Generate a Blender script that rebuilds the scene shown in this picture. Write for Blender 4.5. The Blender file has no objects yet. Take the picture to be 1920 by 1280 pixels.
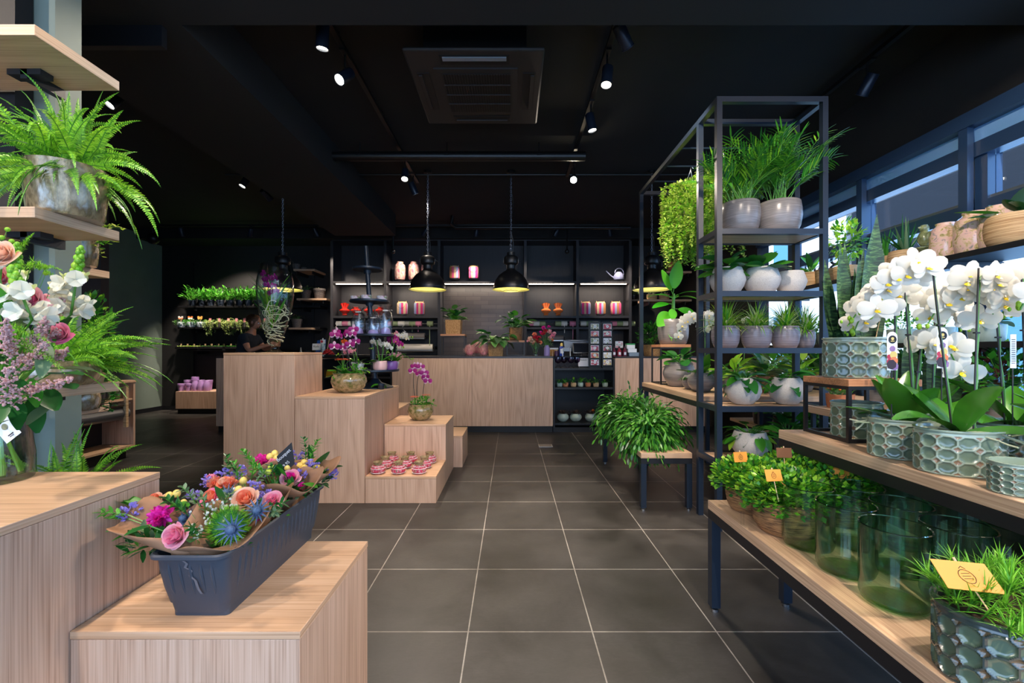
import bpy, math, random
from mathutils import Vector, Matrix, Quaternion, Euler
sc = bpy.context.scene
COL = sc.collection
PI = math.pi
def R(d): return math.radians(d)

# ------------------------------------------------------------------ camera
FPX, CX, CY, EYE = 819.0, 959.0, 655.0, 1.2
cd = bpy.data.cameras.new('camera')
cd.sensor_width = 36; cd.lens = 36 * FPX / 1920
cd.shift_x = (960 - CX) / 1920; cd.shift_y = (CY - 640) / 1920
cd.clip_start = .05; cd.clip_end = 200
cam = bpy.data.objects.new('camera', cd); COL.objects.link(cam)
cam.location = (0, 0, EYE); cam.rotation_euler = (PI / 2, 0, 0)
sc.camera = cam

# ------------------------------------------------------------------ world, exposure
w = bpy.data.worlds.new('sky'); sc.world = w; w.use_nodes = True
wn = w.node_tree.nodes; bg = wn['Background']
bg.inputs[0].default_value = (.34, .58, 1.0, 1); bg.inputs[1].default_value = 2.2
sc.view_settings.view_transform = 'Standard'; sc.view_settings.look = 'None'
sc.view_settings.gamma = 1; sc.view_settings.use_curve_mapping = False
sc.view_settings.exposure = 0.5
try:
    sc.cycles.use_denoising = True; sc.cycles.denoiser = 'OPENIMAGEDENOISE'
    sc.cycles.max_bounces = 8; sc.cycles.transparent_max_bounces = 48
    sc.cycles.diffuse_bounces = 4; sc.cycles.glossy_bounces = 3; sc.cycles.transmission_bounces = 6
    sc.cycles.sample_clamp_indirect = 6
except Exception: pass
SPOT_W = 95.0
SPOT_COL = (1.0, .85, .70)
sd = bpy.data.lights.new('sun', 'SUN'); sd.energy = 5.0; sd.angle = R(3); sd.color = (1, .95, .88)
so = bpy.data.objects.new('sun', sd); COL.objects.link(so)
so.rotation_euler = Vector((.85, .12, -.5)).to_track_quat('-Z', 'Y').to_euler()   # lights the street facades outside
# daylight coming in through the shopfront windows (right side and behind the viewer)
def area(name, loc, target, sx, sy, e, col):
    a = bpy.data.lights.new(name, 'AREA'); a.shape = 'RECTANGLE'; a.size = sx; a.size_y = sy; a.energy = e; a.color = col
    o = bpy.data.objects.new(name, a); COL.objects.link(o); o.location = loc
    o.rotation_euler = (Vector(target) - Vector(loc)).to_track_quat('-Z', 'Y').to_euler()
    return o
area('window_daylight', (3.35, 2.6, 1.7), (0, 2.6, 1.2), 5.0, 1.7, 60, (.30, .58, 1.0))
area('shopfront_daylight', (-.6, -1.9, 1.8), (-.6, 3, .9), 6.5, 2.4, 62, (.66, .82, 1.0))

# ------------------------------------------------------------------ helpers
def lin(h):
    h = h.lstrip('#'); c = [int(h[i:i + 2], 16) / 255 for i in (0, 2, 4)]
    return tuple([(x / 12.92 if x <= .04045 else ((x + .055) / 1.055) ** 2.4) for x in c] + [1.0])
def X_(px, Y): return (px - CX) * Y / FPX
def Z_(py, Y): return EYE - (py - CY) * Y / FPX
def WP(px, py, Y): return Vector((X_(px, Y), Y, Z_(py, Y)))
rnd = random.Random(7)
def U(a, b): return rnd.uniform(a, b)

class MB:
    def __init__(s): s.v = []; s.f = []; s.mi = []; s.mats = []
    def mid(s, m):
        if m not in s.mats: s.mats.append(m)
        return s.mats.index(m)
    def add(s, vs, fs, m):
        o = len(s.v); k = s.mid(m)
        s.v.extend(vs)
        for f in fs: s.f.append([i + o for i in f]); s.mi.append(k)
    def box(s, x0, y0, z0, x1, y1, z1, m):
        v = [(x0,y0,z0),(x1,y0,z0),(x1,y1,z0),(x0,y1,z0),(x0,y0,z1),(x1,y0,z1),(x1,y1,z1),(x0,y1,z1)]
        s.add(v, [(0,3,2,1),(4,5,6,7),(0,1,5,4),(1,2,6,5),(2,3,7,6),(3,0,4,7)], m); return s
    def wbox(s, x0, y0, z0, x1, y1, z1, m, me_):      # laminate board: m on the long faces, me_ on the ends
        o = len(s.f); s.box(x0, y0, z0, x1, y1, z1, m); k = s.mid(me_)
        for f in ((3, 5) if m in (WX, WBX) else (2, 4)): s.mi[o + f] = k
        return s
    def lathe(s, prof, m, seg=32, c=(0,0,0), sx=1, sy=1, closed=False):
        vs = []; fs = []; n = len(prof); idx = []
        for (r, z) in prof:
            if r < 1e-5: idx.append([len(vs)]); vs.append((c[0], c[1], c[2] + z))
            else:
                idx.append(list(range(len(vs), len(vs) + seg)))
                for k in range(seg):
                    a = 2 * PI * k / seg; vs.append((c[0] + r * sx * math.cos(a), c[1] + r * sy * math.sin(a), c[2] + z))
        for i in range(n - 1):
            A, B = idx[i], idx[i + 1]
            for k in range(seg):
                k2 = (k + 1) % seg
                if len(A) == 1 and len(B) == 1: continue
                if len(A) == 1: fs.append((A[0], B[k2], B[k]))
                elif len(B) == 1: fs.append((A[k], A[k2], B[0]))
                else: fs.append((A[k], A[k2], B[k2], B[k]))
        s.add(vs, fs, m); return s
    def tube(s, pts, r, m, seg=6, cap=True):
        pts = [Vector(p) for p in pts]; n = len(pts)
        rs = r if isinstance(r, (list, tuple)) else [r] * n
        vs = []; fs = []; ref = Vector((0, 0, 1))
        d0 = (pts[-1] - pts[0])
        if d0.length > 0 and abs(d0.normalized().z) > .8: ref = Vector((1, 0, 0))
        for i, p in enumerate(pts):
            t = (pts[min(i + 1, n - 1)] - pts[max(i - 1, 0)])
            t = t.normalized() if t.length > 1e-9 else Vector((0, 0, 1))
            a = t.cross(ref)
            if a.length < 1e-3: a = t.cross(Vector((0, 1, 0)))
            a.normalize(); b = t.cross(a)
            for k in range(seg):
                an = 2 * PI * k / seg; vs.append(tuple(p + (a * math.cos(an) + b * math.sin(an)) * rs[i]))
        for i in range(n - 1):
            for k in range(seg):
                k2 = (k + 1) % seg; fs.append((i*seg+k, i*seg+k2, (i+1)*seg+k2, (i+1)*seg+k))
        if cap: fs.append(tuple(range(seg))); fs.append(tuple((n-1)*seg + k for k in range(seg)))
        s.add(vs, fs, m); return s
    def bar(s, p, q, t, m):            # square steel tube between two points
        p = Vector(p); q = Vector(q); d = (q - p)
        x0,x1 = sorted((p.x,q.x)); y0,y1 = sorted((p.y,q.y)); z0,z1 = sorted((p.z,q.z)); h = t/2
        return s.box(x0-h, y0-h, z0-h, x1+h, y1+h, z1+h, m)
    def ball(s, c, r, m, seg=8, rings=5, sq=(1,1,1)):
        vs = [(c[0], c[1], c[2] + r*sq[2])]; fs = []
        for i in range(1, rings):
            ph = PI * i / rings
            for k in range(seg):
                a = 2*PI*k/seg; vs.append((c[0]+r*sq[0]*math.sin(ph)*math.cos(a), c[1]+r*sq[1]*math.sin(ph)*math.sin(a), c[2]+r*sq[2]*math.cos(ph)))
        vs.append((c[0], c[1], c[2] - r*sq[2])); L = len(vs)-1
        for k in range(seg): fs.append((0, 1+k, 1+(k+1)%seg))
        for i in range(rings-2):
            for k in range(seg):
                a = 1+i*seg; b = a+seg; fs.append((a+k, b+k, b+(k+1)%seg, a+(k+1)%seg))
        a = 1+(rings-2)*seg
        for k in range(seg): fs.append((a+(k+1)%seg, a+k, L))
        s.add(vs, fs, m); return s
    def disc(s, c, n, r, m, seg=16):
        n = Vector(n).normalized(); a = n.orthogonal().normalized(); b = n.cross(a)
        s.add([tuple(Vector(c) + (a*math.cos(2*PI*k/seg) + b*math.sin(2*PI*k/seg))*r) for k in range(seg)], [tuple(range(seg))], m); return s
    def blade(s, p, d, L, W, m, n=4, droop=.5, fold=.15, prof='leaf', roll=0, up=None):
        p = Vector(p); d = Vector(d).normalized()
        side = d.cross(Vector(up) if up else Vector((0, 0, 1)))
        if side.length < 1e-3: side = Vector((math.cos(roll*7+1), math.sin(roll*7+1), 0))
        side.normalize()
        if roll: side = Quaternion(d, roll) @ side
        st = L / n; vs = []; fs = []
        for i in range(n + 1):
            t = i / n
            if prof == 'leaf': wd = math.sin(PI * (t * .92 + .04)) ** .75 * (1 - .25 * t)
            elif prof == 'strap': wd = (.45 + .55 * min(1, t * 3)) * (1 - t ** 5)
            elif prof == 'grass': wd = (1 - t ** 1.6)
            elif prof == 'round': wd = math.sqrt(max(0, 1 - (2 * t * .97 - .97 + .0) ** 2)) * (.75 + .25 * t)
            elif prof == 'heart': wd = math.sin(PI * min(1, t * .86 + .14)) ** .6 * (1.05 - .5 * t)
            elif prof == 'sword': wd = (.55 + .9 * t * (1 - t) * 1.6) * (1 - t ** 4)
            else: wd = 1
            wd = max(wd, .02) * W / 2
            nm = side.cross(d).normalized()
            vs += [tuple(p - side * wd), tuple(p - nm * fold * wd), tuple(p + side * wd)]
            if i < n:
                p = p + d * st; d = (d + Vector((0, 0, -droop / n))).normalized()
                s2 = side - d * side.dot(d)
                if s2.length > 1e-4: side = s2.normalized()
        for i in range(n):
            a = i * 3; fs += [(a, a+1, a+4, a+3), (a+1, a+2, a+5, a+4)]
        s.add(vs, fs, m); return p
    def quadleaf(s, p, d, L, W, m, up=(0,0,1)):
        d = Vector(d).normalized(); sd_ = d.cross(Vector(up))
        if sd_.length < 1e-3: sd_ = Vector((1,0,0))
        sd_ = sd_.normalized() * W / 2; p = Vector(p); q = p + d * L * .45
        s.add([tuple(p), tuple(q - sd_), tuple(p + d * L), tuple(q + sd_)], [(0,1,2,3)], m)
    def mesh(s, name, smooth=True, ang=40):
        me = bpy.data.meshes.new(name); me.from_pydata(s.v, [], s.f)
        for m in s.mats: me.materials.append(m)
        me.polygons.foreach_set('material_index', s.mi)
        if smooth:
            me.polygons.foreach_set('use_smooth', [True] * len(s.f)); me.set_sharp_from_angle(angle=R(ang))
        me.update(); return me
    def obj(s, name, parent=None, smooth=True, ang=40, bevel=0, loc=None):
        return place(s.mesh(name, smooth, ang), name, parent, bevel=bevel, loc=loc)
def place(me, name, parent=None, bevel=0, loc=None, rot=None, scale=None, mat4=None):
    o = bpy.data.objects.new(name, me); COL.objects.link(o)
    if parent: o.parent = parent
    if loc is not None: o.location = loc
    if rot is not None: o.rotation_euler = rot
    if scale is not None: o.scale = (scale,)*3 if isinstance(scale, (int, float)) else scale
    if mat4 is not None: o.matrix_local = mat4
    if bevel:
        b = o.modifiers.new('bevel', 'BEVEL'); b.width = bevel; b.segments = 2; b.limit_method = 'ANGLE'; b.harden_normals = False
    return o
def tag(o, label, cat, group=None, kind=None):
    o['label'] = label; o['category'] = cat
    if group: o['group'] = group
    if kind: o['kind'] = kind
    return o
def thing(name, label, cat, loc=(0,0,0), rotz=0, group=None):
    o = bpy.data.objects.new(name, None); COL.objects.link(o); o.empty_display_size = .05
    o.location = loc; o.rotation_euler = (0, 0, rotz); return tag(o, label, cat, group)
def dup(root, loc, rotz=0, label=None, group=None, scale=None):
    r = root.copy(); COL.objects.link(r); r.location = loc; r.rotation_euler = (0, 0, rotz)
    if label: r['label'] = label
    if group: r['group'] = group
    if scale: r.scale = (scale,)*3
    for ch in list(root.children):
        c = ch.copy(); COL.objects.link(c); c.parent = r
        for g in ch.children:
            d = g.copy(); COL.objects.link(d); d.parent = c
    return r
def struct(name, mb, bevel=0, smooth=False):
    o = mb.obj(name, None, smooth=smooth, bevel=bevel); o['kind'] = 'structure'; return o
CACHE = {}
def cached(key, fn, ang=60):
    if key not in CACHE:
        mb = MB(); fn(mb); CACHE[key] = mb.mesh(key, True, ang)
    return CACHE[key]
ORD = ['first','second','third','fourth','fifth','sixth','seventh','eighth','ninth','tenth','eleventh','twelfth']
NUM = ['zero','one','two','three','four','five','six','seven','eight','nine','ten','eleven','twelve']
def nth(i, n):
    if i == 0: return 'leftmost'
    if i == n - 1: return 'rightmost'
    if n == 3: return 'middle'
    return ORD[i] + ' from left'

# ------------------------------------------------------------------ materials
def base(name, hexc='#808080', rough=.5, metal=0, spec=.5, coat=0):
    m = bpy.data.materials.new(name); m.use_nodes = True; b = m.node_tree.nodes['Principled BSDF']
    b.inputs['Base Color'].default_value = lin(hexc); b.inputs['Roughness'].default_value = rough
    b.inputs['Metallic'].default_value = metal; b.inputs['Specular IOR Level'].default_value = spec
    b.inputs['Coat Weight'].default_value = coat; b.inputs['Coat Roughness'].default_value = .1
    return m
def N(m, t): return m.node_tree.nodes.new(t)
def Lk(m, a, b): m.node_tree.links.new(a, b)
def bs(m): return m.node_tree.nodes['Principled BSDF']
def coords(m, scale=(1,1,1), loc=(0,0,0)):
    tc = N(m, 'ShaderNodeTexCoord'); mp = N(m, 'ShaderNodeMapping')
    mp.inputs['Scale'].default_value = scale; mp.inputs['Location'].default_value = loc
    Lk(m, tc.outputs['Object'], mp.inputs['Vector']); return mp.outputs[0]
def ramp(m, fac, stops):
    r = N(m, 'ShaderNodeValToRGB'); e = r.color_ramp.elements
    e[0].position = stops[0][0]; e[0].color = lin(stops[0][1]); e[1].position = stops[-1][0]; e[1].color = lin(stops[-1][1])
    for p, c in stops[1:-1]:
        q = e.new(p); q.color = lin(c)
    Lk(m, fac, r.inputs[0]); return r.outputs[0]
def noise(m, vec, scale, detail=3, rough=.5, dist=0):
    n = N(m, 'ShaderNodeTexNoise'); n.inputs['Scale'].default_value = scale; n.inputs['Detail'].default_value = detail
    n.inputs['Roughness'].default_value = rough; n.inputs['Distortion'].default_value = dist
    Lk(m, vec, n.inputs['Vector']); return n.outputs[0]
def bump(m, h, strength=.3, dist=.003):
    b = N(m, 'ShaderNodeBump'); b.inputs['Strength'].default_value = strength; b.inputs['Distance'].default_value = dist
    Lk(m, h, b.inputs['Height']); Lk(m, b.outputs[0], bs(m).inputs['Normal'])
def noisy(name, stops, scale=20, rough=.5, stretch=(1,1,1), bmp=0, detail=4, metal=0, coat=0, dist=0, bd=.003):
    m = base(name, rough=rough, metal=metal, coat=coat); v = coords(m, stretch); n = noise(m, v, scale, detail, .55, dist)
    Lk(m, ramp(m, n, stops), bs(m).inputs['Base Color'])
    if bmp: bump(m, n, bmp, bd)
    return m
def leafm(name, c1, c2, rough=.38, trans=.28, c3=None):
    m = base(name, c1, rough); g = N(m, 'ShaderNodeNewGeometry')
    st = [(0, c1), (1, c2)] if not c3 else [(0, c1), (.55, c2), (1, c3)]
    col = ramp(m, g.outputs['Random Per Island'], st)
    Lk(m, col, bs(m).inputs['Base Color'])
    t = N(m, 'ShaderNodeBsdfTranslucent'); mx = N(m, 'ShaderNodeMixShader'); mx.inputs[0].default_value = trans
    Lk(m, col, t.inputs[0]); out = m.node_tree.nodes['Material Output']
    Lk(m, bs(m).outputs[0], mx.inputs[1]); Lk(m, t.outputs[0], mx.inputs[2]); Lk(m, mx.outputs[0], out.inputs[0]); return m
def woodm(name, axis, c=('#a58672', '#c0a08a', '#cdb09a')):
    m = base(name, rough=.5); s = [1, 1, 1]; s[axis] = .012
    v = coords(m, s); s2 = [1, 1, 1]; s2[axis] = .12
    big = noise(m, coords(m, s2), 5, 1.5, .5, .3)
    wv = N(m, 'ShaderNodeMath'); wv.operation = 'MULTIPLY'; wv.inputs[1].default_value = 60; Lk(m, big, wv.inputs[0])
    sn = N(m, 'ShaderNodeMath'); sn.operation = 'SINE'; Lk(m, wv.outputs[0], sn.inputs[0])
    f = noise(m, v, 230, 2, .5)
    a = N(m, 'ShaderNodeMath'); a.operation = 'MULTIPLY_ADD'; a.inputs[1].default_value = .07; Lk(m, sn.outputs[0], a.inputs[0]); Lk(m, f, a.inputs[2])
    Lk(m, ramp(m, a.outputs[0], [(.22, c[0]), (.46, c[1]), (.70, c[2])]), bs(m).inputs['Base Color'])
    bump(m, f, .05, .0006); return m
def glassm(name, tint, gl=.06, rough=.02, edge=.5, edge_tint=None, milky=None):
    m = bpy.data.materials.new(name); m.use_nodes = True; nt = m.node_tree; nt.nodes.clear()
    out = nt.nodes.new('ShaderNodeOutputMaterial'); tr = nt.nodes.new('ShaderNodeBsdfTransparent'); g = nt.nodes.new('ShaderNodeBsdfGlossy')
    g.inputs['Roughness'].default_value = rough; lw = nt.nodes.new('ShaderNodeLayerWeight'); lw.inputs[0].default_value = edge
    cr = nt.nodes.new('ShaderNodeValToRGB'); e = cr.color_ramp.elements
    e[0].position = .35; e[0].color = lin(tint); e[1].position = 1; e[1].color = lin(edge_tint or tint)
    nt.links.new(lw.outputs['Facing'], cr.inputs[0]); nt.links.new(cr.outputs[0], tr.inputs[0])
    mt = nt.nodes.new('ShaderNodeMath'); mt.operation = 'MULTIPLY_ADD'; mt.inputs[1].default_value = .75; mt.inputs[2].default_value = gl
    pw = nt.nodes.new('ShaderNodeMath'); pw.operation = 'POWER'; pw.inputs[1].default_value = 3; nt.links.new(lw.outputs['Facing'], pw.inputs[0])
    nt.links.new(pw.outputs[0], mt.inputs[0]); mx = nt.nodes.new('ShaderNodeMixShader')
    nt.links.new(mt.outputs[0], mx.inputs[0]); nt.links.new(tr.outputs[0], mx.inputs[1]); nt.links.new(g.outputs[0], mx.inputs[2])
    if not milky: nt.links.new(mx.outputs[0], out.inputs[0]); return m
    d = nt.nodes.new('ShaderNodeBsdfDiffuse'); d.inputs[0].default_value = lin(milky[0]); m2 = nt.nodes.new('ShaderNodeMixShader'); m2.inputs[0].default_value = milky[1]
    nt.links.new(mx.outputs[0], m2.inputs[1]); nt.links.new(d.outputs[0], m2.inputs[2]); nt.links.new(m2.outputs[0], out.inputs[0]); return m
def emit(name, hexc, st):
    m = base(name, hexc); bs(m).inputs['Emission Color'].default_value = lin(hexc); bs(m).inputs['Emission Strength'].default_value = st; return m

WX = woodm('oak_laminate_x', 0, ('#b48a68', '#d0a682', '#dcb695')); WY = woodm('oak_laminate_y', 1, ('#b48a68', '#d0a682', '#dcb695'))
WZ = woodm('oak_laminate_z', 2, ('#ac866c', '#caa489', '#d8b49a'))
WB = woodm('bench_board_y', 1, ('#a88466', '#c4a080', '#d6b594')); WBX = woodm('bench_board_x', 0, ('#a88466', '#c4a080', '#d6b594'))
WR = woodm('riser_wood', 0, ('#8a5a3c', '#b0764e', '#c48c62'))
BLACK = base('black_powder_coat', '#15161a', .45)
STEEL = base('dark_steel_painted_daylight_tint', '#172230', .36)  # neutral dark steel, blue daylight painted into the base colour
WALLB = noisy('black_wall_paint', [(.3, '#1b1a1b'), (.7, '#201f20')], 3, .75)
CEIL = noisy('black_ceiling_paint', [(.3, '#0e0e0f'), (.7, '#131313')], 3, .85)
BEAM = base('dark_beam_paint', '#171615', .85)
MINT = noisy('sage_grey_wall_paint', [(.3, '#6f7c72'), (.7, '#77847a')], 3, .7)
PANEL = base('dark_brown_panel', '#2a2322', .6)
CAB = noisy('black_oak_cabinet', [(.3, '#232226'), (.7, '#2d2c30')], 60, .5, (1, 1, .05))
PLASTIC = base('black_plastic', '#101012', .4)
WHITE = base('white_plastic', '#e8e8e6', .45)
CHROME = base('brushed_chrome', '#b8b8b8', .28, 1)
GREYM = base('grey_metal', '#7a7a7c', .35, .7)
SOIL = noisy('potting_soil', [(.3, '#241810'), (.7, '#4a3424')], 60, .95, bmp=.6)
SPECK = noisy('speckled_stoneware', [(.30, '#99928a'), (.42, '#bcb6ae'), (.7, '#cac5be')], 230, .8, bmp=.5, detail=6, bd=.002)
GREYP = noisy('streaked_grey_glaze', [(.35, '#6a6462'), (.65, '#8a8380')], 7, .28, (1, 1, 22), detail=4)
LILACP = noisy('lilac_grey_glaze', [(.35, '#70686c'), (.65, '#8e858b')], 6, .26, (1, 1, 16), detail=4)
MERC = noisy('mercury_glass', [(.3, '#54452f'), (.45, '#a8926e'), (.58, '#776548'), (.7, '#9c978c')], 26, .2, (1, 1, .5), bmp=.8, metal=.35, detail=7, bd=.004, coat=.5)
MOSSB = noisy('amber_mossy_glass', [(.32, '#4c5a1c'), (.46, '#84744a'), (.56, '#a88f66'), (.7, '#6c5a3a')], 24, .12, bmp=.1, detail=5, coat=.8)
BSK = noisy('seagrass_basket', [(.35, '#5e4026'), (.62, '#a67a4e')], 22, .85, (1, 1, 9), bmp=1, bd=.008)
RAFF = noisy('pale_raffia_basket', [(.35, '#a87c50'), (.62, '#e0be90')], 10, .8, (.5, .5, 26), bmp=1, bd=.006)
CUBEB = noisy('woven_cube_basket', [(.35, '#8a6238'), (.65, '#b58a58')], 60, .75, (1, 1, 1), bmp=.6)
SAGE = noisy('sage_relief_glaze', [(.3, '#54675a'), (.7, '#7c8d74')], 14, .16, coat=.7)
SAGEL = base('sage_glaze_ridge', '#94a28e', .2, coat=.7)
SAGEB = base('brown_glaze_in_diamonds', '#8b6f58', .2, coat=.7)
PEBBLE = base('green_glaze_cell', '#5c6e58', .14, coat=.8)
TERRA = noisy('terracotta', [(.3, '#a3603e'), (.7, '#bf7a52')], 20, .85)
GPOT = noisy('rough_grey_concrete_pot', [(.3, '#4d4744'), (.7, '#6c6460')], 40, .9, bmp=.5)
PGREEN = noisy('pale_green_glaze', [(.3, '#8fa093'), (.7, '#aab8ac')], 20, .3)
GLASS = glassm('clear_glass', '#fdfefe', .035, .01, .5, '#9fb0ac')
GREENG = glassm('green_glass', '#f2fbf4', .04, .02, .5, '#7cc8a0')
GREENB0 = glassm('green_glass_base', '#dcf4c4', .06, .03, .4, '#9cd890')
GREENB = glassm('green_glass_base', '#f0fcdc', .08, .04, .4, '#a8e09c')
PANE = glassm('window_pane', '#eaf2f8', .03, .0, .3)
WATER = glassm('water', '#f4faf0', .03, .0, .5)
L_FERN = leafm('fern_leaf', '#387c12', '#9cd43c', .4, .3, '#66ac20')
L_MID = leafm('mid_green_leaf', '#2c7a1e', '#5cab34')
L_DARK = leafm('dark_green_leaf', '#12461c', '#2f7430', .3, .2)
L_LIME = leafm('lime_leaf', '#6fb820', '#c0e04a', .4, .4)
L_TRAIL = leafm('trailing_yellow_green_leaf', '#8aa838', '#e0ec88', .5, .4, '#b4cc54')
L_CACT = leafm('cactus_segment', '#1f5a1c', '#6aa840', .25, .18, '#3a8028')
L_ORCH = leafm('orchid_leaf', '#174c14', '#437f22', .22, .12, '#24601a')
L_BAN = leafm('banana_leaf', '#2f9a1c', '#6cd030', .35, .4)
L_PALE = leafm('cream_edged_leaf', '#c9d48a', '#e6ecb8', .4, .35)
L_OLIVE = leafm('grey_green_leaf', '#4a6a44', '#7c946a', .5, .2)
L_GRASS = leafm('needle_succulent', '#4a9a20', '#98d848', .3, .3)
L_BROWN = leafm('bronze_leaf', '#2e2420', '#5a463a', .4, .1)
L_RED = leafm('dark_red_leaf', '#4a1820', '#8a3a38', .4, .15)
STEMG = base('green_stem', '#4d8a2a', .4); STEMD = base('dark_stake', '#1d1a1a', .5); STEML = base('flower_stem_in_water', '#6a9a2c', .4)
ROOT = leafm('aerial_root', '#a8b48c', '#dfe2c8', .5, .2)
P_WHITE = leafm('white_petal', '#dedacd', '#ebe8de', .5, .25)
P_IVORY = leafm('ivory_petal', '#e2dfc8', '#f2f0e0', .5, .3)
P_PINK = leafm('pink_rose_petal', '#f0709c', '#fab4c8', .5, .3)
P_ROSE = leafm('rose_edge_petal', '#f29ab0', '#f8c8cc', .5, .3)
P_MAG = leafm('magenta_petal', '#d80e8a', '#f83cc0', .5, .3)
P_CORAL = leafm('coral_petal', '#f07858', '#fab088', .5, .3)
P_PEACH = leafm('peach_petal', '#f0b898', '#f8d8c0', .5, .3)
P_LILAC = leafm('lilac_petal', '#8a78d0', '#b8a8ec', .5, .3)
P_PURP = leafm('purple_orchid_petal', '#9c1470', '#c83494', .45, .3)
P_VAN = leafm('vanda_petal', '#8c0c78', '#c4209c', .45, .3)
P_PINKW = leafm('pale_orchid_sepal', '#d898c0', '#f0d0e4', .45, .3)
P_LIP = base('yellow_lip', '#e0c020', .4); P_ASTI = leafm('astilbe_floret', '#c89490', '#ecc4be', .6, .3)
P_RED = leafm('red_petal', '#a80c28', '#e03050', .5, .3); P_OR = leafm('orange_petal', '#d85a20', '#f08c3c', .5, .3)
BERRY = base('yellow_berry', '#e8c868', .35); THIS = leafm('blue_thistle', '#2c4264', '#5c7494', .6, .05)
KRAFT = noisy('brown_kraft_paper', [(.3, '#8a6244'), (.7, '#a2785a')], 12, .8, bmp=.3)
# ------------------------------------------------------------------ setting
def floor_material():
    m = base('dark_grey_stone_tiles', rough=.42)
    v = coords(m, (1, 1, 1), (.184 + .528 * 20, -1.858 + .528 * 20, 0))
    b = N(m, 'ShaderNodeTexBrick'); b.offset = 0; b.inputs['Scale'].default_value = 1
    b.inputs['Brick Width'].default_value = .528; b.inputs['Row Height'].default_value = .528; b.inputs['Mortar Size'].default_value = .0028
    b.inputs['Mortar Smooth'].default_value = .1; b.inputs['Bias'].default_value = 0
    b.inputs['Color1'].default_value = lin('#474340'); b.inputs['Color2'].default_value = lin('#4e4b48'); b.inputs['Mortar'].default_value = lin('#c8c2b8')
    Lk(m, v, b.inputs['Vector'])
    n1 = noise(m, coords(m), 2.3, 6, .65, .3); n2 = noise(m, coords(m, (1, 5, 1)), 26, 6, .7, 1.2)
    r1 = ramp(m, n1, [(.3, '#8c8886'), (.7, '#ffffff')]); r2 = ramp(m, n2, [(.35, '#c8c6c4'), (.72, '#ffffff')])
    mx = N(m, 'ShaderNodeMixRGB'); mx.blend_type = 'MULTIPLY'; mx.inputs[0].default_value = 1; Lk(m, b.outputs['Color'], mx.inputs[1]); Lk(m, r1, mx.inputs[2])
    mx2 = N(m, 'ShaderNodeMixRGB'); mx2.blend_type = 'MULTIPLY'; mx2.inputs[0].default_value = .6; Lk(m, mx.outputs[0], mx2.inputs[1]); Lk(m, r2, mx2.inputs[2])
    Lk(m, mx2.outputs[0], bs(m).inputs['Base Color'])
    rr = N(m, 'ShaderNodeMapRange'); rr.inputs[3].default_value = .3; rr.inputs[4].default_value = .55; Lk(m, n1, rr.inputs[0]); Lk(m, rr.outputs[0], bs(m).inputs['Roughness'])
    bump(m, n2, .08, .002); return m
XL, XR, YB, YF, ZC = -6.96, 3.15, 8.7, -2.0, 3.45
struct('floor', MB().box(XL - .2, YF - .2, -.1, XR + .1, YB + .2, 0, floor_material()))
struct('ceiling', MB().box(XL - .2, YF - .2, ZC, XR + .4, YB + .2, ZC + .15, CEIL))
struct('wall_back', MB().box(XL - .2, YB, 0, XR + .2, YB + .15, ZC, WALLB))
struct('wall_left', MB().box(XL - .15, YF, 0, XL, YB, 3.38, MINT))
struct('trim_7', MB().box(XL - .15, YF, 3.381, XL + .01, YB, ZC, CEIL))
struct('baseboard_left', MB().box(XL, YF, 0, XL + .015, YB, .08, BLACK))
struct('baseboard_back', MB().box(XL, YB - .015, 0, XR, YB, .08, BLACK))
# right wall with the strip of windows
wr = MB(); wr.box(XR, YF, 0, XR + .15, YB, .55, WALLB); wr.box(XR, YF, 2.75, XR + .15, YB, ZC, WALLB); wr.box(XR, 5.6, .55, XR + .15, YB, 2.75, WALLB)
struct('wall_right', wr)
WF = base('window_frame_painted_sky_tint', '#243a56', .3); WFI = base('silver_window_profile', '#6c747c', .3, .6)  # frame blue is the sky's reflection painted into the base colour
tr = MB(); tr.box(XR - .08, YF, 2.70, XR + .02, 5.6, 2.80, WF); tr.box(XR - .02, YF, 2.50, XR + .1, 5.6, 2.60, WF); tr.box(XR - .005, YF, 2.60, XR + .09, 5.6, 2.70, base('panel_painted_sky_sheen', '#7fb2e6', .25, .3))  # light blue header band: sky sheen painted as the panel colour
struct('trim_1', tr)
for i, y in enumerate([-.06, .94, 1.94, 2.94, 3.94, 4.94]):
    f = MB(); f.box(XR, y - .05, .55, XR + .1, y + .03, 2.52, WF); f.box(XR + .02, y + .03, .55, XR + .09, y + .07, 2.52, WFI)
    f.box(XR, y + .05, 2.10, XR + .1, y + .95, 2.20, WF); f.box(XR, y + .05, .55, XR + .1, y + .95, .62, WF)
    f.box(XR + .02, y + .05, 2.20, XR + .04, y + .95, 2.225, WFI)
    o = f.obj('window_%d' % (i + 1), smooth=False); o['kind'] = 'structure'
    g = MB(); g.box(XR + .05, y + .05, .62, XR + .058, y + .95, 2.10, PANE); g.box(XR + .05, y + .05, 2.2, XR + .058, y + .95, 2.52, PANE)
    g.obj('pane', o, smooth=False)
# the shopfront wall behind the viewer, glazed
wf = MB(); wf.box(XL, YF - .15, 0, XR + .2, YF, .3, WALLB); wf.box(XL, YF - .15, 2.8, XR + .2, YF, ZC, WALLB); wf.box(XL, YF - .15, .3, -4.4, YF, 2.8, WALLB)
for x in (-2.2, 0, 2.2): wf.box(x - .04, YF - .1, .3, x + .04, YF, 2.8, WF)
struct('wall_front', wf)
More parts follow.
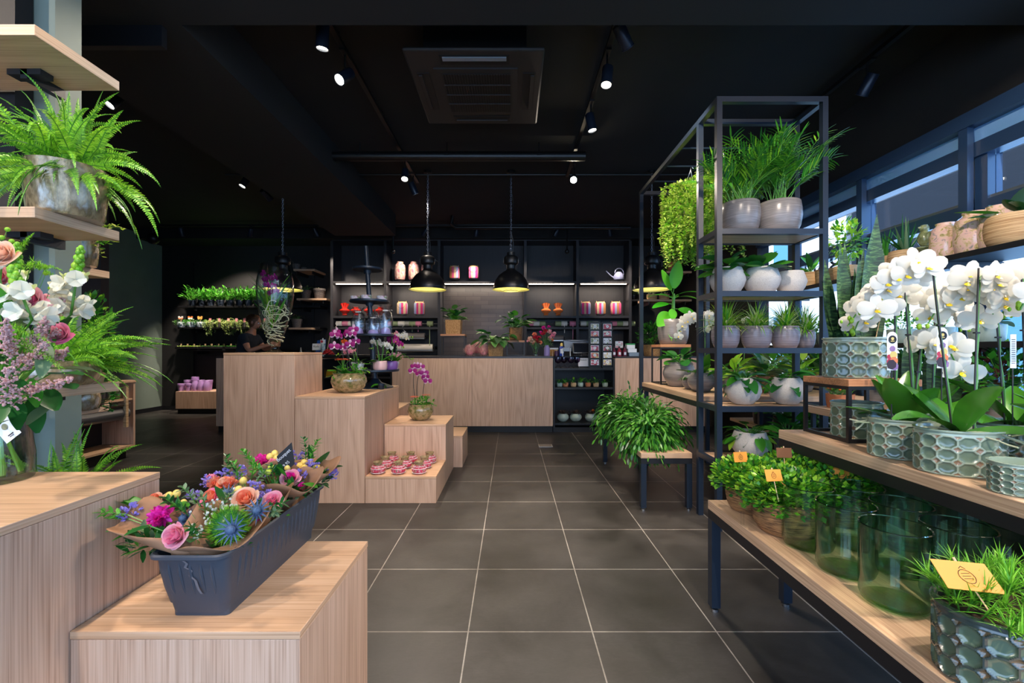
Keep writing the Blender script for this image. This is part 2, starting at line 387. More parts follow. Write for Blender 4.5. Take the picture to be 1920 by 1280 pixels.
# beams
struct('beam_near_ceiling', MB().box(XL, 1.45, 3.1, XR, 2.56, ZC, BEAM)).name = 'trim_2'
struct('trim_3', MB().box(-2.95, 2.56, 3.1, -1.935, 7.3, ZC, BEAM))
struct('trim_4', MB().box(XL, 8.1, 3.26, XR, YB, ZC, BEAM))
struct('trim_5', MB().box(-2.55, 2.56, 2.98, -2.05, 2.6, 3.1, base('dark_duct_box', '#15181e', .5)))
# brick niche behind the counter
def brickm():
    m = base('dark_brown_brick_tiles', rough=.35); tc = N(m, 'ShaderNodeTexCoord'); mp = N(m, 'ShaderNodeMapping')
    mp.inputs['Rotation'].default_value = (PI / 2, 0, 0); Lk(m, tc.outputs['Object'], mp.inputs['Vector'])
    b = N(m, 'ShaderNodeTexBrick'); b.inputs['Scale'].default_value = 1; b.inputs['Brick Width'].default_value = .30; b.inputs['Row Height'].default_value = .083
    b.inputs['Mortar Size'].default_value = .003; b.inputs['Color1'].default_value = lin('#352e2c'); b.inputs['Color2'].default_value = lin('#413936'); b.inputs['Mortar'].default_value = lin('#231e1d')
    Lk(m, mp.outputs[0], b.inputs['Vector']); Lk(m, b.outputs['Color'], bs(m).inputs['Base Color']); bump(m, b.outputs['Fac'], -.5, .006); return m
struct('wall_niche', MB().box(X_(826, 8.2), 8.55, 1.0, X_(985, 8.2), 8.62, 2.44, brickm()))
# the two free standing wall ends on the left that carry the shelves
struct('wall_end_sage', MB().box(-3.4, 1.79, 0, -1.87, 1.9, 3.1, MINT)).name = 'wall_partition'
struct('wall_end_dark', MB().box(XL + .02, 5.0, 0, -4.70, 5.1, 3.1, PANEL)).name = 'wall_screen'

# outside: pavement, street and facades across it
FAC = noisy('pale_render_facade', [(.3, '#e6e4e0'), (.7, '#f6f4f0')], 2, .8); FACD = base('dark_upper_facade', '#060a14', .7); FACG = base('facade_window_glass', '#5c90a8', .15)
struct('pavement', MB().box(XR + .15, -8, -.14, 40, 60, -.04, base('pavement_concrete', '#8d8c88', .8))).name = 'trim_6'
def building(x, y0, y1, h, dark_from, label, wins):
    b = thing('building', label, 'building', (x, y0, -.04)); m = MB(); L = y1 - y0
    m.box(0, 0, 0, 3, L, dark_from, FAC)
    m.obj('ground_floor_facade', b, smooth=False)
    m = MB(); m.box(0, 0, dark_from, 3, L, h, FACD if h - dark_from > 1 else FAC); m.obj('upper_facade', b, smooth=False)
    for (a, c, z0, z1) in wins:
        q = MB(); q.box(-.02, a, z0, .05, c, z1, FACG); f = q.obj('window', b, smooth=False)
    return b
building(9.5, 2.5, 12.2, 11, 3.05, 'dark building across the street with a white ground floor', [(1.0, 2.2, .4, 2.2), (3.2, 4.6, .4, 2.2), (5.6, 6.8, .4, 2.2)])
building(9.5, 12.4, 40, 7.2, 7.0, 'tall white building further down the street', [(2, 3.4, .8, 2.4), (5, 6.4, .8, 2.4), (8.5, 10, .8, 2.4), (2, 3.4, 4.2, 5.6)])

# shop name lettering on the window, read in mirror from inside
def text_mesh(body, size, mat_, name, depth=.002):
    cu = bpy.data.curves.new('t', 'FONT'); cu.body = body; cu.size = size; cu.extrude = depth; cu.align_x = 'CENTER'; cu.align_y = 'CENTER'; cu.resolution_u = 3
    o = bpy.data.objects.new('t', cu); COL.objects.link(o)
    dg = bpy.context.evaluated_depsgraph_get(); me = bpy.data.meshes.new_from_object(o.evaluated_get(dg)); me.name = name
    bpy.data.objects.remove(o); me.materials.clear(); me.materials.append(mat_); return me
LETW = base('white_window_lettering', '#b9b9bc', .6); LETG = base('grey_window_lettering', '#4a4644', .6)
wl = thing('window_lettering', 'round shop letters stuck on the window, mirrored from inside', 'lettering', (XR + .07, 4.55, 2.03))
e = Euler((PI/2, 0, PI/2)).to_matrix().to_4x4()
o = place(text_mesh('Best', .34, LETG, 'grey_letters'), 'grey_letters', wl); o.matrix_local = e
o = place(text_mesh('P', .30, LETW, 'white_letter'), 'white_letter', wl); o.matrix_local = Matrix.Translation((0, -.38, .17)) @ e

# ------------------------------------------------------------------ ceiling fittings
RAIL = base('black_track', '#0c0c0d', .4)
def track(p, q, label):
    t = thing('track_rail', label, 'track rail', p); m = MB(); d = Vector(q) - Vector(p)
    m.box(-.018 if d.x == 0 else 0, -.018 if d.y == 0 else 0, -.03, (.018 if d.x == 0 else d.x), (.018 if d.y == 0 else d.y), 0, RAIL); m.obj('rail', t, smooth=False)
    m = MB(); n = int(d.length // 1.2)
    for k in range(n + 1):
        c = d * ((k + .5) / (n + 1)); m.tube([(c.x, c.y, 0), (c.x, c.y, ZC - p[2])], .004, RAIL)
    m.obj('suspension_rod', t)
track((-1.22, -1.6, 3.40), (-1.22, 5.7, 3.40), 'long black track rail left of the air conditioner')
track((.70, -1.6, 3.40), (.70, 5.5, 3.40), 'long black track rail right of the air conditioner')
track((-3.17, -1.6, 3.40), (-3.17, 6.0, 3.40), 'black track rail above the left shelves')
track((2.69, -1.6, 3.40), (2.69, 4.4, 3.40), 'black track rail near the windows')
track((-6.2, 7.7, 3.40), (1.9, 7.7, 3.40), 'black track rail crossing in front of the back wall')
LENS = emit('lit_spot_lens', '#fff4dc', 22); LENSW = emit('bright_spot_lens', '#fff0d0', 120); LENSOFF = base('unlit_spot_lens', '#3a3a3c', .3)
HEAD = base('spot_head_metal', '#1a2230', .35, .3)
def spot(x, y, z, target, label, power=1.0, lens=None, lit=True, size=62, group='black track spotlights', blend=.6):
    t = thing('track_spotlight', label, 'spotlight', (x, y, z), group=None)
    d = (Vector(target) - Vector((x, y, z))).normalized(); q = d.to_track_quat('-Z', 'Y').to_matrix().to_4x4()
    m = MB(); m.lathe([(0, .075), (.036, .075), (.04, .07), (.04, -.068), (.043, -.07), (.043, -.075), (.036, -.075), (.033, -.055)], HEAD, 24)
    o = m.obj('lamp_head', t); o.matrix_local = q
    m = MB(); m.lathe([(.034, -.062), (0, -.060)], lens or (LENS if lit else LENSOFF), 24)
    l = m.obj('lens', t); l.matrix_local = q
    m = MB(); m.tube([(0, 0, .03), (0, 0, 3.37 - z)], .008, RAIL); m.box(-.02, -.06, 3.355 - z, .02, .06, 3.372 - z, RAIL); m.obj('mounting_arm', t)
    if power > 0:
        ld = bpy.data.lights.new('spot_beam', 'SPOT'); ld.energy = SPOT_W * power; ld.spot_size = R(size); ld.spot_blend = blend; ld.shadow_soft_size = .03; ld.color = SPOT_COL
        lo = bpy.data.objects.new('spot_beam', ld); COL.objects.link(lo); lo.parent = t; lo.matrix_local = Matrix.Translation(d * .085) @ q
    return t
spot(-1.22, 2.82, 3.22, (-1.5, 3.3, 0), 'dark spotlight cut by the near beam, left track', 1.2)
spot(-1.22, 3.2, 3.2, (-2.2, 1.3, 1.0), 'lit spotlight on the left track nearest the camera', 1.6)
spot(-1.22, 5.0, 3.2, (-1.0, 3.6, .5), 'lit spotlight far along the left track, upper of a pair', 1.3)
spot(-1.22, 5.42, 3.2, (-.3, 6.3, 1), 'last lit spotlight at the end of the left track', .8)
spot(.72, 2.82, 3.22, (1.7, 3.75, 2.2), 'tilted dark spotlight cut by the near beam, right track', 1.5)
spot(.70, 3.2, 3.2, (.3, 2.6, 0), 'lit cylinder spotlight on the right track beside the air conditioner', .9)
spot(.70, 3.85, 3.2, (1.2, 3.8, .5), 'lit spotlight midway along the right track', 1.4)
spot(.73, 5.12, 3.2, (.35, 3.0, 1.9), 'brightest spotlight shining straight at the camera', .5, lens=LENSW, size=80)
spot(-3.17, 3.5, 3.2, (-4.0, 2.2, .9), 'lit spotlight left of the fern shelf, under the left beam', 1.4)
spot(-3.17, 5.2, 3.2, (-4.0, 4.4, .8), 'small lit spotlight on the far left track', 1.6, size=50)
spot(-3.17, 5.65, 3.2, (-2.6, 8.0, 1.8), 'small dim spotlight at the end of the far left track', .9, size=50)
spot(2.69, 3.3, 3.2, (2.3, 5.0, 1.0), 'dark spotlight near the window track', 1.0)
for i, (px, tg, pw) in enumerate([(340, (-6.0, 8.45, 1.5), 2.0), (470, (-5.3, 8.5, 2.0), 2.8), (592, (-3.2, 8.4, 2.0), 1.1), (797, (-2.7, 8.5, 2.0), .8), (893, (-.9, 8.4, 1.8), 1.0), (1043, (.2, 8.3, 2.0), .8), (1143, (2.2, 8.4, 1.8), 1.4)]):
    spot(X_(px, 7.7), 7.7, 3.27, tg, 'small dark back-row spotlight, %s of seven' % nth(i, 7), pw, lit=False, size=60)
# fill spots added on the unseen track lengths above and behind the viewer
for qi, (x, y, tg, pw) in enumerate([(-1.22, .9, (-1.7, 1.25, .9), .9), (-1.22, -.6, (-.75, 1.2, .55), 1.3), (.7, 1.1, (2.84, 2.7, 1.9), 1.8), (.7, -.6, (1.3, 1.25, .55), 2.2),
                       (2.69, .8, (1.15, 1.3, .55), 2.0), (2.69, 1.25, (1.45, 1.4, 1.1), 1.3), (2.69, -.4, (1.9, 2.8, 1.8), 1.2), (-3.17, .3, (-1.7, 1.5, 1.8), 1.1), (-3.17, 1.2, (-6.6, 7.4, 1.4), 3.0), (.7, .2, (-.4, 4.2, .6), 1.6), (.7, 2.4, (-1.9, 3.7, 1.4), 1.8)]):
    spot(x, y, 3.2, tg, 'added fill spotlight overhead outside the picture, %s on the tracks behind the near beam' % (ORD + ['thirteenth'])[qi], pw)

# ceiling cassette air conditioner
ac = thing('ceiling_air_conditioner', 'square ceiling air conditioner cassette in the dark ceiling', 'air conditioner', (-.255, 3.4, 3.2))
ACM = base('dark_grey_ac_panel', '#241f1d', .6); ACD = base('ac_opening', '#080808', .6); ACL = base('ac_flap_white', '#7c8086', .5)
m = MB(); m.box(-.48, -.48, .0, .48, .48, .03, ACM); m.obj('panel', ac, bevel=.02)
m = MB(); m.box(-.36, -.36, .03, .36, .36, .25, ACD); m.obj('casing', ac, smooth=False)
m = MB(); m.box(-.30, -.30, -.012, .30, .30, 0, ACM); m.box(-.25, -.25, -.016, .25, .25, -.008, ACD)
for k in range(26): x = -.245 + k * .0196; m.box(x, -.25, -.022, x + .004, .25, -.012, ACM)
for k in range(3): y = -.125 + k * .125; m.box(-.25, y - .003, -.024, .25, y + .003, -.012, ACM)
m.obj('intake_grille', ac, smooth=False)
for k in range(4):
    a = k * PI / 2; m = MB(); m.box(-.24, -.43, -.004, .24, -.34, 0, ACD); o = m.obj('outlet_slot', ac, smooth=False, loc=None); o.rotation_euler = (0, 0, a)
    m = MB(); m.box(-.22, -.42, -.012, .22, -.395 if k else -.385, -.004, ACL if k == 0 else ACM); f = m.obj('flap', o, smooth=False)

# pipes
t = thing('ceiling_pipe', 'black pipe crossing under the ceiling behind the air conditioner', 'pipe', (-2.0, 4.75, 3.3))
m = MB(); m.tube([(0, 0, 0), (2.8, 0, 0)], .05, RAIL, 16); m.obj('pipe', t)
for x in (.35, 1.3, 2.3): m = MB(); m.tube([(x, 0, .045), (x, 0, .15)], .006, RAIL); m.lathe([(.055, -.01), (.055, .01)], RAIL, 16, (x, 0, 0)); m.obj('pipe_clamp', t)
t = thing('conduit_rail', 'thin black conduit crossing above the pendant lamps', 'conduit', (-3.6, 5.5, 3.40)); m = MB(); m.tube([(0, 0, 0), (6.0, 0, 0)], .012, RAIL, 8); m.obj('conduit', t)
t = thing('sprinkler_pipe', 'black water pipe with bend high above the back shelving', 'pipe', (-1.0, 7.35, 3.25)); m = MB()
m.tube([(0, 0, .2), (0, 0, .06), (.06, 0, 0), (3.0, 0, 0)], .03, RAIL, 10); m.obj('pipe', t)
for x, px in ((X_(287, 6.9), 'round black camera hanging at the left back corner'), (X_(737, 7.8), 'small dark detector hanging above the back shelving, left one'), (X_(1063, 7.8), 'small dark detector hanging above the back shelving, right one')):
    y = 6.9 if x < -5 else 7.8; t = thing('ceiling_sensor', px, 'ceiling sensor', (x, y, 2.95)); m = MB(); r = .09 if x < -5 else .04
    m.ball((0, 0, 0), r, PLASTIC, 16, 10); m.obj('dome', t); m = MB(); m.tube([(0, 0, r*.8), (0, 0, ZC - 2.95 if y < 7.9 else .2)], .018, PLASTIC); m.obj('stem', t)

# pendants
SHADE = base('matt_black_shade', '#141315', .34); INNER = base('pale_yellow_enamel', '#ece69a', .4); CHN = base('steel_chain', '#8c94a4', .3, .7)
def pendant(px, label):
    Y = 5.5; t = thing('pendant_lamp', label, 'pendant lamp', (X_(px, Y), Y, 1.95), group=None); R0 = .228
    m = MB(); m.lathe([(R0 + .006, 0), (R0 + .006, .012), (R0 - .01, .02), (R0 * .96, .06), (R0 * .86, .12), (R0 * .68, .18), (R0 * .42, .225), (.062, .245), (.055, .262), (0, .262)], SHADE, 40); m.obj('lamp_shade', t)
    m = MB(); m.lathe([(R0 + .004, .001), (R0 - .014, .02), (R0 * .93, .06), (R0 * .83, .118), (R0 * .65, .176), (R0 * .4, .22), (.0, .235)], INNER, 40); m.obj('shade_lining', t)
    m = MB(); m.lathe([(0, .26), (.05, .26), (.055, .27), (.055, .31), (.085, .325), (.09, .335), (.09, .40), (.075, .42), (.05, .43), (.05, .47), (0, .47)], PLASTIC, 24)
    m.box(-.1, -.012, .35, .1, .012, .385, PLASTIC); m.tube([(.1, 0, .37), (.13, 0, .35), (.13, 0, .29)], .006, PLASTIC); m.obj('housing', t)
    m = MB(); m.ball((0, 0, .09), .05, emit('dim_bulb', '#fff0c0', 14) if 'dim_bulb' not in bpy.data.materials else bpy.data.materials['dim_bulb'], 12, 8); m.obj('bulb', t)
    if px in (958, 530):
        m = MB()
        for k in range(12): a = k * PI / 6; m.tube([(.09*math.cos(a), .09*math.sin(a), -.012), (.16*math.cos(a), .16*math.sin(a), .01)], .002, INNER, 4)
        m.lathe([(.09, -.014), (.092, -.01)], INNER, 24); m.lathe([(.05, -.014), (.052, -.01)], INNER, 24); m.obj('wire_guard', t)
    m = MB(); z = .47; k = 0
    while z < ZC - 1.95 - .04:
        pts = []; 
        for j in range(9):
            a = 2*PI*j/8; u = .010*math.cos(a); vz = .017*math.sin(a); pts.append((u, 0, z+.015+vz) if k % 2 else (0, u, z+.015+vz))
        m.tube(pts, .0028, CHN, 5, cap=False); z += .026; k += 1
    m.obj('chain', t)
    m = MB(); m.tube([(.012+.02*math.sin(j*.9), .012*math.cos(j*.7), .43 + (ZC-1.95-.45)*j/14) for j in range(15)], .0035, RAIL, 5); m.obj('cord', t)
    m = MB(); m.lathe([(0, ZC-1.95-.005), (.05, ZC-1.95-.005), (.05, ZC-1.95-.03), (0, ZC-1.95-.035)], RAIL, 16); m.obj('ceiling_rose', t)
pendant(530, 'black dome pendant behind the orchid in the tall glass vase')
pendant(802, 'black dome pendant left of the brick niche')
pendant(958, 'black dome pendant with wire guard right of the brick niche')
pendant(1222, 'black dome pendant seen through the shelf frame')
# ------------------------------------------------------------------ display plinths
def plinth(x0, y0, x1, y1, h, label, split=None):
    t = thing('display_plinth', label, 'plinth', ((x0+x1)/2, (y0+y1)/2, 0)); a = (x1-x0)/2 - .0015; b = (y1-y0)/2 - .0015
    m = MB(); m.box(-a + .001, -b + .001, 0, a - .001, b - .001, h - .02, WZ); m.obj('body', t, bevel=.0012)
    m = MB(); m.wbox(-a, -b, h - .019, a, b, h, WX, WY); m.obj('top_board', t, bevel=.0012); return t
G1 = 'oak plinths of the stepped display'
XA, XB_, XC_, XD = X_(418, 3.41), X_(552, 3.41), X_(684, 3.41), X_(818, 3.41)
plinth(XA, 3.41, XB_, 3.92, 1.175, 'tallest oak plinth carrying the tall footed glass vase')
plinth(XB_, 3.41, XC_, 3.92, .834, 'front oak plinth under the large kalanchoe bowl')
plinth(XB_, 3.92, XC_, 4.45, .834, 'oak plinth under the black tiered stand')
plinth(XC_, 3.41, XD, 3.92, .209, 'low oak plinth with the nine red votive jars')
plinth(XC_, 3.92, XD, 4.45, .53, 'middle height oak plinth carrying the small orchid bowl')
plinth(XC_, 4.45, XD + .09, 4.97, .32, 'low oak plinth mostly hidden behind the orchid bowl plinth')
plinth(XB_, 4.45, XC_, 4.97, .60, 'oak plinth hidden behind the tiered stand')
plinth(-1.64, .70, -1.051, 1.31, .834, 'large oak plinth at left carrying the snapdragon vase')
plinth(-1.051, 1.036, -.501, 1.53, .53, 'foreground oak plinth under the grey flower trough')

# ------------------------------------------------------------------ counter
YC = 6.3; KICK = base('black_kick_plate', '#0e0e10', .5); CTOP = base('dark_counter_top', '#2a2222', .35)
def counter(x0, x1, label, depth=.7, splits=()):
    t = thing('sales_counter', label, 'counter', (x0, YC, 0)); w = x1 - x0
    m = MB(); m.box(.003, .05, 0, w - .003, depth, .09, KICK); m.obj('kick_plate', t, smooth=False)
    xs = [0] + [s - x0 for s in splits] + [w]
    for a, b in zip(xs[:-1], xs[1:]):
        m = MB(); m.box(a + .002, 0, .095, b - .002, .02, 1.075, WZ); m.obj('front_panel', t, smooth=False)
    m = MB(); m.box(.003, .021, .091, w - .003, depth, 1.074, WZ); m.obj('carcass', t, smooth=False)
    m = MB(); m.box(0, -.003, 1.078, w, depth, 1.10, CTOP); m.obj('worktop', t, smooth=False); return t
xl0, xl1, xm1, xr0, xr1 = X_(405, YC), X_(604, YC), X_(1037, YC), X_(1153, YC), X_(1330, YC)
counter(xl0, xl1, 'left stretch of the oak sales counter behind the tall plinth')
xm0 = X_(735, YC)
counter(xm0, xm1, 'long middle stretch of the oak sales counter with the potted plants', splits=[X_(885, YC)])
counter(xr0, xr1, 'right stretch of the oak sales counter behind the benches', splits=[X_(1206, YC)])
def niche(x0, x1, shelves, label, back_y=.62):
    t = thing('counter_shelf_unit', label, 'shelf unit', (x0, YC, 0)); w = x1 - x0
    m = MB(); m.box(.002, .05, 0, w-.002, .62, .07, KICK); m.obj('kick_plate', t, smooth=False)
    m = MB(); m.box(.002, .60, .07, w-.002, .62, 1.10, PLASTIC); m.obj('back_panel', t, smooth=False)
    for a in (.002, w - .022):
        m = MB(); m.box(a, 0, .07, a + .02, .6, 1.06, PLASTIC); m.obj('side_panel', t, smooth=False)
    for z in shelves:
        m = MB(); m.box(.024, 0, z - .03, w - .024, .6, z, PLASTIC); m.obj('shelf', t, smooth=False, bevel=.002)
    return t
def Zc(py): return Z_(py, YC)
niche(xm1 + .004, xr0 - .004, [Zc(793), Zc(726), Zc(690)], 'black open shelf unit set into the counter, right of the oak front')
niche(xl1 + .004, xm0 - .004, [.30, Zc(706), Zc(665)], 'black open shelf unit set into the counter, behind the tiered stand')

# ------------------------------------------------------------------ big back shelving
YS = 8.2
LED = emit('led_strip', '#ffe6c8', 14)
bk = thing('back_shelving', 'tall black shelving wall with lit shelves behind the counter', 'shelving', (0, YS, 0))
ups = [622, 722, 823, 985, 1083, 1182]; D = .42
xs = [X_(p, YS) for p in ups]; ztop = Z_(447, YS)
m = MB(); m.box(xs[0], .0, ztop - .04, xs[5], D, ztop, CAB); m.obj('top_panel', bk, smooth=False)
for x in xs:
    m = MB(); m.box(x - .025, 0, 0, x + .025, D, ztop - .041, CAB); m.obj('upright', bk, smooth=False)
for i in range(5):
    a, b = xs[i] + .026, xs[i+1] - .026; wide = i == 2
    if wide: m = MB(); m.box(a, D - .02, 2.42, b, D - .002, ztop - .041, CAB); m.obj('back_panel', bk, smooth=False)
    else: m = MB(); m.box(a, D - .02, 0, b, D - .002, ztop - .041, CAB); m.obj('back_panel', bk, smooth=False)
    for py in ([527] if wide else [527, 592, 613]):
        z = Z_(py, YS); m = MB(); m.box(a, .0, z - .04, b, D - .021, z, CAB); s = m.obj('shelf', bk, smooth=False)
        if py == 527:
            m = MB(); m.box(a + .04, .03, z - .052, b - .04, .05, z - .0405, LED); m.obj('led_strip', s, smooth=False)
    if not wide:
        m = MB(); m.box(a, .0, 1.04, b, D - .021, 1.08, CAB); m.obj('shelf', bk, smooth=False)
        m = MB(); m.tube([(a, .1, Z_(606, YS)), (b, .1, Z_(606, YS))], .008, CHROME, 8); m.obj('ribbon_rod', bk)
m = MB(); m.box(xs[2] + .026, 0, 1.02, xs[3] - .026, .35, 1.06, CTOP); m.obj('niche_ledge', bk, smooth=False)

for i, (x, e_) in enumerate([((xs[0]+xs[1])/2, 1), ((xs[1]+xs[2])/2, 1), ((xs[2]+xs[3])/2, 1.8), ((xs[3]+xs[4])/2, 1), ((xs[4]+xs[5])/2, 1)]):
    a = area('led_strip_light', (x, YS + .06, Z_(527, YS) - .06), (x, YS + .14, 1.0), .85 if i != 2 else 1.4, .02, 5 * e_, (1, .86, .7))

# ------------------------------------------------------------------ left back wall shelves
YL = 8.35
def wallshelf(px0, px1, py, label, mat_=None, depth=.32, th=.035, Y=YL, br=None, yb=YB):
    x0, x1, z = X_(px0, Y), X_(px1, Y), Z_(py, Y); t = thing('wall_shelf', label, 'shelf', ((x0+x1)/2, Y, z)); w = (x1-x0)/2
    m = MB(); m.box(-w, 0, -th, w, yb - Y - .005, 0, mat_ or PLASTIC); m.obj('board', t, smooth=False, bevel=.002)
    for a in (-w*.75, w*.75):
        m = MB(); m.box(a - .008, .02, -th - .06, a + .008, yb - Y - .005, -th, BLACK); m.obj('bracket', t, smooth=False)
    return z
zs1 = wallshelf(333, 600, 573, 'top black wall shelf holding the row of leaf cactus pots')
zs2 = wallshelf(333, 600, 613, 'middle black wall shelf with white pots and trailing plants')
zs3 = wallshelf(335, 600, 654, 'lowest black wall shelf with trays of small succulents')
for px in (362, 500, 588):
    t = thing('shelf_rail', 'black slotted wall rail, %s of three behind the left wall shelves' % nth([362,500,588].index(px), 3), 'wall rail', (X_(px, 8.69), 8.69, .6)); m = MB(); m.box(-.02, -.018, 0, .02, 0, 2.3, BLACK); m.obj('rail', t, smooth=False)
t = thing('drawer_unit', 'low oak box on a black base by the back wall, under the lilac vases', 'box', (X_(366, 8.1), 8.1, 0))
m = MB(); m.box(-.36, .05, 0, .36, .55, .10, KICK); m.obj('plinth_base', t, smooth=False)
m = MB(); m.box(-.365, 0, .101, .365, .58, .42, WZ); m.obj('box', t, bevel=.002)
# oak shelves right of the vase and beyond the frame (far wall)
ow = []
for (a, b, py, lb) in [(550, 590, 504, 'small oak wall shelf at the top, holding grey vases'), (556, 612, 559, 'oak wall shelf with two grey pots, left of the black shelving'), (541, 584, 614, 'short oak wall shelf with one grey pot of dark leaves')]:
    ow.append(wallshelf(a, b, py, lb, WBX, Y=8.2, th=.035))
ow.append(wallshelf(1250, 1297, 508, 'upper oak wall shelf with the terracotta pot, behind the shelf frame', WBX, Y=7.6, yb=7.93))
ow.append(wallshelf(1206, 1297, 561, 'lower oak wall shelf behind the shelf frame', WBX, Y=7.6, yb=7.93))

# ------------------------------------------------------------------ work bench at left
t = thing('work_bench', 'low oak work bench with black feet, seen behind the left shelves', 'work bench', (-4.22, 3.9, 0)); W = -.75; Lb = 1.0
m = MB(); m.box(W + .05, .05, 0, -.06, Lb - .05, .118, KICK); m.obj('kick_base', t, smooth=False)
m = MB(); m.box(W, 0, .12, 0, Lb, .14, WY); m.obj('bottom_panel', t, smooth=False)
for ya_ in (Lb - .025, 0): m = MB(); m.box(W, ya_, .141, 0, ya_ + .025, .835, WZ); m.obj('side_panel', t, smooth=False)
m = MB(); m.box(W, .026, .141, W + .4, Lb - .026, .835, PANEL); m.obj('back_panel', t, smooth=False)
m = MB(); m.box(W, 0, .836, .01, Lb, .86, WY); m.obj('worktop', t, smooth=False)
m = MB(); m.box(W + .41, .026, .64, -.01, Lb - .026, .66, WY); m.obj('shelf', t, smooth=False)
m = MB(); m.box(-.02, Lb - .13, .35, .012, Lb - .10, .80, RAFF); m.obj('wooden_lath', t, smooth=False)

# ------------------------------------------------------------------ near left shelf
def cant(x0, x1, y0, y1, z, label, th=.035, kb=None):
    t = thing('oak_shelf', label, 'shelf', ((x0+x1)/2, y1, z)); w = (x1-x0)/2; d = y1-y0
    m = MB(); m.wbox(-w, -d, -th, w, 0, 0, WBX, WB); m.obj('board', t, smooth=False, bevel=.0015)
    for a in (w - .22, -w + .15):
        m = MB(); m.box(a - .06, -d*.45, -th - .02, a + .06, -d*.30, -th, BLACK); m.box(a - .012, -d*.45, -th - .035, a + .012, .0, -th, BLACK); m.obj('bracket', t, smooth=False)
    return z
NX = -1.517
z1 = cant(-2.35, NX, 1.39, 1.69, 2.235, 'topmost oak shelf at the left edge')
z2 = cant(-2.35, NX, 1.39, 1.69, 1.655, 'oak shelf carrying the big silvery fern pot')
z3 = cant(-2.35, NX, 1.39, 1.69, 1.075, 'oak shelf behind the snapdragon bouquet')
z4 = cant(-2.35, NX, 1.39, 1.69, .50, 'low oak shelf with the fern, behind the large left plinth')
t = thing('shelf_post', 'black slotted steel post on the sage wall end', 'post', (-2.03, 1.75, 0)); m = MB(); m.box(-.09, -.03, 0, .0, .035, 3.05, BLACK); m.box(.002, -.03, 0, .075, .035, 3.05, base('brown_black_post', '#1c1614', .6)); m.obj('post', t, smooth=False)
q2 = cant(-2.8, -2.07, 1.905, 2.25, 1.60, 'short oak shelf behind the sage wall end, with one silvery pot')
q3 = cant(-2.8, -2.07, 1.905, 2.25, .92, 'lower oak shelf behind the sage wall end, with silvery pots')

# ------------------------------------------------------------------ steel and oak benches, right
def bench(x0, y0, x1, y1, z, label, th=.04, legs=True, t_=.04, bd=None, name='display_bench'):
    t = thing(name, label, 'bench', ((x0+x1)/2, (y0+y1)/2, 0)); a = (x1-x0)/2; b = (y1-y0)/2
    m = MB(); m.wbox(-a, -b, z - th, a, b, z, bd or WB, WBX); m.obj('top_board', t, bevel=.0015)
    m = MB(); zz = z - th - t_/2 - .0005; h = t_/2
    for s in (-1, 1):
        m.bar((s*(a-h), -b+h, zz), (s*(a-h), b-h, zz), t_, BLACK); m.bar((-a+h+t_, s*(b-h), zz), (a-h-t_, s*(b-h), zz), t_, BLACK)
    m.obj('steel_frame', t, smooth=False)
    if legs:
        for sx in (-1, 1):
            for sy in (-1, 1):
                m = MB(); m.box(sx*(a-h)-h, sy*(b-h)-h, .02, sx*(a-h)+h, sy*(b-h)+h, z-th-t_-.001, STEEL); l = m.obj('leg', t, smooth=False)
                m = MB(); m.lathe([(0,0),(.018,0),(.018,.012),(.008,.014),(.008,.03)], CHROME, 12, (sx*(a-h), sy*(b-h), 0)); m.obj('foot', l)
    return t
bench(.913, .55, 1.52, 2.03, .502, 'low front bench with the green glasses and seagrass pots')
bench(1.266, .35, 1.95, 2.07, .821, 'higher front bench with the white orchids in relief pots')
bench(.965, 3.25, 1.345, 4.62, .43, 'low bench covered by the bushy leaf cactus, beside the tall frame')
def riser(x0, y0, x1, y1, z0, z1, label, bd=None, th=.028, t_=.014, cat='riser'):
    t = thing('plant_riser', label, cat, ((x0+x1)/2, (y0+y1)/2, z0)); a = (x1-x0)/2; b = (y1-y0)/2; h = z1 - z0
    m = MB(); m.box(-a, -b, h - th, a, b, h, bd or WR); m.obj('top_board', t, bevel=.0015); q = t_/2
    m = MB()
    for sx in (-1, 1):
        for sy in (-1, 1): m.bar((sx*(a-q), sy*(b-q), q), (sx*(a-q), sy*(b-q), h-th-q), t_, BLACK)
        m.bar((sx*(a-q), -b+q, q), (sx*(a-q), b-q, q), t_*.98, BLACK); m.bar((sx*(a-q), -b+q, h-th-q), (sx*(a-q), b-q, h-th-q), t_*.98, BLACK)
        m.bar((-a+q, sx*(b-q), q), (a-q, sx*(b-q), q), t_*.97, BLACK); m.bar((-a+q, sx*(b-q), h-th-q), (a-q, sx*(b-q), h-th-q), t_*.97, BLACK)
    m.obj('steel_frame', t, smooth=False); return t
riser(1.362, 1.765, 1.66, 2.04, .821, 1.078, 'wood topped riser under the snake plant')
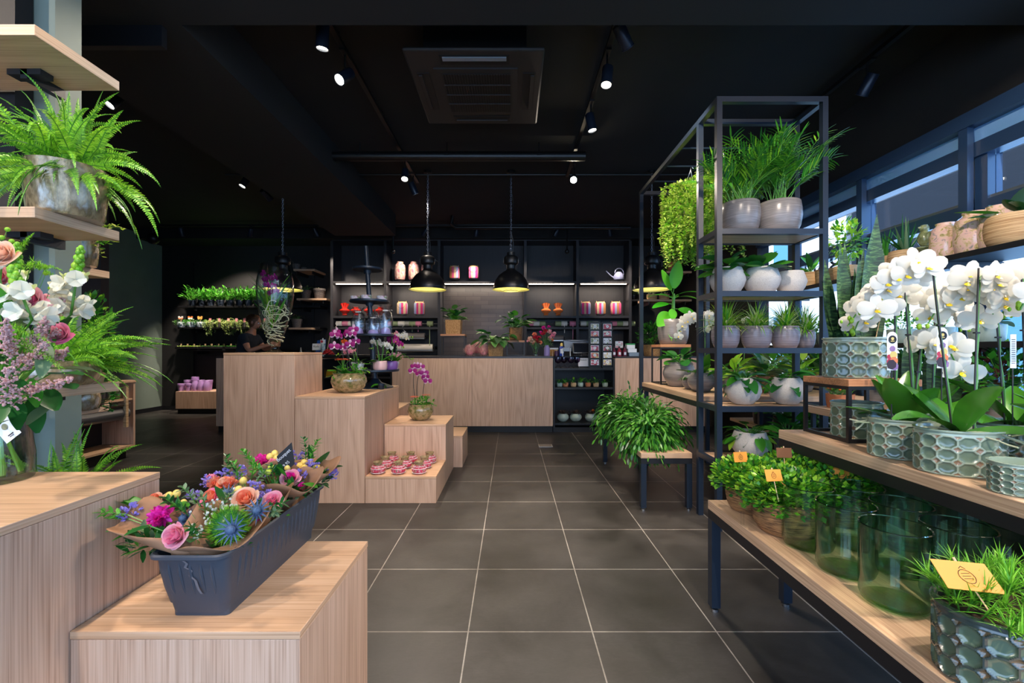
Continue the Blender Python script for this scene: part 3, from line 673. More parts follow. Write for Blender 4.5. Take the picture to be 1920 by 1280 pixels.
# tall frame
x0, x1, ya, yb, yc, H = 1.355, 2.09, 2.88, 3.20, 4.64, 2.87; T = .036
tf = thing('steel_shelf_frame', 'tall black steel frame with plant shelves in its near bay', 'shelf frame', (x0, ya, 0))
def tb(name, *bars):
    m = MB()
    for p, q in bars: m.bar(p, q, T, STEEL)
    return m.obj(name, tf, smooth=False)
w = x1 - x0; h = T/2; dy = yb - ya; dz = yc - ya
for x in (h, w - h):
    for y in (h, dy - h, dz - h): tb('post', ((x, y, h), (x, y, H - h - T)))
tb('top_frame', ((h, h, H - h), (h, dz - h, H - h)), ((w - h, h, H - h), (w - h, dz - h, H - h)), *[((h + T, y, H - h), (w - h - T, y, H - h)) for y in (h, dy - h, dz - h)])
SHZ = [Z_(428, ya), Z_(545, ya), Z_(652, ya), Z_(762, ya), .46]
for z in SHZ:
    m = MB(); zz = z - h
    for y in (h, dy - h): m.bar((h + T, y, zz), (w - h - T, y, zz), T * .99, STEEL)
    for x in (h, w - h): m.bar((x, h + T, zz), (x, dy - h - T, zz), T * .99, STEEL)
    s = m.obj('shelf_rim', tf, smooth=False)
    m = MB(); m.box(T + .001, T + .001, z - .03, w - T - .001, dy - T - .001, z - .003, WBX); m.obj('shelf_board', s, smooth=False)
bench(1.365 + .01, 3.215, 2.6, 4.60, .855, 'waist high oak bench inside the steel frame with grey pots', legs=False, name='frame_bench')
for o in [o for o in bpy.data.objects if o.name.startswith('frame_bench')]:
    for (a_, b_) in ((-.59, .62), (.59, .62), (.59, -.62)):
        m = MB(); m.box(a_-.018, b_-.018, 0, a_+.018, b_+.018, .774, STEEL); m.obj('leg', o, smooth=False)
riser(1.60 - .14, 4.28, 1.60 + .16, 4.56, .855, 1.25, 'slim riser with wooden top under the banana plant')

# ------------------------------------------------------------------ window shelving
WSX = 2.70
def wshelf(z, y0, y1, label, d=.36, mt=None):
    t = thing('window_shelf', label, 'shelf', (WSX, y0, z)); L = y1 - y0
    m = MB(); m.box(0, 0, -.035, d, L, 0, mt or BLACK); m.obj('board', t, smooth=False, bevel=.002)
    y = .45
    while y < L:
        m = MB(); m.box(.02, y - .01, -.08, d + .02, y + .01, -.036, BLACK); m.obj('bracket', t, smooth=False); y += .89
    return t
wshelf(1.783, 1.4, 4.9, 'upper black shelf along the window with flower jars and raffia baskets')
wshelf(1.245, 1.4, 4.9, 'middle black shelf along the window with pale pots')
wshelf(.80, 1.4, 5.4, 'lower oak shelf along the window packed with dark plants', mt=WB, d=.42)
wshelf(.36, 1.4, 5.4, 'lowest shelf along the window', mt=WB, d=.42)
for i, y in enumerate([1.20, 2.09, 2.98, 3.87, 4.76]):
    t = thing('window_post', 'dark steel post with painted sky tint standing before the window, %s from the camera' % ['nearest','second','third','fourth','farthest'][i], 'post', (3.10, y, 0)); m = MB(); m.box(-.022, -.03, 0, .022, .03, 2.70, WF)  # post takes the frame colour with the sky reflection painted in
    m.obj('post', t, smooth=False)
# ------------------------------------------------------------------ pots
def pot_prof(kind, r, h):
    if kind == 'cyl': o = [(r*.86, 0), (r*.9, h*.05), (r*.97, h*.5), (r, h)]
    elif kind == 'tub': o = [(r*.70, 0), (r*.78, h*.03), (r*.93, h*.25), (r*1.0, h*.55), (r*.98, h*.8), (r*.93, h)]
    elif kind == 'belly': o = [(r*.58, 0), (r*.66, h*.04), (r*.88, h*.28), (r, h*.52), (r*.97, h*.62), (r*.86, h*.84), (r*.78, h)]
    elif kind == 'sphere': o = [(r*.45, 0), (r*.55, h*.03), (r*.86, h*.25), (r, h*.5), (r*.93, h*.74), (r*.72, h*.95), (r*.68, h)]
    elif kind == 'cone': o = [(r*.70, 0), (r*.72, h*.03), (r*.92, h*.80), (r, h*.81), (r, h)]
    elif kind == 'hump': o = [(r*.75, 0), (r*.86, h*.05), (r*.97, h*.3), (r, h*.6), (r*.96, h*.85), (r*.90, h)]
    elif kind == 'bowl': o = [(r*.5, 0), (r*.6, h*.03), (r*.87, h*.25), (r, h*.55), (r*.95, h*.8), (r*.86, h*.93), (r*.9, h)]
    return o
def pot_mesh(mb, kind, r, h, m, seg=40, sx=1, sy=1):
    o = pot_prof(kind, r, h); rt = o[-1][0]; t = max(.004, r*.05)
    inn = [(rt - t*.3, h + t*.25), (rt - t, h), (rt - t*1.2, h*.7), (0, h*.7)]
    mb.lathe([(0, 0)] + o + inn, m, seg, sx=sx, sy=sy)
def relief_pot(mb, rx, ry, h, nu, nv, seg=300, vs_=60, dep=.005, m0=None, m1=None, m2=None):
    # rows of oval cells with small diamonds between, pressed into the glaze
    m0, m1, m2 = m0 or SAGE, m1 or SAGEL, m2 or SAGEB
    vs = []; fs = []; ms = []; lo, hi = .03, .88
    def cell(u, v):
        if v < lo or v > hi: return 1, .0
        vv = (v - lo) / (hi - lo) * nv; uu = u * nu
        du = (uu - math.floor(uu) - .5) * 2; dv = (vv - math.floor(vv) - .5) * 2
        e1 = (max(abs(du), abs(dv), (abs(du) + abs(dv)) / 1.38) / .89) ** 2
        du2 = min(abs(du), 2 - abs(du)); cu = 1 - abs(du); cv = 1 - abs(dv)
        e2 = (cu + cv) / .42
        if e1 < 1: return 0, -dep * (1 - e1 ** 3) * .9
        if e2 < 1: return 2, -dep * .7 * (1 - e2)
        return 1, dep * .5
    for j in range(vs_ + 1):
        v = j / vs_
        for i in range(seg):
            k, d = cell(i / seg, v); a = 2*PI*i/seg; f = 1 + d / rx
            if j == 0: f *= .97
            if v > .9: f = 1.0 + (.03 if v > .96 else -.01)
            vs.append((rx*f*math.cos(a), ry*f*math.sin(a), h*v))
    for j in range(vs_):
        for i in range(seg):
            i2 = (i+1) % seg; k, d = cell((i+.5)/seg, (j+.5)/vs_)
            fs.append(((j*seg+i, j*seg+i2, (j+1)*seg+i2, (j+1)*seg+i), k))
    for kk, mm in ((0, m0), (1, m1), (2, m2)):
        pass
    o = len(mb.v); mb.v.extend(vs); ids = [mb.mid(m0), mb.mid(m1), mb.mid(m2)]
    for f, k in fs: mb.f.append([q + o for q in f]); mb.mi.append(ids[k])
    s = ry / rx; mb.lathe([(rx*1.03, h), (rx*.99, h*1.01), (rx*.94, h), (rx*.92, h*.75), (0, h*.75)], m1, 64, sy=s)
    mb.lathe([(rx*.97, 0), (0, 0)], m0, 64, sy=s)

# ------------------------------------------------------------------ foliage makers (base of the plant at the origin)
def hdir(a, el): return Vector((math.cos(a)*math.cos(el), math.sin(a)*math.cos(el), math.sin(el)))
def fern(n, L, lo=20, hi=85, mats=(L_FERN,), pin=.085, seed=1, droop=1.5, az=(0, 2*PI)):
    def f(mb):
        r = random.Random(seed)
        for i in range(n):
            a = r.uniform(*az); el = R(r.uniform(lo, hi)); d = hdir(a, el); p = Vector((r.uniform(-.05, .05), r.uniform(-.05, .05), 0)); l = L*r.uniform(.6, 1.08); K = 44; st = l/K; m = r.choice(mats); dr = droop*r.uniform(.5, 1.2)
            rollv = r.uniform(-1.2, 1.2); pts = [p.copy()]
            for k in range(K):
                p = p + d*st; d = (d + Vector((0, 0, -dr/K*(.4 + 1.2*k/K)))).normalized(); pts.append(p.copy())
                t = k/K
                if t < .12: continue
                side = d.cross(Vector((0,0,1)));
                if side.length < .05: side = Vector((1,0,0))
                side = Quaternion(d, rollv) @ side.normalized(); W = L*pin*math.sin(PI*min(1, .12+.9*t))**.6*(1.05 - t*.75)
                for s in (-1, 1):
                    q = side*s + d*.35 + Vector((0,0, r.uniform(-.25, .15))); q.normalize(); b = d*(st*.46)
                    mb.add([tuple(p - b), tuple(p + q*W*.55 - b*.75), tuple(p + q*W), tuple(p + q*W*.5 + b*.9), tuple(p + b*.6)], [(0,1,2,3,4)], m)
            mb.tube(pts[::5] + [pts[-1]], [.0018]*len(pts[::5]) + [.0005], STEMG, 3, cap=False)
    return f
def strappy(n, L, W, mats, lo=30, hi=85, droop=1.3, prof='grass', seed=1, nseg=5, fold=.3, spread=.02):
    def f(mb):
        r = random.Random(seed)
        for i in range(n):
            a = r.uniform(0, 2*PI); el = R(r.uniform(lo, hi))
            mb.blade((r.uniform(-spread, spread), r.uniform(-spread, spread), 0), hdir(a, el), L*r.uniform(.6, 1.1), W*r.uniform(.8, 1.2), r.choice(mats), nseg, droop*r.uniform(.5, 1.3), fold, prof)
    return f
def broad(n, H, L, W, mats, spread=.5, prof='leaf', seed=1, droop=.8, upright=55, stem=True, nseg=6, fold=.25):
    def f(mb):
        r = random.Random(seed)
        for i in range(n):
            a = 2*PI*i/n*2.4 + r.uniform(-.4, .4); el = R(upright + r.uniform(-25, 25)); hh = H*r.uniform(.25, 1); d = hdir(a, el)
            p0 = Vector((r.uniform(-.015, .015), r.uniform(-.015, .015), 0)); p1 = p0 + d*hh + Vector((0, 0, .0)); k = r.uniform(.75, 1.1)
            if stem: mb.tube([p0, (p0+p1)/2 + Vector((0,0,hh*.06)), p1], .0028, STEMG, 5, cap=False)
            d2 = hdir(a + r.uniform(-.4, .4), el - R(r.uniform(20, 50)))
            mb.blade(p1, d2, L*k, W*k, r.choice(mats), nseg, droop*r.uniform(.5, 1.3), fold, prof, roll=r.uniform(-.4, .4))
    return f
def bushy(rx, ry, rz, n, leaf, mats, seed=1, z0=0, down=.3, ratio=.6, stems=True, shell=.45, kind='quad'):
    def f(mb):
        r = random.Random(seed)
        for i in range(n):
            a = r.uniform(0, 2*PI); c = r.uniform(-down, 1); s = math.sqrt(max(0, 1 - c*c)); k = r.uniform(shell, 1)**.6
            dirv = Vector((s*math.cos(a), s*math.sin(a), c)); p = Vector((dirv.x*rx*k, dirv.y*ry*k, z0 + dirv.z*rz*k))
            q = (dirv + Vector((r.uniform(-.8, .8), r.uniform(-.8, .8), r.uniform(-.3, .9)))).normalized(); l = leaf*r.uniform(.6, 1.2)
            if kind == 'quad': mb.quadleaf(p, q, l, l*ratio, r.choice(mats), up=(r.uniform(-.5,.5), r.uniform(-.5,.5), 1))
            else: mb.blade(p, q, l, l*ratio, r.choice(mats), 3, r.uniform(.2, .9), .25, 'leaf', roll=r.uniform(-.6, .6))
            if stems and i % 14 == 0: mb.tube([(0, 0, 0), p*.5 + Vector((0,0,.01)), p], .0015, STEMG, 3, cap=False)
    return f
def trailing(n, L, rad, leaf, mats, seed=1, out=.12, rise=.05, lvar=.5, ratio=.6, step=.012, az=None):
    def f(mb):
        r = random.Random(seed)
        for i in range(n):
            a = r.uniform(*(az or (0, 2*PI))); o = r.uniform(.3, 1)*out; l = L*r.uniform(1 - lvar, 1)
            p = Vector((rad*.5*math.cos(a)*r.random(), rad*.5*math.sin(a)*r.random(), 0)); d = hdir(a, R(r.uniform(20, 70))); K = int((l + rise)/step); pts = [p.copy()]
            for k in range(K):
                hor = Vector((p.x, p.y, 0)).length; g = -.10 if hor < o + rad*.6 else -.28
                d = (d + Vector((r.uniform(-.12,.12), r.uniform(-.12,.12), g + r.uniform(-.05,.05)))).normalized()
                if hor > o + rad: d = (d - Vector((p.x, p.y, 0)).normalized()*.15).normalized()
                p = p + d*step; pts.append(p.copy())
                for s in (0, 1):
                    q = Vector((r.uniform(-1,1), r.uniform(-1,1), r.uniform(-.6,.6))).normalized(); mb.quadleaf(p, q, leaf*r.uniform(.6,1.2), leaf*ratio, r.choice(mats))
            mb.tube(pts[::6] + [pts[-1]], .0012, STEMG, 3, cap=False)
    return f
def palm(n, H, L, seed=1):
    def f(mb):
        r = random.Random(seed)
        for i in range(n):
            a = i*2.4 + r.uniform(-.4, .4); el = R(r.uniform(58, 88)); d = hdir(a, el); p = Vector((r.uniform(-.05,.05), r.uniform(-.05,.05), 0)); h = H*r.uniform(.5, 1); K = 20; pts = [p.copy()]; rl = r.uniform(-.9, .9)
            for k in range(K):
                u = k/K; p = p + d*(h/K); d = (d + hdir(a, 0)*.015 + Vector((0,0,-.015 - .07*u*u))).normalized(); pts.append(p.copy())
                if u > .42:
                    side = d.cross(Vector((0,0,1))); side = side.normalized() if side.length > .05 else Vector((1,0,0)); side = Quaternion(d, rl) @ side
                    for s in (-1, 1): mb.blade(p, side*s + d*.9 + Vector((0,0,.15)), L*r.uniform(.75, 1.05)*(1.1 - abs(u - .68)*1.4), L*.10, r.choice((L_MID, L_DARK, L_MID, L_FERN)), 3, .6, .25, 'leaf')
            mb.blade(p, d, L*.8, L*.1, L_MID, 3, .5, .25, 'leaf'); mb.tube(pts[::2], .002, STEMG, 4, cap=False)
    return f
def leafcactus(n, L, seed=1, seg=4, mats=(L_CACT,), lo=0, hi=80, droop=.5, W=.026, arch=True):
    def f(mb):
        r = random.Random(seed)
        for i in range(n):
            a = r.uniform(0, 2*PI); d = hdir(a, R(r.uniform(lo, hi))); p = Vector((r.uniform(-.05,.05), r.uniform(-.05,.05), 0)); l = L/seg
            for k in range(seg + r.choice((-1, 0, 0))):
                ll = l*r.uniform(.8, 1.2); m = r.choice(mats)
                p = mb.blade(p, d, ll, W*r.uniform(.8, 1.15), m, 3, .15, .12, 'leaf', roll=r.uniform(-.8, .8))
                d = (d + Vector((r.uniform(-.25,.25), r.uniform(-.25,.25), -droop*r.uniform(.4, 1.2)))).normalized()
                if r.random() < .3: mb.blade(p, (d + Vector((r.uniform(-.7,.7), r.uniform(-.7,.7), 0))).normalized(), ll, W, m, 3, .4, .12, 'leaf', roll=r.uniform(-.8,.8))
    return f
def rosette(n, r0, mats, seed=1):
    def f(mb):
        r = random.Random(seed)
        for i in range(n):
            a = i*2.4; k = i/n; mb.blade((0,0,0), hdir(a, R(15 + 65*k)), r0*(1.1 - .5*k), r0*.4, r.choice(mats), 3, .1, .3, 'leaf')
    return f
def merge(*fs):
    def f(mb):
        for g in fs: g(mb)
    return f
def at(fn, x, y, z, s=1):
    def f(mb):
        t = MB(); fn(t); mb_add(mb, t, (x, y, z), s)
    return f
def mb_add(mb, t, off, s=1):
    o = len(mb.v); mb.v.extend([(v[0]*s+off[0], v[1]*s+off[1], v[2]*s+off[2]) for v in t.v]); ids = [mb.mid(m) for m in t.mats]
    for f, k in zip(t.f, t.mi): mb.f.append([q+o for q in f]); mb.mi.append(ids[k])

def plant(name, label, cat, loc, pot, leaves, group=None, rotz=0, pname='pot', soil=True, lname='foliage', lz=.84, extra=None):
    """pot = (kind, r, h, material[, sx, sy]); leaves = (cache key, maker) or a list of (part name, key, maker)"""
    t = thing(name, label, cat, loc, rotz, group); kind, r, h, m = pot[:4]; sx, sy = (pot[4:6] if len(pot) > 4 else (1, 1))
    place(cached('pot_%s_%.3f_%.3f_%s_%.2f' % (kind, r, h, m.name, sx), lambda b: pot_mesh(b, kind, r, h, m, sx=sx, sy=sy), 50), pname, t)
    rt = pot_prof(kind, r, h)[-1][0]*.93
    if soil: place(cached('soil_%.3f_%.3f' % (rt, h), lambda b: b.lathe([(rt*.97, h*lz - .006), (rt*.6, h*lz), (0, h*lz + .004)], SOIL, 24, sx=sx, sy=sy)), 'soil', t)
    if isinstance(leaves, tuple): leaves = [(lname,) + leaves]
    for (pn, key, fn) in leaves: place(cached(key, fn), pn, t, loc=(0, 0, h*lz), rot=(0, 0, rnd.uniform(0, 6)) if pn == 'foliage' else None)
    return t

# ------------------------------------------------------------------ flowers
def rose(mb, c, d, r_, m, mo=None, n=17, seed=1):
    rr_ = random.Random(seed); d = Vector(d).normalized(); a0 = d.orthogonal().normalized(); b0 = d.cross(a0); c = Vector(c) - d*r_*.35; n = max(n, 20)
    mb.ball(c + d*r_*.35, r_*.30, m, 8, 6); mb.ball(c - d*r_*.15, r_*.4, STEMG, 8, 6)
    for i in range(n):
        k = i/(n-1); a = i*2.39 + rr_.uniform(-.15, .15); rb = r_*(.10 + .30*k); rt = r_*(.14 + .66*k); H = r_*(1.25 - .45*k*k); wA = 1.05 + .25*k; vs = []; ns, nt_ = 6, 5
        for j in range(nt_ + 1):
            t = j/nt_; rad = rb + (rt - rb)*t**.8 + r_*.34*k*k*max(0, t - .55)**1.3*2.0; z = H*t - r_*.35*k*max(0, t - .7)
            wt = wA*(.55 + .45*math.sin(PI*(.12 + .7*t)))
            for q in range(ns + 1):
                s = (q/ns - .5)*2; an = a + s*wt; e_ = (1 - .12*s*s) ; zz = z - (abs(s)**2.5)*r_*.28*t
                o = a0*math.cos(an) + b0*math.sin(an); vs.append(tuple(c + d*zz + o*rad*(1 + .05*s)))
        mb.add(vs, [(j*(ns+1)+q, j*(ns+1)+q+1, (j+1)*(ns+1)+q+1, (j+1)*(ns+1)+q) for j in range(nt_) for q in range(ns)], (mo if (mo and k > .62) else m))
def carn(mb, c, d, r_, m, n=60, seed=1, mo=None):      # ruffled, peony-like head
    r = random.Random(seed); d = Vector(d).normalized(); c = Vector(c)
    for i in range(n):
        q = (Vector((r.gauss(0,1), r.gauss(0,1), r.gauss(0,1))).normalized() + d*.75).normalized(); k = r.uniform(.75, 1)
        mb.blade(c, q, r_*k, r_*.62, m if (not mo or r.random() < .7) else mo, 3, r.uniform(-.4, .6), .5, 'round', roll=r.uniform(-1.5, 1.5))
def cluster(mb, c, rad, n, br, m, seed=1, d=(0,0,1), sq=.7):
    r = random.Random(seed)
    for i in range(n):
        q = Vector((r.gauss(0,1), r.gauss(0,1), abs(r.gauss(0,1))*.8)).normalized()*rad*r.uniform(.6, 1); mb.ball(Vector(c) + Vector((q.x, q.y, q.z*sq)), br*r.uniform(.8, 1.2), m, 6, 4)
def statice(mb, c, rad, seed=1, m=None, n=26):
    r = random.Random(seed)
    for i in range(n):
        q = Vector((r.gauss(0,1), r.gauss(0,1), r.gauss(0,1)*.9+.3)).normalized(); p = Vector(c) + q*rad*r.uniform(.5, 1)
        for k in range(4): mb.blade(p, (q + Vector((r.uniform(-.9,.9), r.uniform(-.9,.9), r.uniform(-.4,.9)))).normalized(), rad*.42, rad*.36, m or P_LILAC, 2, .1, .4, 'round', roll=r.uniform(-1,1))
def thistle(mb, c, d, r_, seed=1):
    r = random.Random(seed); d = Vector(d).normalized(); a = d.orthogonal().normalized(); b = d.cross(a); c = Vector(c)
    mb.ball(c + d*r_*.1, r_*.36, THIS, 10, 8)
    for i in range(90):
        q = Vector((r.gauss(0,1), r.gauss(0,1), r.gauss(0,1))).normalized(); mb.blade(c + d*r_*.1 + q*r_*.33, q, r_*.16, r_*.05, THIS, 1, 0, 0, 'grass')
    for i in range(14):
        an = 2*PI*i/14; o = (a*math.cos(an) + b*math.sin(an)); mb.blade(c - d*r_*.35, o + d*.35, r_*1.35, r_*.24, THIS, 3, .1, .4, 'grass', up=d)
def mossball(mb, c, r_, seed=1):
    r = random.Random(seed); mb.ball(c, r_*.8, L_DARK, 10, 8)
    for i in range(900):
        q = Vector((r.gauss(0,1), r.gauss(0,1), r.gauss(0,1))).normalized(); mb.blade(Vector(c) + q*r_*.68, q + Vector((r.uniform(-.4,.4), r.uniform(-.4,.4), r.uniform(-.2,.4))), r_*.36, r_*.05, L_FERN, 1, .3, .1, 'grass', roll=r.uniform(-1,1))
def sprig(mb, p, d, L, leaf, m, seed=1, n=9, ratio=.5):
    r = random.Random(seed); p = Vector(p); d = Vector(d).normalized(); pts = [p.copy()]
    for i in range(n):
        p = p + d*L/n; d = (d + Vector((r.uniform(-.1,.1), r.uniform(-.1,.1), -.03))).normalized(); pts.append(p.copy()); sd = d.cross(Vector((.1, .2, 1))).normalized(); sd = Quaternion(d, i*1.2) @ sd
        for s in (-1, 1): mb.blade(p, sd*s + d*.7, leaf*r.uniform(.7,1.1), leaf*ratio, m, 3, .3, .25, 'leaf')
    mb.tube(pts, .0014, STEMG, 4, cap=False)
def orchid_mesh(key, s, m, lip, m2=None):
    # faces local -Y, s = overall width
    def f(mb):
        r = random.Random(3); N_ = Vector((0, -1, 0))
        for a, l, w_, mm in [(90, .5, .34, m), (215, .5, .32, m), (325, .5, .32, m)]:
            mb.blade((0, .004, 0), (math.cos(R(a)), -.1, math.sin(R(a))), s*l, s*w_, mm, 6, .0, -.25, 'round', up=(0, -1, 0))
        for a in (12, 168): mb.blade((0, -.002, 0), (math.cos(R(a)), -.12, math.sin(R(a))), s*.53, s*.54, m2 or m, 8, .25, -.30, 'round', up=(0, -1, 0))
        mb.ball((0, -s*.05, 0), s*.045, m, 6, 5); mb.blade((0, -s*.03, -s*.02), (0, -.8, -.7), s*.24, s*.18, lip, 4, -.3, -.6, 'round', up=(0, 0, 1))
        for q in (-1, 1): mb.blade((0, -s*.03, -s*.03), (q*.8, -.6, .2), s*.1, s*.08, lip, 3, 0, -.5, 'round')
    return cached(key, f)
OW = lambda s: orchid_mesh('white_orchid_flower_%.3f' % s, s, P_WHITE, P_LIP)
OP = lambda s: orchid_mesh('purple_orchid_flower_%.3f' % s, s, P_PINKW, P_WHITE, P_PURP)
def facing(p, d, roll=0, sc_=1):      # matrix putting local -Y along d
    d = Vector(d).normalized(); q = d.to_track_quat('-Y', 'Z'); return Matrix.Translation(p) @ q.to_matrix().to_4x4() @ Matrix.Rotation(roll, 4, 'Y') @ Matrix.Scale(sc_, 4)
def orchid_leaves(n, L, W, seed=1):
    def f(mb):
        r = random.Random(seed)
        for i in range(n): a = (i % 2)*PI + r.uniform(-.7, .7) + i*.35; mb.blade((0, 0, 0), hdir(a, R(r.uniform(12, 62))), L*r.uniform(.7, 1.1), W*r.uniform(.85, 1.1), L_ORCH, 8, r.uniform(.5, 1.1), .35, 'leaf', roll=r.uniform(-.3,.3))
    return f
def orchid(label, loc, pot, stems, fs=.085, leafL=.28, leafW=.085, nleaf=6, seed=1, group=None, fmesh=None, relief=None, roots=True, tagcard=None, stake=True, rotz=0):
    """stems: list of dicts(dir azimuth, h = stake height, reach, n flowers, drop)"""
    t = thing('potted_orchid', label, 'orchid', loc, rotz, group); r = random.Random(seed); fm = fmesh or OW(fs)
    if relief: rx, ry, h, nu, nv = relief; place(cached('relief_%.3f_%.3f_%.3f' % (rx, ry, h), lambda b: relief_pot(b, rx, ry, h, nu, nv), 80), 'pot', t); rt = rx*.92; sy = ry/rx
    else: kind, rt, h, m = pot; place(cached('pot_%s_%.3f_%.3f_%s' % (kind, rt, h, m.name), lambda b: pot_mesh(b, kind, rt, h, m)), 'pot', t); rt = pot_prof(kind, rt, h)[-1][0]*.9; sy = 1
    place(cached('soil_o_%.3f_%.3f_%.2f' % (rt, h, sy), lambda b: b.lathe([(rt*.97, h*.85), (0, h*.88)], SOIL, 24, sy=sy)), 'soil', t)
    z = h*.86
    if roots:
        mb = MB()
        for i in range(9):
            a = r.uniform(0, 2*PI); p = Vector((0, 0, z)); pts = [p]; d = hdir(a, .3)
            for k in range(7): p = p + d*rt*.22; d = (d + Vector((r.uniform(-.5,.5), r.uniform(-.5,.5), -.15 if p.z > z else .2))).normalized(); pts.append(p.copy())
            mb.tube(pts, .0028, ROOT, 5)
        mb.obj('aerial_roots', t)
    place(cached('orchid_leaves_%d_%.2f_%.2f_%d' % (nleaf, leafL, leafW, seed), orchid_leaves(nleaf, leafL, leafW, seed)), 'leaves', t, loc=(0, 0, z))
    for st in stems:
        a = R(st['az']); hh = st['h']; b = Vector((st.get('x', r.uniform(-.4,.4)*rt), st.get('y', 0), z)); lean = hdir(a, 0)*st.get('lean', .03)
        if stake:
            mb = MB(); mb.tube([b, b + Vector((0, 0, hh)) + lean], .0026, STEMD, 6); mb.obj('stake', t)
            mb = MB(); mb.box(b.x + lean.x*.6 - .008, b.y + lean.y*.6 - .004, z + hh*.6, b.x + lean.x*.6 + .008, b.y + lean.y*.6 + .004, z + hh*.6 + .005, STEMD); mb.obj('clip', t, smooth=False)
        p = b + Vector((.008, .004, 0)); pts = [p.copy()]; K = 8
        for k in range(1, K + 1): pts.append(p + Vector((0, 0, hh*.93))*(k/K) + lean*(k/K) + Vector((r.uniform(-.003,.003), 0, 0)))
        tip = pts[-1]; reach = st['reach']; drop = st.get('drop', .08); n = st['n']; arc = []
        for k in range(1, n + 3):
            u = k/(n+2); q = tip + hdir(a, 0)*reach*u + Vector((0, 0, .05*math.sin(PI*u*.9) - drop*u*u)); pts.append(q); arc.append(q)
        mb = MB(); mb.tube(pts, [.0034]*(K+1) + [.0024]*(len(pts)-K-1), st.get('mat', STEMG), 6); mb.obj('flower_stem', t)
        for k in range(n):
            q = arc[k]; s = -1 if k % 2 else 1; sd = hdir(a, 0).cross(Vector((0,0,1))); off = sd*s*fs*.33 + Vector((0, 0, -fs*.18*(k % 3)))
            fd = st.get('face', (-.35, -1, .05)); fd = Vector(fd) + Vector((r.uniform(-.45,.45), r.uniform(-.3,.3), r.uniform(-.2,.25))) + sd*s*.35
            place(fm, 'flower', t, mat4=facing(q + off, fd, r.uniform(-.3,.3), r.uniform(.85, 1.1)))
        mb = MB()
        for k in range(3): q = arc[-1] + Vector((r.uniform(-.02,.02), r.uniform(-.02,.02), r.uniform(0,.03))) + hdir(a,0)*.012*k; mb.ball(q, fs*.1*(1-.2*k), L_LIME, 7, 6, (.8,.8,1.2))
        mb.obj('buds', t)
    return t
CARDW = base('white_card', '#e9e9ea', .6); CARDK = base('orange_kraft_tag', '#d98c2e', .6); INK = base('dark_ink', '#33241a', .7); CARDB = base('black_card_print', '#15151a', .6)
PEG = base('pale_wood_peg', '#d8b48c', .6); CHALKB = base('chalkboard', '#141417', .7); CHALK = base('chalk', '#c8c8cc', .8)
# ================================================================== LEFT FOREGROUND
# ---- fern in the big silvery pot and the other shelf plants
F_BIG = ('fern_big', fern(130, .34, -5, 88, seed=4, droop=2.1))
plant('potted_fern', 'bushy bright fern in the big silvery mercury pot at the upper left', 'fern', (X_(126, 1.53), 1.53, z2), ('cyl', .110, .178, MERC), F_BIG)
plant('potted_fern', 'fern spreading to the right beside the bouquet, in the squat silvery pot', 'fern', (X_(112, 1.53), 1.53, z3), ('hump', .11, .085, MERC), ('fern_mid', fern(80, .32, -10, 80, seed=9, droop=1.2, az=(-1.4, 2.2))))
plant('potted_ivy', 'small yellow green trailing plant in front of the tape dispenser', 'plant', (X_(172, 1.64), 1.64, z3), ('cone', .045, .05, RAFF), ('ivy_small', bushy(.085, .06, .06, 170, .035, (L_LIME, L_MID), 3, .01, .2, kind='blade')))
plant('potted_fern', 'fern with upright fronds behind the large left plinth', 'fern', (X_(128, 1.58), 1.58, z4), ('cyl', .10, .14, MERC), ('fern_low', fern(52, .34, 20, 85, seed=12, droop=1.2)))
plant('potted_ivy', 'yellow green leafy plant in the silvery pot behind the sage wall end', 'plant', (X_(142, 2.08), 2.08, q2), ('cyl', .085, .135, MERC), ('ivy_yellow', merge(trailing(14, .16, .07, .028, (L_LIME, L_TRAIL), 5), bushy(.12, .09, .08, 180, .03, (L_LIME, L_MID), 6))))
plant('potted_ivy', 'deep green ivy rising behind the sage wall end, above the fern', 'plant', (X_(170, 2.16), 2.16, q3), ('cyl', .055, .09, BLACK), ('ivy_deep', merge(bushy(.10, .09, .22, 420, .04, (L_MID, L_DARK, L_FERN), 9, .27, 1, kind='blade'), trailing(10, .2, .05, .04, (L_DARK, L_MID), 8, .05))))
plant('silver_pot', 'small silvery pot on the lower shelf, right of the sage wall end', 'pot', (X_(152, 2.03), 2.03, q3), ('hump', .070, .085, MERC), [])
plant('silver_pot', 'small silvery pot on the lower shelf, nearest the sage wall end', 'pot', (X_(100, 2.03), 2.03, q3), ('hump', .058, .08, MERC), [])

# ---- snapdragon vase bouquet
VC = Vector((-1.455, 1.215, .834)); RV = .088
t = thing('vase_bouquet', 'mixed bouquet of snapdragons, roses and astilbe in a clear glass vase', 'bouquet', VC)
m = MB(); m.lathe([(0, .001), (RV, .001), (RV+.004, .012), (RV+.003, .07), (RV*.92, .15), (RV*.80, .22), (RV*.74, .265), (RV*.74 - .004, .265), (RV*.78, .22), (RV*.89, .15), (RV-.002, .07), (RV-.004, .018), (0, .016)], GLASS, 48); m.obj('vase', t)
m = MB(); m.lathe([(0, .017), (RV-.006, .02), (RV-.004, .07), (RV*.9, .125), (0, .125)], WATER, 40); m.obj('water', t)
m = MB(); r = random.Random(2)
for i in range(14):
    a = r.uniform(0, 2*PI); m.tube([(RV*.75*math.cos(a), RV*.75*math.sin(a), .02), (.02*math.cos(a+1), .02*math.sin(a+1), .17), (-.1*math.cos(a), -.1*math.sin(a), .33)], .0042, STEML, 6)
m.obj('stems', t)
def vp(px, py, Y): return WP(px, py, Y) - VC
root0 = Vector((0, 0, .2))
def stemto(m, p, r_=.002): m.tube([root0, (root0 + p)/2 + Vector((0, 0, .04)), p], r_, STEMG, 5)
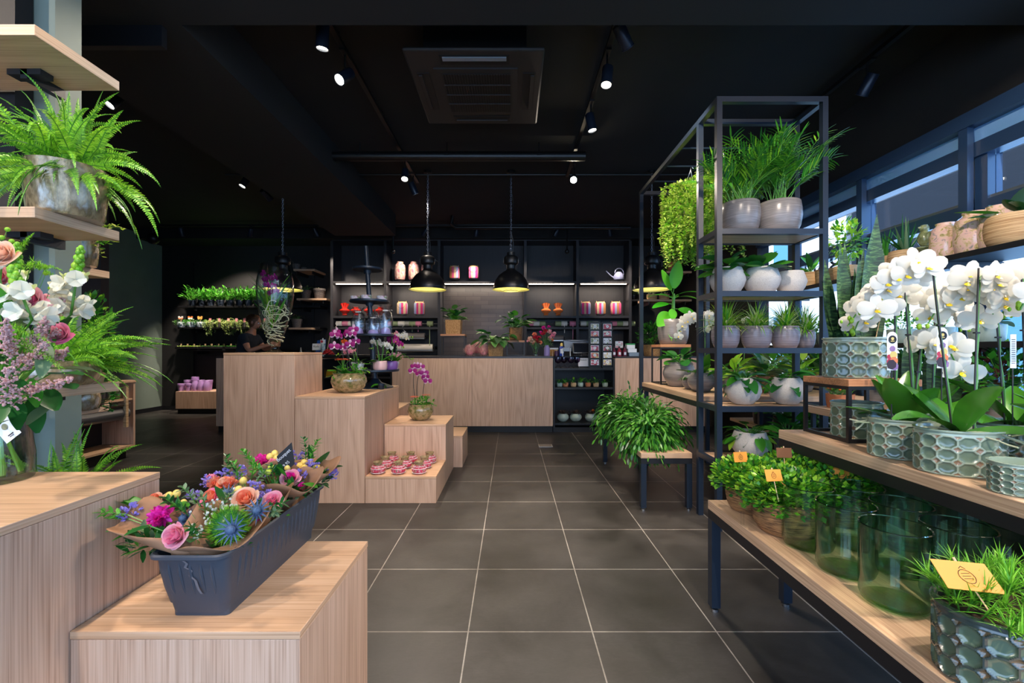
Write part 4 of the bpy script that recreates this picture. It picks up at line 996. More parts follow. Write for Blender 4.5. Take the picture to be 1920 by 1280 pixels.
def snap(px0, py0, px1, py1, Y, seed):
    r = random.Random(seed); a, b = vp(px0, py0, Y), vp(px1, py1, Y); m = MB(); stemto(m, a); m.tube([a, b], .003, STEMG, 6); n = 40
    for i in range(n):
        u = i/n; c = a.lerp(b, u); an = i*2.4; o = Vector((math.cos(an), math.sin(an), .3)).normalized(); tn = Vector((-math.sin(an), math.cos(an), 0))
        if u > .56: m.ball(c + o*.012*(1.3 - u), .0092*(1.35 - u*.75), L_LIME if u < .72 else L_FERN, 8, 6, (1, 1, 1.25))
        elif u > .48: m.ball(c + o*.015, .012, L_PALE, 8, 6, (1, 1, 1.3)); m.blade(c + o*.018, o + Vector((0, 0, .6)), .02, .018, L_PALE, 3, -.3, .5, 'round')
        elif i % 3 == 0 or u < .12:
            q = c + o*.012; m.tube([q, q + o*.018], [.007, .012], P_IVORY, 8); q = q + o*.016
            for (sx, sz, L, W) in ((-.45, .9, .030, .032), (.45, .9, .030, .032), (-.8, -.35, .026, .028), (0, -.8, .028, .032), (.8, -.35, .026, .028)):
                m.blade(q, o*.75 + tn*sx + Vector((0, 0, sz)), L, W, P_IVORY, 4, .9 if sz > 0 else .5, -.35, 'round', up=o)
    return m
for i, (a, lb) in enumerate([((30, 590, 32, 455, 1.18), 'snapdragon'), ((133, 590, 152, 462, 1.16), 'snapdragon'), ((8, 560, -25, 430, 1.05), 'snapdragon'), ((60, 600, 20, 500, 1.0), 'snapdragon')]):
    snap(*a, seed=i+1).obj('snapdragon', t)
for i, (px, py, Y, R_, ma, mo, nm) in enumerate([(6, 478, 1.02, .034, P_PEACH, P_PEACH, 'rose'), (0, 520, 1.08, .03, P_PINK, P_ROSE, 'rose'), (58, 562, 1.10, .036, P_PINK, P_ROSE, 'lisianthus'), (84, 568, 1.16, .026, P_PINK, P_ROSE, 'lisianthus'), (112, 626, 1.10, .030, P_MAG if 0 else P_ROSE, P_PINK, 'lisianthus')]):
    m = MB(); p = vp(px, py, Y); stemto(m, p); rose(m, p, (.25, -1, .3) if nm == 'rose' else (.35, -1, .25), R_, ma, mo, 16, i); m.obj(nm, t)
def asti(px0, py0, px1, py1, Y, seed, n=46):
    r = random.Random(seed); a, b = vp(px0, py0, Y), vp(px1, py1, Y - .05); m = MB(); stemto(m, a, .0016); m.tube([a, b], .0015, STEMG, 4); ax = (b-a)
    for i in range(n):
        u = r.random(); c = a + ax*u; sp = .026*(1.1 - u); d = Vector((r.uniform(-1,1), r.uniform(-1,1), r.uniform(-.4,1))).normalized(); e_ = c + d*sp + ax*.06
        m.tube([c, e_], .0007, P_ASTI, 3, cap=False)
        for k in range(5): q = c.lerp(e_, .3 + .7*k/4); m.ball(q + Vector((r.uniform(-1,1), r.uniform(-1,1), r.uniform(-1,1)))*.0035, .0026, P_ASTI, 5, 4)
    return m
for i, a in enumerate([(90, 640, 98, 575, 1.08), (60, 660, 84, 600, 1.03), (50, 740, 130, 712, .98), (40, 700, 85, 645, 1.0), (20, 700, 12, 605, .95), (10, 760, 20, 690, .93), (75, 690, 125, 655, 1.06), (30, 680, 50, 650, 1.1), (95, 615, 118, 560, 1.2)]):
    asti(*a, seed=i+20).obj('astilbe', t)
for i, (px, py, Y, d, L, W, ma) in enumerate([(60, 720, 1.08, (.8, -.3, -.3), .12, .07, L_DARK), (95, 700, 1.08, (1, -.2, .2), .10, .055, L_DARK), (30, 710, 1.0, (.5, -.6, -.2), .13, .06, L_DARK), (60, 745, 1.06, (.4, -.2, -.9), .09, .045, L_DARK), (20, 600, 1.0, (.2, -.5, .8), .11, .045, L_MID),
      (90, 690, 1.15, (.9, .1, .15), .11, .07, L_OLIVE), (70, 650, 1.15, (.5, 0, .6), .12, .05, L_DARK), (10, 740, .98, (.3, -.6, -.6), .10, .05, L_DARK), (0, 650, 1.0, (-.2, -.5, .5), .12, .06, L_MID), (100, 720, 1.05, (.9, -.3, .1), .08, .06, L_DARK), (45, 600, 1.12, (.3, -.4, .8), .10, .04, L_MID), (0, 790, 1.0, (.5, -.5, .2), .12, .06, L_DARK), (-30, 700, 1.0, (.5, -.5, .5), .15, .07, L_DARK), (40, 560, 1.15, (-.3, -.4, .7), .09, .04, L_MID)] + [(random.Random(q).uniform(-30, 100), random.Random(q+50).uniform(600, 760), 1.0 + .2*random.Random(q+90).random(), (random.Random(q+7).uniform(-.6, 1), -.4, random.Random(q+9).uniform(-.7, .6)), .09, .035, (L_DARK, L_MID, L_OLIVE)[q % 3]) for q in range(26)]):
    m = MB(); p = vp(px, py, Y); m.tube([root0, p], .0018, STEMG, 4); m.blade(p, d, L, W, ma, 8, .5, .25, 'leaf'); m.obj('leaf', t)
m = MB(); r = random.Random(31)
for (px, py, Y, dx, dz, L) in [(40, 500, 1.15, 1, .1, .14), (60, 490, 1.15, .9, -.35, .11), (0, 610, .95, 1, -.1, .18), (10, 620, .98, 1, -.35, .2), (40, 650, 1.0, 1, -.2, .14), (30, 480, 1.2, .6, .6, .1)]:
    p = vp(px, py, Y); m.tube([root0, p], .0014, STEMG, 4); d = Vector((dx, -.2, dz)).normalized()
    for k in range(34):
        p = p + d*L/34; d = (d + Vector((0, 0, -.012))).normalized()
        for s in range(9): q = (Vector((r.uniform(-1,1), r.uniform(-1,1), r.uniform(-1,1))).normalized() + d*.5); m.quadleaf(p, q, .018*(1.1 - k/34), .0016, L_FERN)
m.obj('asparagus_fern', t)
for (px, py) in [(8, 462), (22, 452), (14, 430), (4, 445), (85, 500), (86, 512), (95, 540), (12, 470)]:
    m = MB(); p = vp(px, py, 1.15); m.tube([root0, p + Vector((-.02, 0, -.05)), p], .0008, STEMG, 3); m.ball(p, .006, L_LIME, 8, 6); m.obj('bud', t)
m = MB(); c = vp(-8, 640, 1.0); stemto(m, c); mossball(m, c, .035, 3); m.obj('green_carnation', t)
# hanging paper label on the vase
lab = thing('paper_label', 'white paper care label hanging on the clear vase at left', 'label', vp(4, 792, 1.09) + VC); m = MB()
a = Vector((-.075, 0, .085)); ux = Vector((.62, .05, -.78)); uy = Vector((.78, .02, .62)); ux.normalize(); uy.normalize()
def rect(o_, L0, L1, W0, W1, mt, off=0): m.add([tuple(o_ + ux*a_ + uy*b_ + Vector((0, -off, 0))) for a_, b_ in ((L0, W0), (L1, W0), (L1, W1), (L0, W1))], [(0,1,2,3)], mt)
rect(Vector((-.07, 0, .04)), 0, .12, 0, .045, CARDW); m.obj('card', lab, smooth=False).modifiers.new('s', 'SOLIDIFY').thickness = .0008
m = MB(); c = Vector((-.07, -.0012, .04)) + ux*.085 + uy*.024; m.disc(c, (0, -1, 0), .008, base('olive_stamp', '#8a8a6a', .6), 20); c2 = c + ux*.022
rect(c2 - uy*.008 + ux*.0, 0, .0025, 0, .016, INK, .0003); rect(c2 - uy*.006 + ux*.005, 0, .0015, 0, .012, INK, .0003); m.obj('print', lab, smooth=False)

# ---- the grey flower trough
TG = noisy('slate_blue_plastic', [(.3, '#383c45'), (.7, '#42464f')], 5, .45)
TX, TY0, TY1, TZ = -.783, 1.045, 1.62, .5305
t = thing('flower_trough', 'long slate grey plastic trough full of wrapped bouquets', 'trough', (TX, (TY0+TY1)/2, TZ)); hl = (TY1-TY0)/2
def rr(hx, hy, rad, z, n=6):
    out = []
    for (cx_, cy_, a0) in ((hx-rad, hy-rad, 0), (-hx+rad, hy-rad, PI/2), (-hx+rad, -hy+rad, PI), (hx-rad, -hy+rad, 3*PI/2)):
        for k in range(n+1): a = a0 + PI/2*k/n; out.append((cx_+rad*math.cos(a), cy_+rad*math.sin(a), z))
    return out
def loft(mb, loops, m, cap0=True, cap1=False):
    n = len(loops[0]); vs = [v for l in loops for v in l]; fs = []
    for j in range(len(loops)-1):
        for k in range(n): k2 = (k+1) % n; fs.append((j*n+k, j*n+k2, (j+1)*n+k2, (j+1)*n+k))
    if cap0: fs.append(tuple(reversed(range(n))))
    if cap1: fs.append(tuple((len(loops)-1)*n + k for k in range(n)))
    mb.add(vs, fs, m)
m = MB(); loft(m, [rr(.070, hl-.055, .012, 0), rr(.072, hl-.053, .014, .034), rr(.077, hl-.046, .016, .037), rr(.083, hl-.032, .02, .08), rr(.088, hl-.02, .024, .13), rr(.090, hl-.016, .026, .162), rr(.092, hl-.008, .028, .163), rr(.097, hl, .03, .165), rr(.098, hl, .03, .172), rr(.094, hl-.003, .03, .176), rr(.088, hl-.012, .027, .172), rr(.085, hl-.02, .025, .13), rr(.07, hl-.05, .02, .01)], TG, True, True)
m.obj('trough_body', t, ang=35)
m = MB(); n = 17
for s in (-1, 1):
    for k in range(n):
        y = -hl + .075 + k*(2*hl - .15)/(n-1); m.tube([(s*.0745, y, .045), (s*.0800, y, .08), (s*.0858, y, .13), (s*.0865, y, .152)], [.003, .0055, .0062, .002], TG, 8)
for k in range(5):
    x = -.052 + k*.026; m.tube([(x*.9, -hl+.047, .045), (x, -hl+.035, .08), (x, -hl+.022, .13), (x, -hl+.018, .152)], [.003, .005, .006, .002], TG, 8)
m.obj('ribs', t)
m = MB(); SC = base('old_glue_mark', '#6b6568', .7); p0 = [(-.012, .158), (-.004, .150), (-.010, .14), (.004, .132), (-.002, .118), (.010, .105), (.014, .082), (.020, .068)]
for (x, z), (x2, z2) in zip(p0[:-1], p0[1:]):
    f = lambda z: -hl + .018 + (.158 - z)*.20 - .0055
    m.add([(x-.0035, f(z), z), (x+.0035, f(z), z), (x2+.003, f(z2), z2), (x2-.003, f(z2), z2)], [(0,1,2,3)], SC)
m.obj('glue_mark', t, smooth=False)

def bouquet(label, c, items, wrap=None, group='kraft wrapped bouquets in the grey trough'):
    c = Vector(c); t = thing('wrapped_bouquet', label, 'bouquet', c); foot = Vector((0, 0, -.16))
    if wrap:      # sheet of kraft paper: foot in the trough, waist at the rim, flared pointed top
        m = MB(); n = 40; tc = Vector(wrap['top']); rx, ry = wrap['r']; ph = wrap.get('ph', 0); loops = []; w0 = Vector(wrap['waist']); wr_ = wrap.get('wr', (.078, .075)); tl = wrap.get('tilt', (0, 0))
        for u in (0, .5, .65, .8, .9, 1.0):
            l = []
            for k in range(n):
                a = 2*PI*k/n; ca, sa = math.cos(a), math.sin(a); sq = 1 + .16*abs(math.cos(2*(a - ph)))**3
                if u <= .5: q = w0 + Vector((ca*wr_[0]*(.55 + .9*u), sa*wr_[1]*(.55 + .9*u), -.13 + .26*u))
                else:
                    v = (u - .5)*2; p0 = w0 + Vector((ca*wr_[0], sa*wr_[1], 0)); p1 = tc + Vector((ca*rx*sq, sa*ry*sq, tl[0]*ca + tl[1]*sa + .014*math.sin(3*a + ph) + (sq - 1)*.10)); q = p0.lerp(p1, v**1.1) + Vector((0, 0, -.004*math.sin(v*PI)))
                l.append(tuple(q))
            loops.append(l)
        loft(m, loops, KRAFT, True, False); o = m.obj('paper_wrap', t, ang=30); o.modifiers.new('s', 'SOLIDIFY').thickness = .001
    w_foot = Vector(wrap['waist']); m = MB(); r = random.Random(5)
    for it in items:
        p = WP(it[1], it[2], it[3]) - c; m.tube([w_foot + Vector((r.uniform(-.02,.02), r.uniform(-.02,.02), -.12)), w_foot + (p - w_foot)*.25, p], .0016, STEMG, 4)
    m.obj('stems', t); m = MB(); tp = Vector(wrap['top']); at(bushy(wrap['r'][0]*.66, wrap['r'][1]*.62, .035, 130, .032, (L_DARK, L_MID, L_DARK, L_OLIVE), len(items), 0, .1, .45, kind='blade', stems=False), tp.x, tp.y, tp.z - .058)(m); m.obj('foliage', t)
    for i, it in enumerate(items):
        k, px, py, Y = it[:4]; p = WP(px, py, Y) - c; R_ = it[4]; d = it[6] if len(it) > 6 else (-.1, -.6, .8); ma = it[5] if len(it) > 5 else None; m = MB(); nm = k
        if k == 'rose': rose(m, p, d, R_, ma[0], ma[1], 18, i)
        elif k == 'carnation': carn(m, p, d, R_, ma, 70, i)
        elif k == 'statice': statice(m, p, R_, i)
        elif k == 'thistle': thistle(m, p, d, R_, i)
        elif k == 'green_carnation': mossball(m, p, R_, i)
        elif k == 'berry': m.ball(p, R_, ma or BERRY, 12, 9, (1, 1, 1.08))
        elif k == 'gypsophila':
            r2 = random.Random(i)
            for q in range(it[5]):
                b = p + Vector((r2.gauss(0, 1)*R_, r2.gauss(0, 1)*R_, r2.gauss(0, .6)*R_)); m.ball(b, .0034, P_WHITE, 6, 4); m.tube([b, b*.8 + p*.2 - Vector((0, 0, .02))], .0005, STEMG, 3, cap=False)
        elif k == 'leaf': m.blade(p, d, R_, R_*.62, ma or L_DARK, 8, .6, .25, 'leaf')
        elif k == 'sprig': sprig(m, p, d, R_, .022, ma or L_OLIVE, i)
        m.obj(nm, t)
    return t
RP, MG, CO, PE = (P_PINK, P_ROSE), P_MAG, (P_CORAL, P_PEACH), (P_PEACH, P_CORAL)
bouquet('small bouquet with a magenta carnation leaning out over the big plinth', (-.865, 1.14, .70), [
    ('carnation', 303, 968, 1.13, .034, MG, (-.1, -.8, .6)), ('statice', 246, 962, 1.14, .026), ('statice', 272, 956, 1.17, .018), ('leaf', 262, 955, 1.2, .075, L_MID, (-.5, -.4, .7)), ('leaf', 305, 950, 1.2, .09, L_MID, (.9, -.2, .35)), ('leaf', 250, 985, 1.12, .06, L_MID, (-.9, -.3, .1)),
    ('leaf', 240, 972, 1.12, .055, L_MID, (-1, -.2, .4)), ('leaf', 262, 992, 1.1, .06, L_MID, (-.9, -.4, -.1)), ('leaf', 280, 985, 1.08, .05, L_DARK, (-.5, -.8, .1)), ('rose', 292, 940, 1.22, .026, CO), ('berry', 317, 929, 1.22, .0105), ('berry', 331, 925, 1.23, .0105), ('sprig', 240, 965, 1.12, .06, L_MID, (-.8, -.3, .3)), ('leaf', 268, 948, 1.2, .07, L_MID, (-.7, 0, .5))],
    dict(waist=(.055, -.02, .003), wr=(.045, .06), top=(-.045, -.03, .062), r=(.085, .065), ph=.6, tilt=(-.005, .02)))
bouquet('largest bouquet at the near end with a pink rose, green moss flower and thistles', (-.775, 1.16, .68), [
    ('rose', 333, 1003, 1.065, .033, RP, (-.15, -1, .35)), ('green_carnation', 428, 985, 1.12, .052), ('thistle', 433, 993, 1.045, .030, None, (.1, -1, .3)), ('thistle', 481, 957, 1.16, .030, None, (.2, -.9, .5)), ('thistle', 424, 925, 1.27, .030, None, (0, -.6, .8)), ('thistle', 344, 972, 1.14, .026, None, (-.3, -.6, .6)),
    ('gypsophila', 402, 955, 1.15, .020, 34), ('gypsophila', 372, 990, 1.09, .014, 26), ('gypsophila', 430, 950, 1.17, .012, 14), ('rose', 398, 934, 1.26, .030, (P_CORAL, P_PINK), (-.2, -.7, .7)), ('rose', 462, 938, 1.21, .036, CO, (.1, -.7, .7)), ('rose', 512, 938, 1.25, .028, RP, (.3, -.7, .6)), ('carnation', 490, 968, 1.2, .016, MG),
    ('statice', 366, 932, 1.26, .022), ('statice', 476, 918, 1.3, .024), ('statice', 498, 932, 1.27, .020), ('berry', 447, 918, 1.26, .011), ('berry', 456, 924, 1.25, .011), ('berry', 467, 922, 1.25, .011), ('berry', 344, 942, 1.22, .009),
    ('sprig', 370, 950, 1.17, .07, L_OLIVE, (-.2, -.3, .8)), ('sprig', 385, 962, 1.15, .07, L_OLIVE, (.2, -.3, .7)), ('sprig', 352, 965, 1.15, .07, L_DARK, (-.5, -.2, .7)), ('sprig', 370, 1000, 1.08, .05, L_DARK, (.1, -.5, .5)), ('sprig', 500, 955, 1.2, .06, L_DARK, (.7, -.3, .4)), ('sprig', 412, 960, 1.2, .05, L_OLIVE, (.3, 0, .7)), ('leaf', 365, 1008, 1.07, .05, L_DARK, (.3, -.6, .3)), ('leaf', 420, 940, 1.22, .05, L_DARK, (-.3, 0, .7)), ('sprig', 505, 962, 1.19, .05, L_OLIVE, (.6, -.4, .3))],
    dict(waist=(.0, -.01, .028), wr=(.074, .085), top=(.01, -.01, .058), r=(.105, .105), ph=.2, tilt=(.0, .03)))
bouquet('middle bouquet with coral carnations and lilac sea lavender', (-.77, 1.33, .70), [
    ('carnation', 404, 906, 1.38, .026, P_CORAL), ('statice', 420, 893, 1.42, .026), ('statice', 392, 902, 1.38, .02), ('carnation', 432, 906, 1.36, .024, P_CORAL), ('statice', 452, 886, 1.45, .022), ('berry', 456, 901, 1.36, .011), ('rose', 420, 906, 1.36, .022, PE), ('carnation', 396, 900, 1.42, .024, P_PINK),
    ('sprig', 446, 905, 1.38, .07, L_MID, (.1, -.2, .9)), ('sprig', 470, 900, 1.38, .07, L_MID, (.3, -.1, .9)), ('sprig', 430, 895, 1.42, .07, L_DARK, (-.2, 0, .9)), ('sprig', 478, 908, 1.34, .06, L_OLIVE, (.5, -.2, .7)), ('leaf', 445, 890, 1.45, .06, L_DARK, (-.2, -.2, .8))],
    dict(waist=(-.01, .0, .008), wr=(.072, .07), top=(.0, .0, .05), r=(.085, .075), ph=.5, tilt=(.0, .01)))
bouquet('bouquet with magenta and pink roses behind the chalk sign', (-.70, 1.47, .70), [
    ('carnation', 492, 866, 1.56, .034, MG, (-.3, -.5, .7)), ('carnation', 512, 872, 1.52, .026, P_PINK), ('statice', 510, 882, 1.48, .020), ('statice', 496, 884, 1.46, .018), ('berry', 506, 856, 1.56, .012), ('berry', 515, 850, 1.57, .012), ('berry', 519, 859, 1.55, .012), ('berry', 508, 876, 1.45, .010, base('green_berry', '#bccc48', .4)), ('berry', 503, 885, 1.44, .010, bpy.data.materials['green_berry']), ('berry', 480, 874, 1.48, .010, bpy.data.materials['green_berry']),
    ('rose', 545, 897, 1.44, .032, (P_MAG, P_ROSE), (.2, -.7, .5)), ('statice', 562, 892, 1.47, .024), ('sprig', 520, 895, 1.42, .06, L_DARK, (.1, -.5, .7)), ('sprig', 500, 892, 1.43, .06, L_MID, (-.4, -.3, .7)), ('leaf', 522, 890, 1.42, .05, L_DARK, (.2, -.3, .8)), ('leaf', 535, 892, 1.42, .05, L_MID, (-.2, -.4, .8)), ('berry', 539, 877, 1.47, .010), ('sprig', 474, 872, 1.5, .06, L_MID, (-.4, -.2, .8)), ('leaf', 570, 906, 1.42, .055, L_MID, (.9, -.3, .1)), ('carnation', 566, 912, 1.43, .016, MG)],
    dict(waist=(-.085, -.01, .008), wr=(.074, .06), top=(-.035, -.05, .085), r=(.105, .07), ph=.3, tilt=(-.012, .02)))
bouquet('bouquet at the far end of the trough with yellow berries and a broad leaf', (-.66, 1.57, .70), [
    ('statice', 556, 856, 1.66, .026), ('statice', 552, 878, 1.58, .02), ('berry', 570, 867, 1.58, .0115), ('berry', 562, 873, 1.57, .0115), ('berry', 571, 877, 1.56, .0115), ('berry', 582, 866, 1.60, .0115), ('berry', 594, 875, 1.58, .0115), ('berry', 563, 882, 1.56, .0105), ('berry', 589, 886, 1.55, .0105), ('statice', 584, 878, 1.57, .026), ('leaf', 590, 880, 1.62, .10, L_DARK, (.55, -.2, .9)), ('leaf', 600, 884, 1.6, .09, L_DARK, (.9, -.1, .5)),
    ('leaf', 585, 878, 1.64, .09, L_DARK, (-.1, 0, 1)), ('carnation', 624, 877, 1.6, .020, P_PINK), ('statice', 617, 889, 1.57, .018), ('statice', 626, 889, 1.57, .016), ('sprig', 572, 868, 1.62, .09, L_DARK, (.1, 0, 1)), ('sprig', 580, 865, 1.62, .08, L_MID, (.3, 0, 1)), ('leaf', 578, 892, 1.54, .05, L_MID, (.2, -.5, .5))],
    dict(waist=(-.12, -.02, .008), wr=(.07, .055), top=(-.045, -.02, .085), r=(.085, .06), ph=.1, tilt=(.005, .01)))
sg = thing('chalk_sign', 'small black chalk price sign standing among the trough bouquets', 'sign', WP(534, 857, 1.47)); sg.scale = (1.3, 1.3, 1.3); m = MB()
vsn = [(-.02, .0, -.010), (.008, -.005, .036), (.022, .0, .0), (-.008, .005, -.046)]; vsn = [(-.018, -.004, .004), (.016, .004, .038), (.024, .004, -.018), (-.010, -.006, -.050)]
m.add(vsn, [(0,1,2,3)], CHALKB); o = m.obj('board', sg, smooth=False); o.modifiers.new('s', 'SOLIDIFY').thickness = .002
m = MB(); m.tube([(0, 0, -.03), (0, .004, -.12)], .0018, PEG, 6); m.obj('stick', sg)
o = place(text_mesh('Bouquet', .0125, CHALK, 'chalk_writing', .0002), 'chalk_writing', sg); o.matrix_local = Matrix.Translation((-.001, -.0042, .006)) @ Euler((R(90), R(-42), R(8))).to_matrix().to_4x4()
o = place(text_mesh('9,95', .011, CHALK, 'chalk_price', .0002), 'chalk_price', sg); o.matrix_local = Matrix.Translation((.006, -.0042, -.016)) @ Euler((R(90), R(-42), R(8))).to_matrix().to_4x4()

# ---- work bench things
def rollobj(name, label, cat, p, q, r_, m_, group=None, core=True, part='roll'):
    p = Vector(p); q = Vector(q); t = thing(name, label, cat, p, group=group); d = q - p; m = MB(); m.tube([(0,0,0), d], r_, m_, 24); m.obj(part, t)
    if core: m = MB(); e_ = d.normalized()*.003; m.tube([-e_, d + e_], r_*.35, WHITE, 16); m.obj('core', t)
    return t
SP_P = base('pink_ribbon', '#e88aa4', .5); SP_G = base('sage_ribbon', '#9aa878', .5); SP_D = base('navy_ribbon', '#1e2638', .5); SP_W = base('cream_ribbon', '#ece4d6', .45)
for i, (m_, lb) in enumerate([(SP_P, 'pink'), (SP_D, 'navy'), (SP_G, 'sage green')]):
    y = 4.34 + i*.155; rollobj('ribbon_spool', lb + ' ribbon spool lying on the work bench shelf', 'ribbon', (-4.33, y, .708), (-4.33, y + .14, .708), .047, m_)
t = rollobj('foil_roll', 'wide roll of silver wrapping film in the work bench', 'roll', (-4.29, 3.98, .50), (-4.29, 4.84, .50), .07, GREYM)
t = thing('roll_cutter', 'chrome cutting bar above the film roll in the work bench', 'cutter', (-4.24, 4.0, .60)); m = MB(); m.box(0, 0, 0, .02, .84, .018, CHROME); m.obj('blade_bar', t, smooth=False)
t = thing('tape_dispenser', 'black tape dispenser on the work bench behind the left shelves', 'tape dispenser', (-4.35, 4.45, .86)); m = MB()
m.add([(-.05,0,0),(.05,0,0),(.05,.30,0),(-.05,.30,0),(-.05,.02,.05),(.05,.02,.05),(.05,.20,.05),(.05,.25,.09),(-.05,.25,.09),(-.05,.20,.05),(.05,.30,.10),(-.05,.30,.10)], [(0,3,2,1),(0,1,5,4),(4,5,6,9),(9,6,7,8),(8,7,10,11),(2,3,11,10),(1,2,10,7,6,5),(3,0,4,9,8,11)], PLASTIC); m.obj('body', t, smooth=False)
m = MB(); m.tube([(-.03, .11, .085), (.03, .11, .085)], .055, SP_W, 24); m.obj('tape_roll', t)

# ================================================================== MIDDLE
# ---- tall glass vase with vanda orchid
Y = 3.66; t = thing('footed_vase', 'tall clear footed glass vase holding a magenta orchid and roots', 'vase', (X_(516, Y), Y, 1.1755)); H = .735
pr = [(.068, 0), (.072, .004), (.05, .012), (.030, .03), (.030, .05), (.048, .09), (.082, .18), (.112, .29), (.133, .40), (.143, .50), (.140, .59), (.124, .67), (.106, H)]
m = MB(); m.lathe([(0, 0)] + pr + [(r_-.003, z) for r_, z in reversed(pr[4:])] + [(0, .052)], GLASS, 56); m.obj('vase', t)
def grow(mb):
    r = random.Random(8)
    for i in range(24):
        a = r.uniform(0, 2*PI); z = r.uniform(.12, .38); p = Vector((.03*math.cos(a), .03*math.sin(a), z)); d = hdir(r.uniform(0, 2*PI), r.uniform(-.6, .8)); pts = [p]
        for k in range(14):
            p = p + d*.022; rad = .045 + .065*min(1, max(0, p.z - .06)/.3); hor = Vector((p.x, p.y, 0))
            if hor.length > rad: d = (d - hor.normalized()*.9).normalized()
            if p.z < .09: d = (d + Vector((0,0,.6))).normalized()
            if p.z > .40: d = (d - Vector((0,0,.6))).normalized()
            d = (d + Vector((r.uniform(-.45,.45), r.uniform(-.45,.45), r.uniform(-.35,.35)))).normalized(); pts.append(p.copy())
        mb.tube(pts, .0036, ROOT, 5)
place(cached('vanda_roots', grow), 'roots', t)
m = MB(); r = random.Random(3)
for i in range(16): s = -1 if i % 2 else 1; m.blade((s*.01 - .02, 0, .22 + i*.016), (s*(.55) - .1, r.uniform(-.35, .35), 1), .27, .022, L_MID, 6, .55, .3, 'strap')
for i in range(9): m.blade((-.03, 0, .2), (-.32 + .03*i, r.uniform(-.3,.3), 1), .36, .032, (L_FERN, L_MID)[i % 2], 6, .3, .3, 'strap')
m.obj('leaves', t)
m = MB(); m.tube([(-.02, 0, .35), (.0, -.03, .5), (-.035, -.04, .6)], .003, STEMG, 6); m.tube([(.01, 0, .38), (.03, -.05, .5), (.02, -.06, .44)], .003, STEMG, 6); m.obj('flower_stem', t)
VF = orchid_mesh('vanda_flower', .07, P_VAN, P_VAN)
for i, (px, py) in enumerate([(494, 512), (505, 522), (515, 520), (501, 534), (512, 536), (508, 548), (518, 545), (497, 524)]):
    q = WP(px, py, 3.60 + .03*(i % 3)) - Vector(t.location); place(VF, 'flower', t, mat4=facing(q, (U(-.5,.5), -1, U(-.4,.2)), U(-.5,.5), U(.8, 1.05)))

# ---- kalanchoe bowl (front middle plinth)
KAL = base('kalanchoe_orange_red', '#d8603c', .6)
def kalan(mb, c, rad, n, seed, m):
    r = random.Random(seed)
    for i in range(n):
        a = r.uniform(0, 2*PI); k = math.sqrt(r.random())*rad; p = Vector(c) + Vector((k*math.cos(a), k*math.sin(a)*.8, -k*k*2 + r.uniform(-.006,.006)))
        for q in range(4): mb.blade(p, hdir(q*PI/2 + a, .3), .007, .006, m, 1, 0, 0, 'round')
    for i in range(8): mb.tube([(c[0], c[1], c[2] - .07), Vector(c) + Vector((r.uniform(-1,1)*rad*.7, r.uniform(-1,1)*rad*.7, -.01))], .0015, STEMG, 4, cap=False)
KM = leafm('kalanchoe_floret', '#d05034', '#ee8058', .6, .2)
def kbowl(label, loc, rad, h, cy_, stems, seed, fs, big=True):
    t = thing('bowl_arrangement', label, 'planter', loc); m = MB(); pot_mesh(m, 'bowl', rad, h, MOSSB); m.obj('bowl', t)
    m = MB(); m.lathe([(rad*.82, h*.86), (0, h*.9)], SOIL, 24); m.obj('soil', t)
    place(cached('kal_leaves_%d' % seed, broad(30 if big else 18, .07, .10 if big else .07, .075 if big else .05, (L_MID, L_DARK, L_ORCH), seed=seed, upright=35, prof='round', droop=.4)), 'leaves', t, loc=(-rad*.18 if big else 0, -rad*.15, h*.84))
    m = MB(); kalan(m, (-.035 if big else -.05, -rad*.35, h + .12 if big else h + .075), .065 if big else .04, 190, seed, KM); m.obj('kalanchoe_flowers', t)
    if not big: m = MB(); kalan(m, (.06, -rad*.2, h + .09), .04, 140, seed + 3, KM); m.obj('kalanchoe_flowers', t)
    m = MB(); place(cached('kal_vines_%d' % seed, merge(trailing(10, .10, rad*.7, .018, (L_MID, L_LIME), seed+4, .05, .05), bushy(rad*.9, rad*.7, .06, 90, .03, (L_MID, L_FERN), seed+9, .02, kind='blade'))), 'ivy', t, loc=(rad*.2, 0, h*.9))
    fm = OP(fs); r = random.Random(seed)
    for (x0_, x1_, hh, n, drop) in stems:
        b = Vector((x0_*.4, 0, h*.85)); p1 = Vector((x0_, 0, h*.85 + hh*.7)); pk = Vector(((x0_+x1_)/2, -.01, h*.85 + hh)); e_ = Vector((x1_, -.04, h*.85 + hh - drop)); pts = []
        for k in range(15):
            u = k/14
            q = b*(1-u)**3 + p1*3*u*(1-u)**2 + (pk + Vector((0,0,.03)))*3*u*u*(1-u) + e_*u**3; pts.append(q)
        m = MB(); m.tube(pts, .003, STEMD, 6); m.obj('flower_stem', t)
        for k in range(n): q = pts[14 - int(k*6/max(1, n-1))] + Vector((r.uniform(-.015,.015), -.012, r.uniform(-.012,.012))); place(fm, 'orchid_flower', t, mat4=facing(q, (r.uniform(-.4,.4), -1, -.1), 0, r.uniform(.85,1.1)))
    return t
kbowl('large round amber glass bowl with orange red flowers and arching purple orchids', (X_(661, 3.82), 3.74, .8345), .148, .165, 0, [(-.07, -.10, .40, 3, .05), (-.03, .06, .44, 4, .09), (.10, .03, .36, 2, .1), (.02, -.12, .30, 2, .06)], 11, .085)
kbowl('small round amber glass bowl with an arching purple orchid on the middle plinth', (X_(789, 4.18), 4.17, .5305), .122, .15, 0, [(-.10, .0, .42, 4, .05), (-.06, .06, .38, 4, .10), (.03, .08, .34, 2, .1)], 23, .085, big=False)
m = MB()

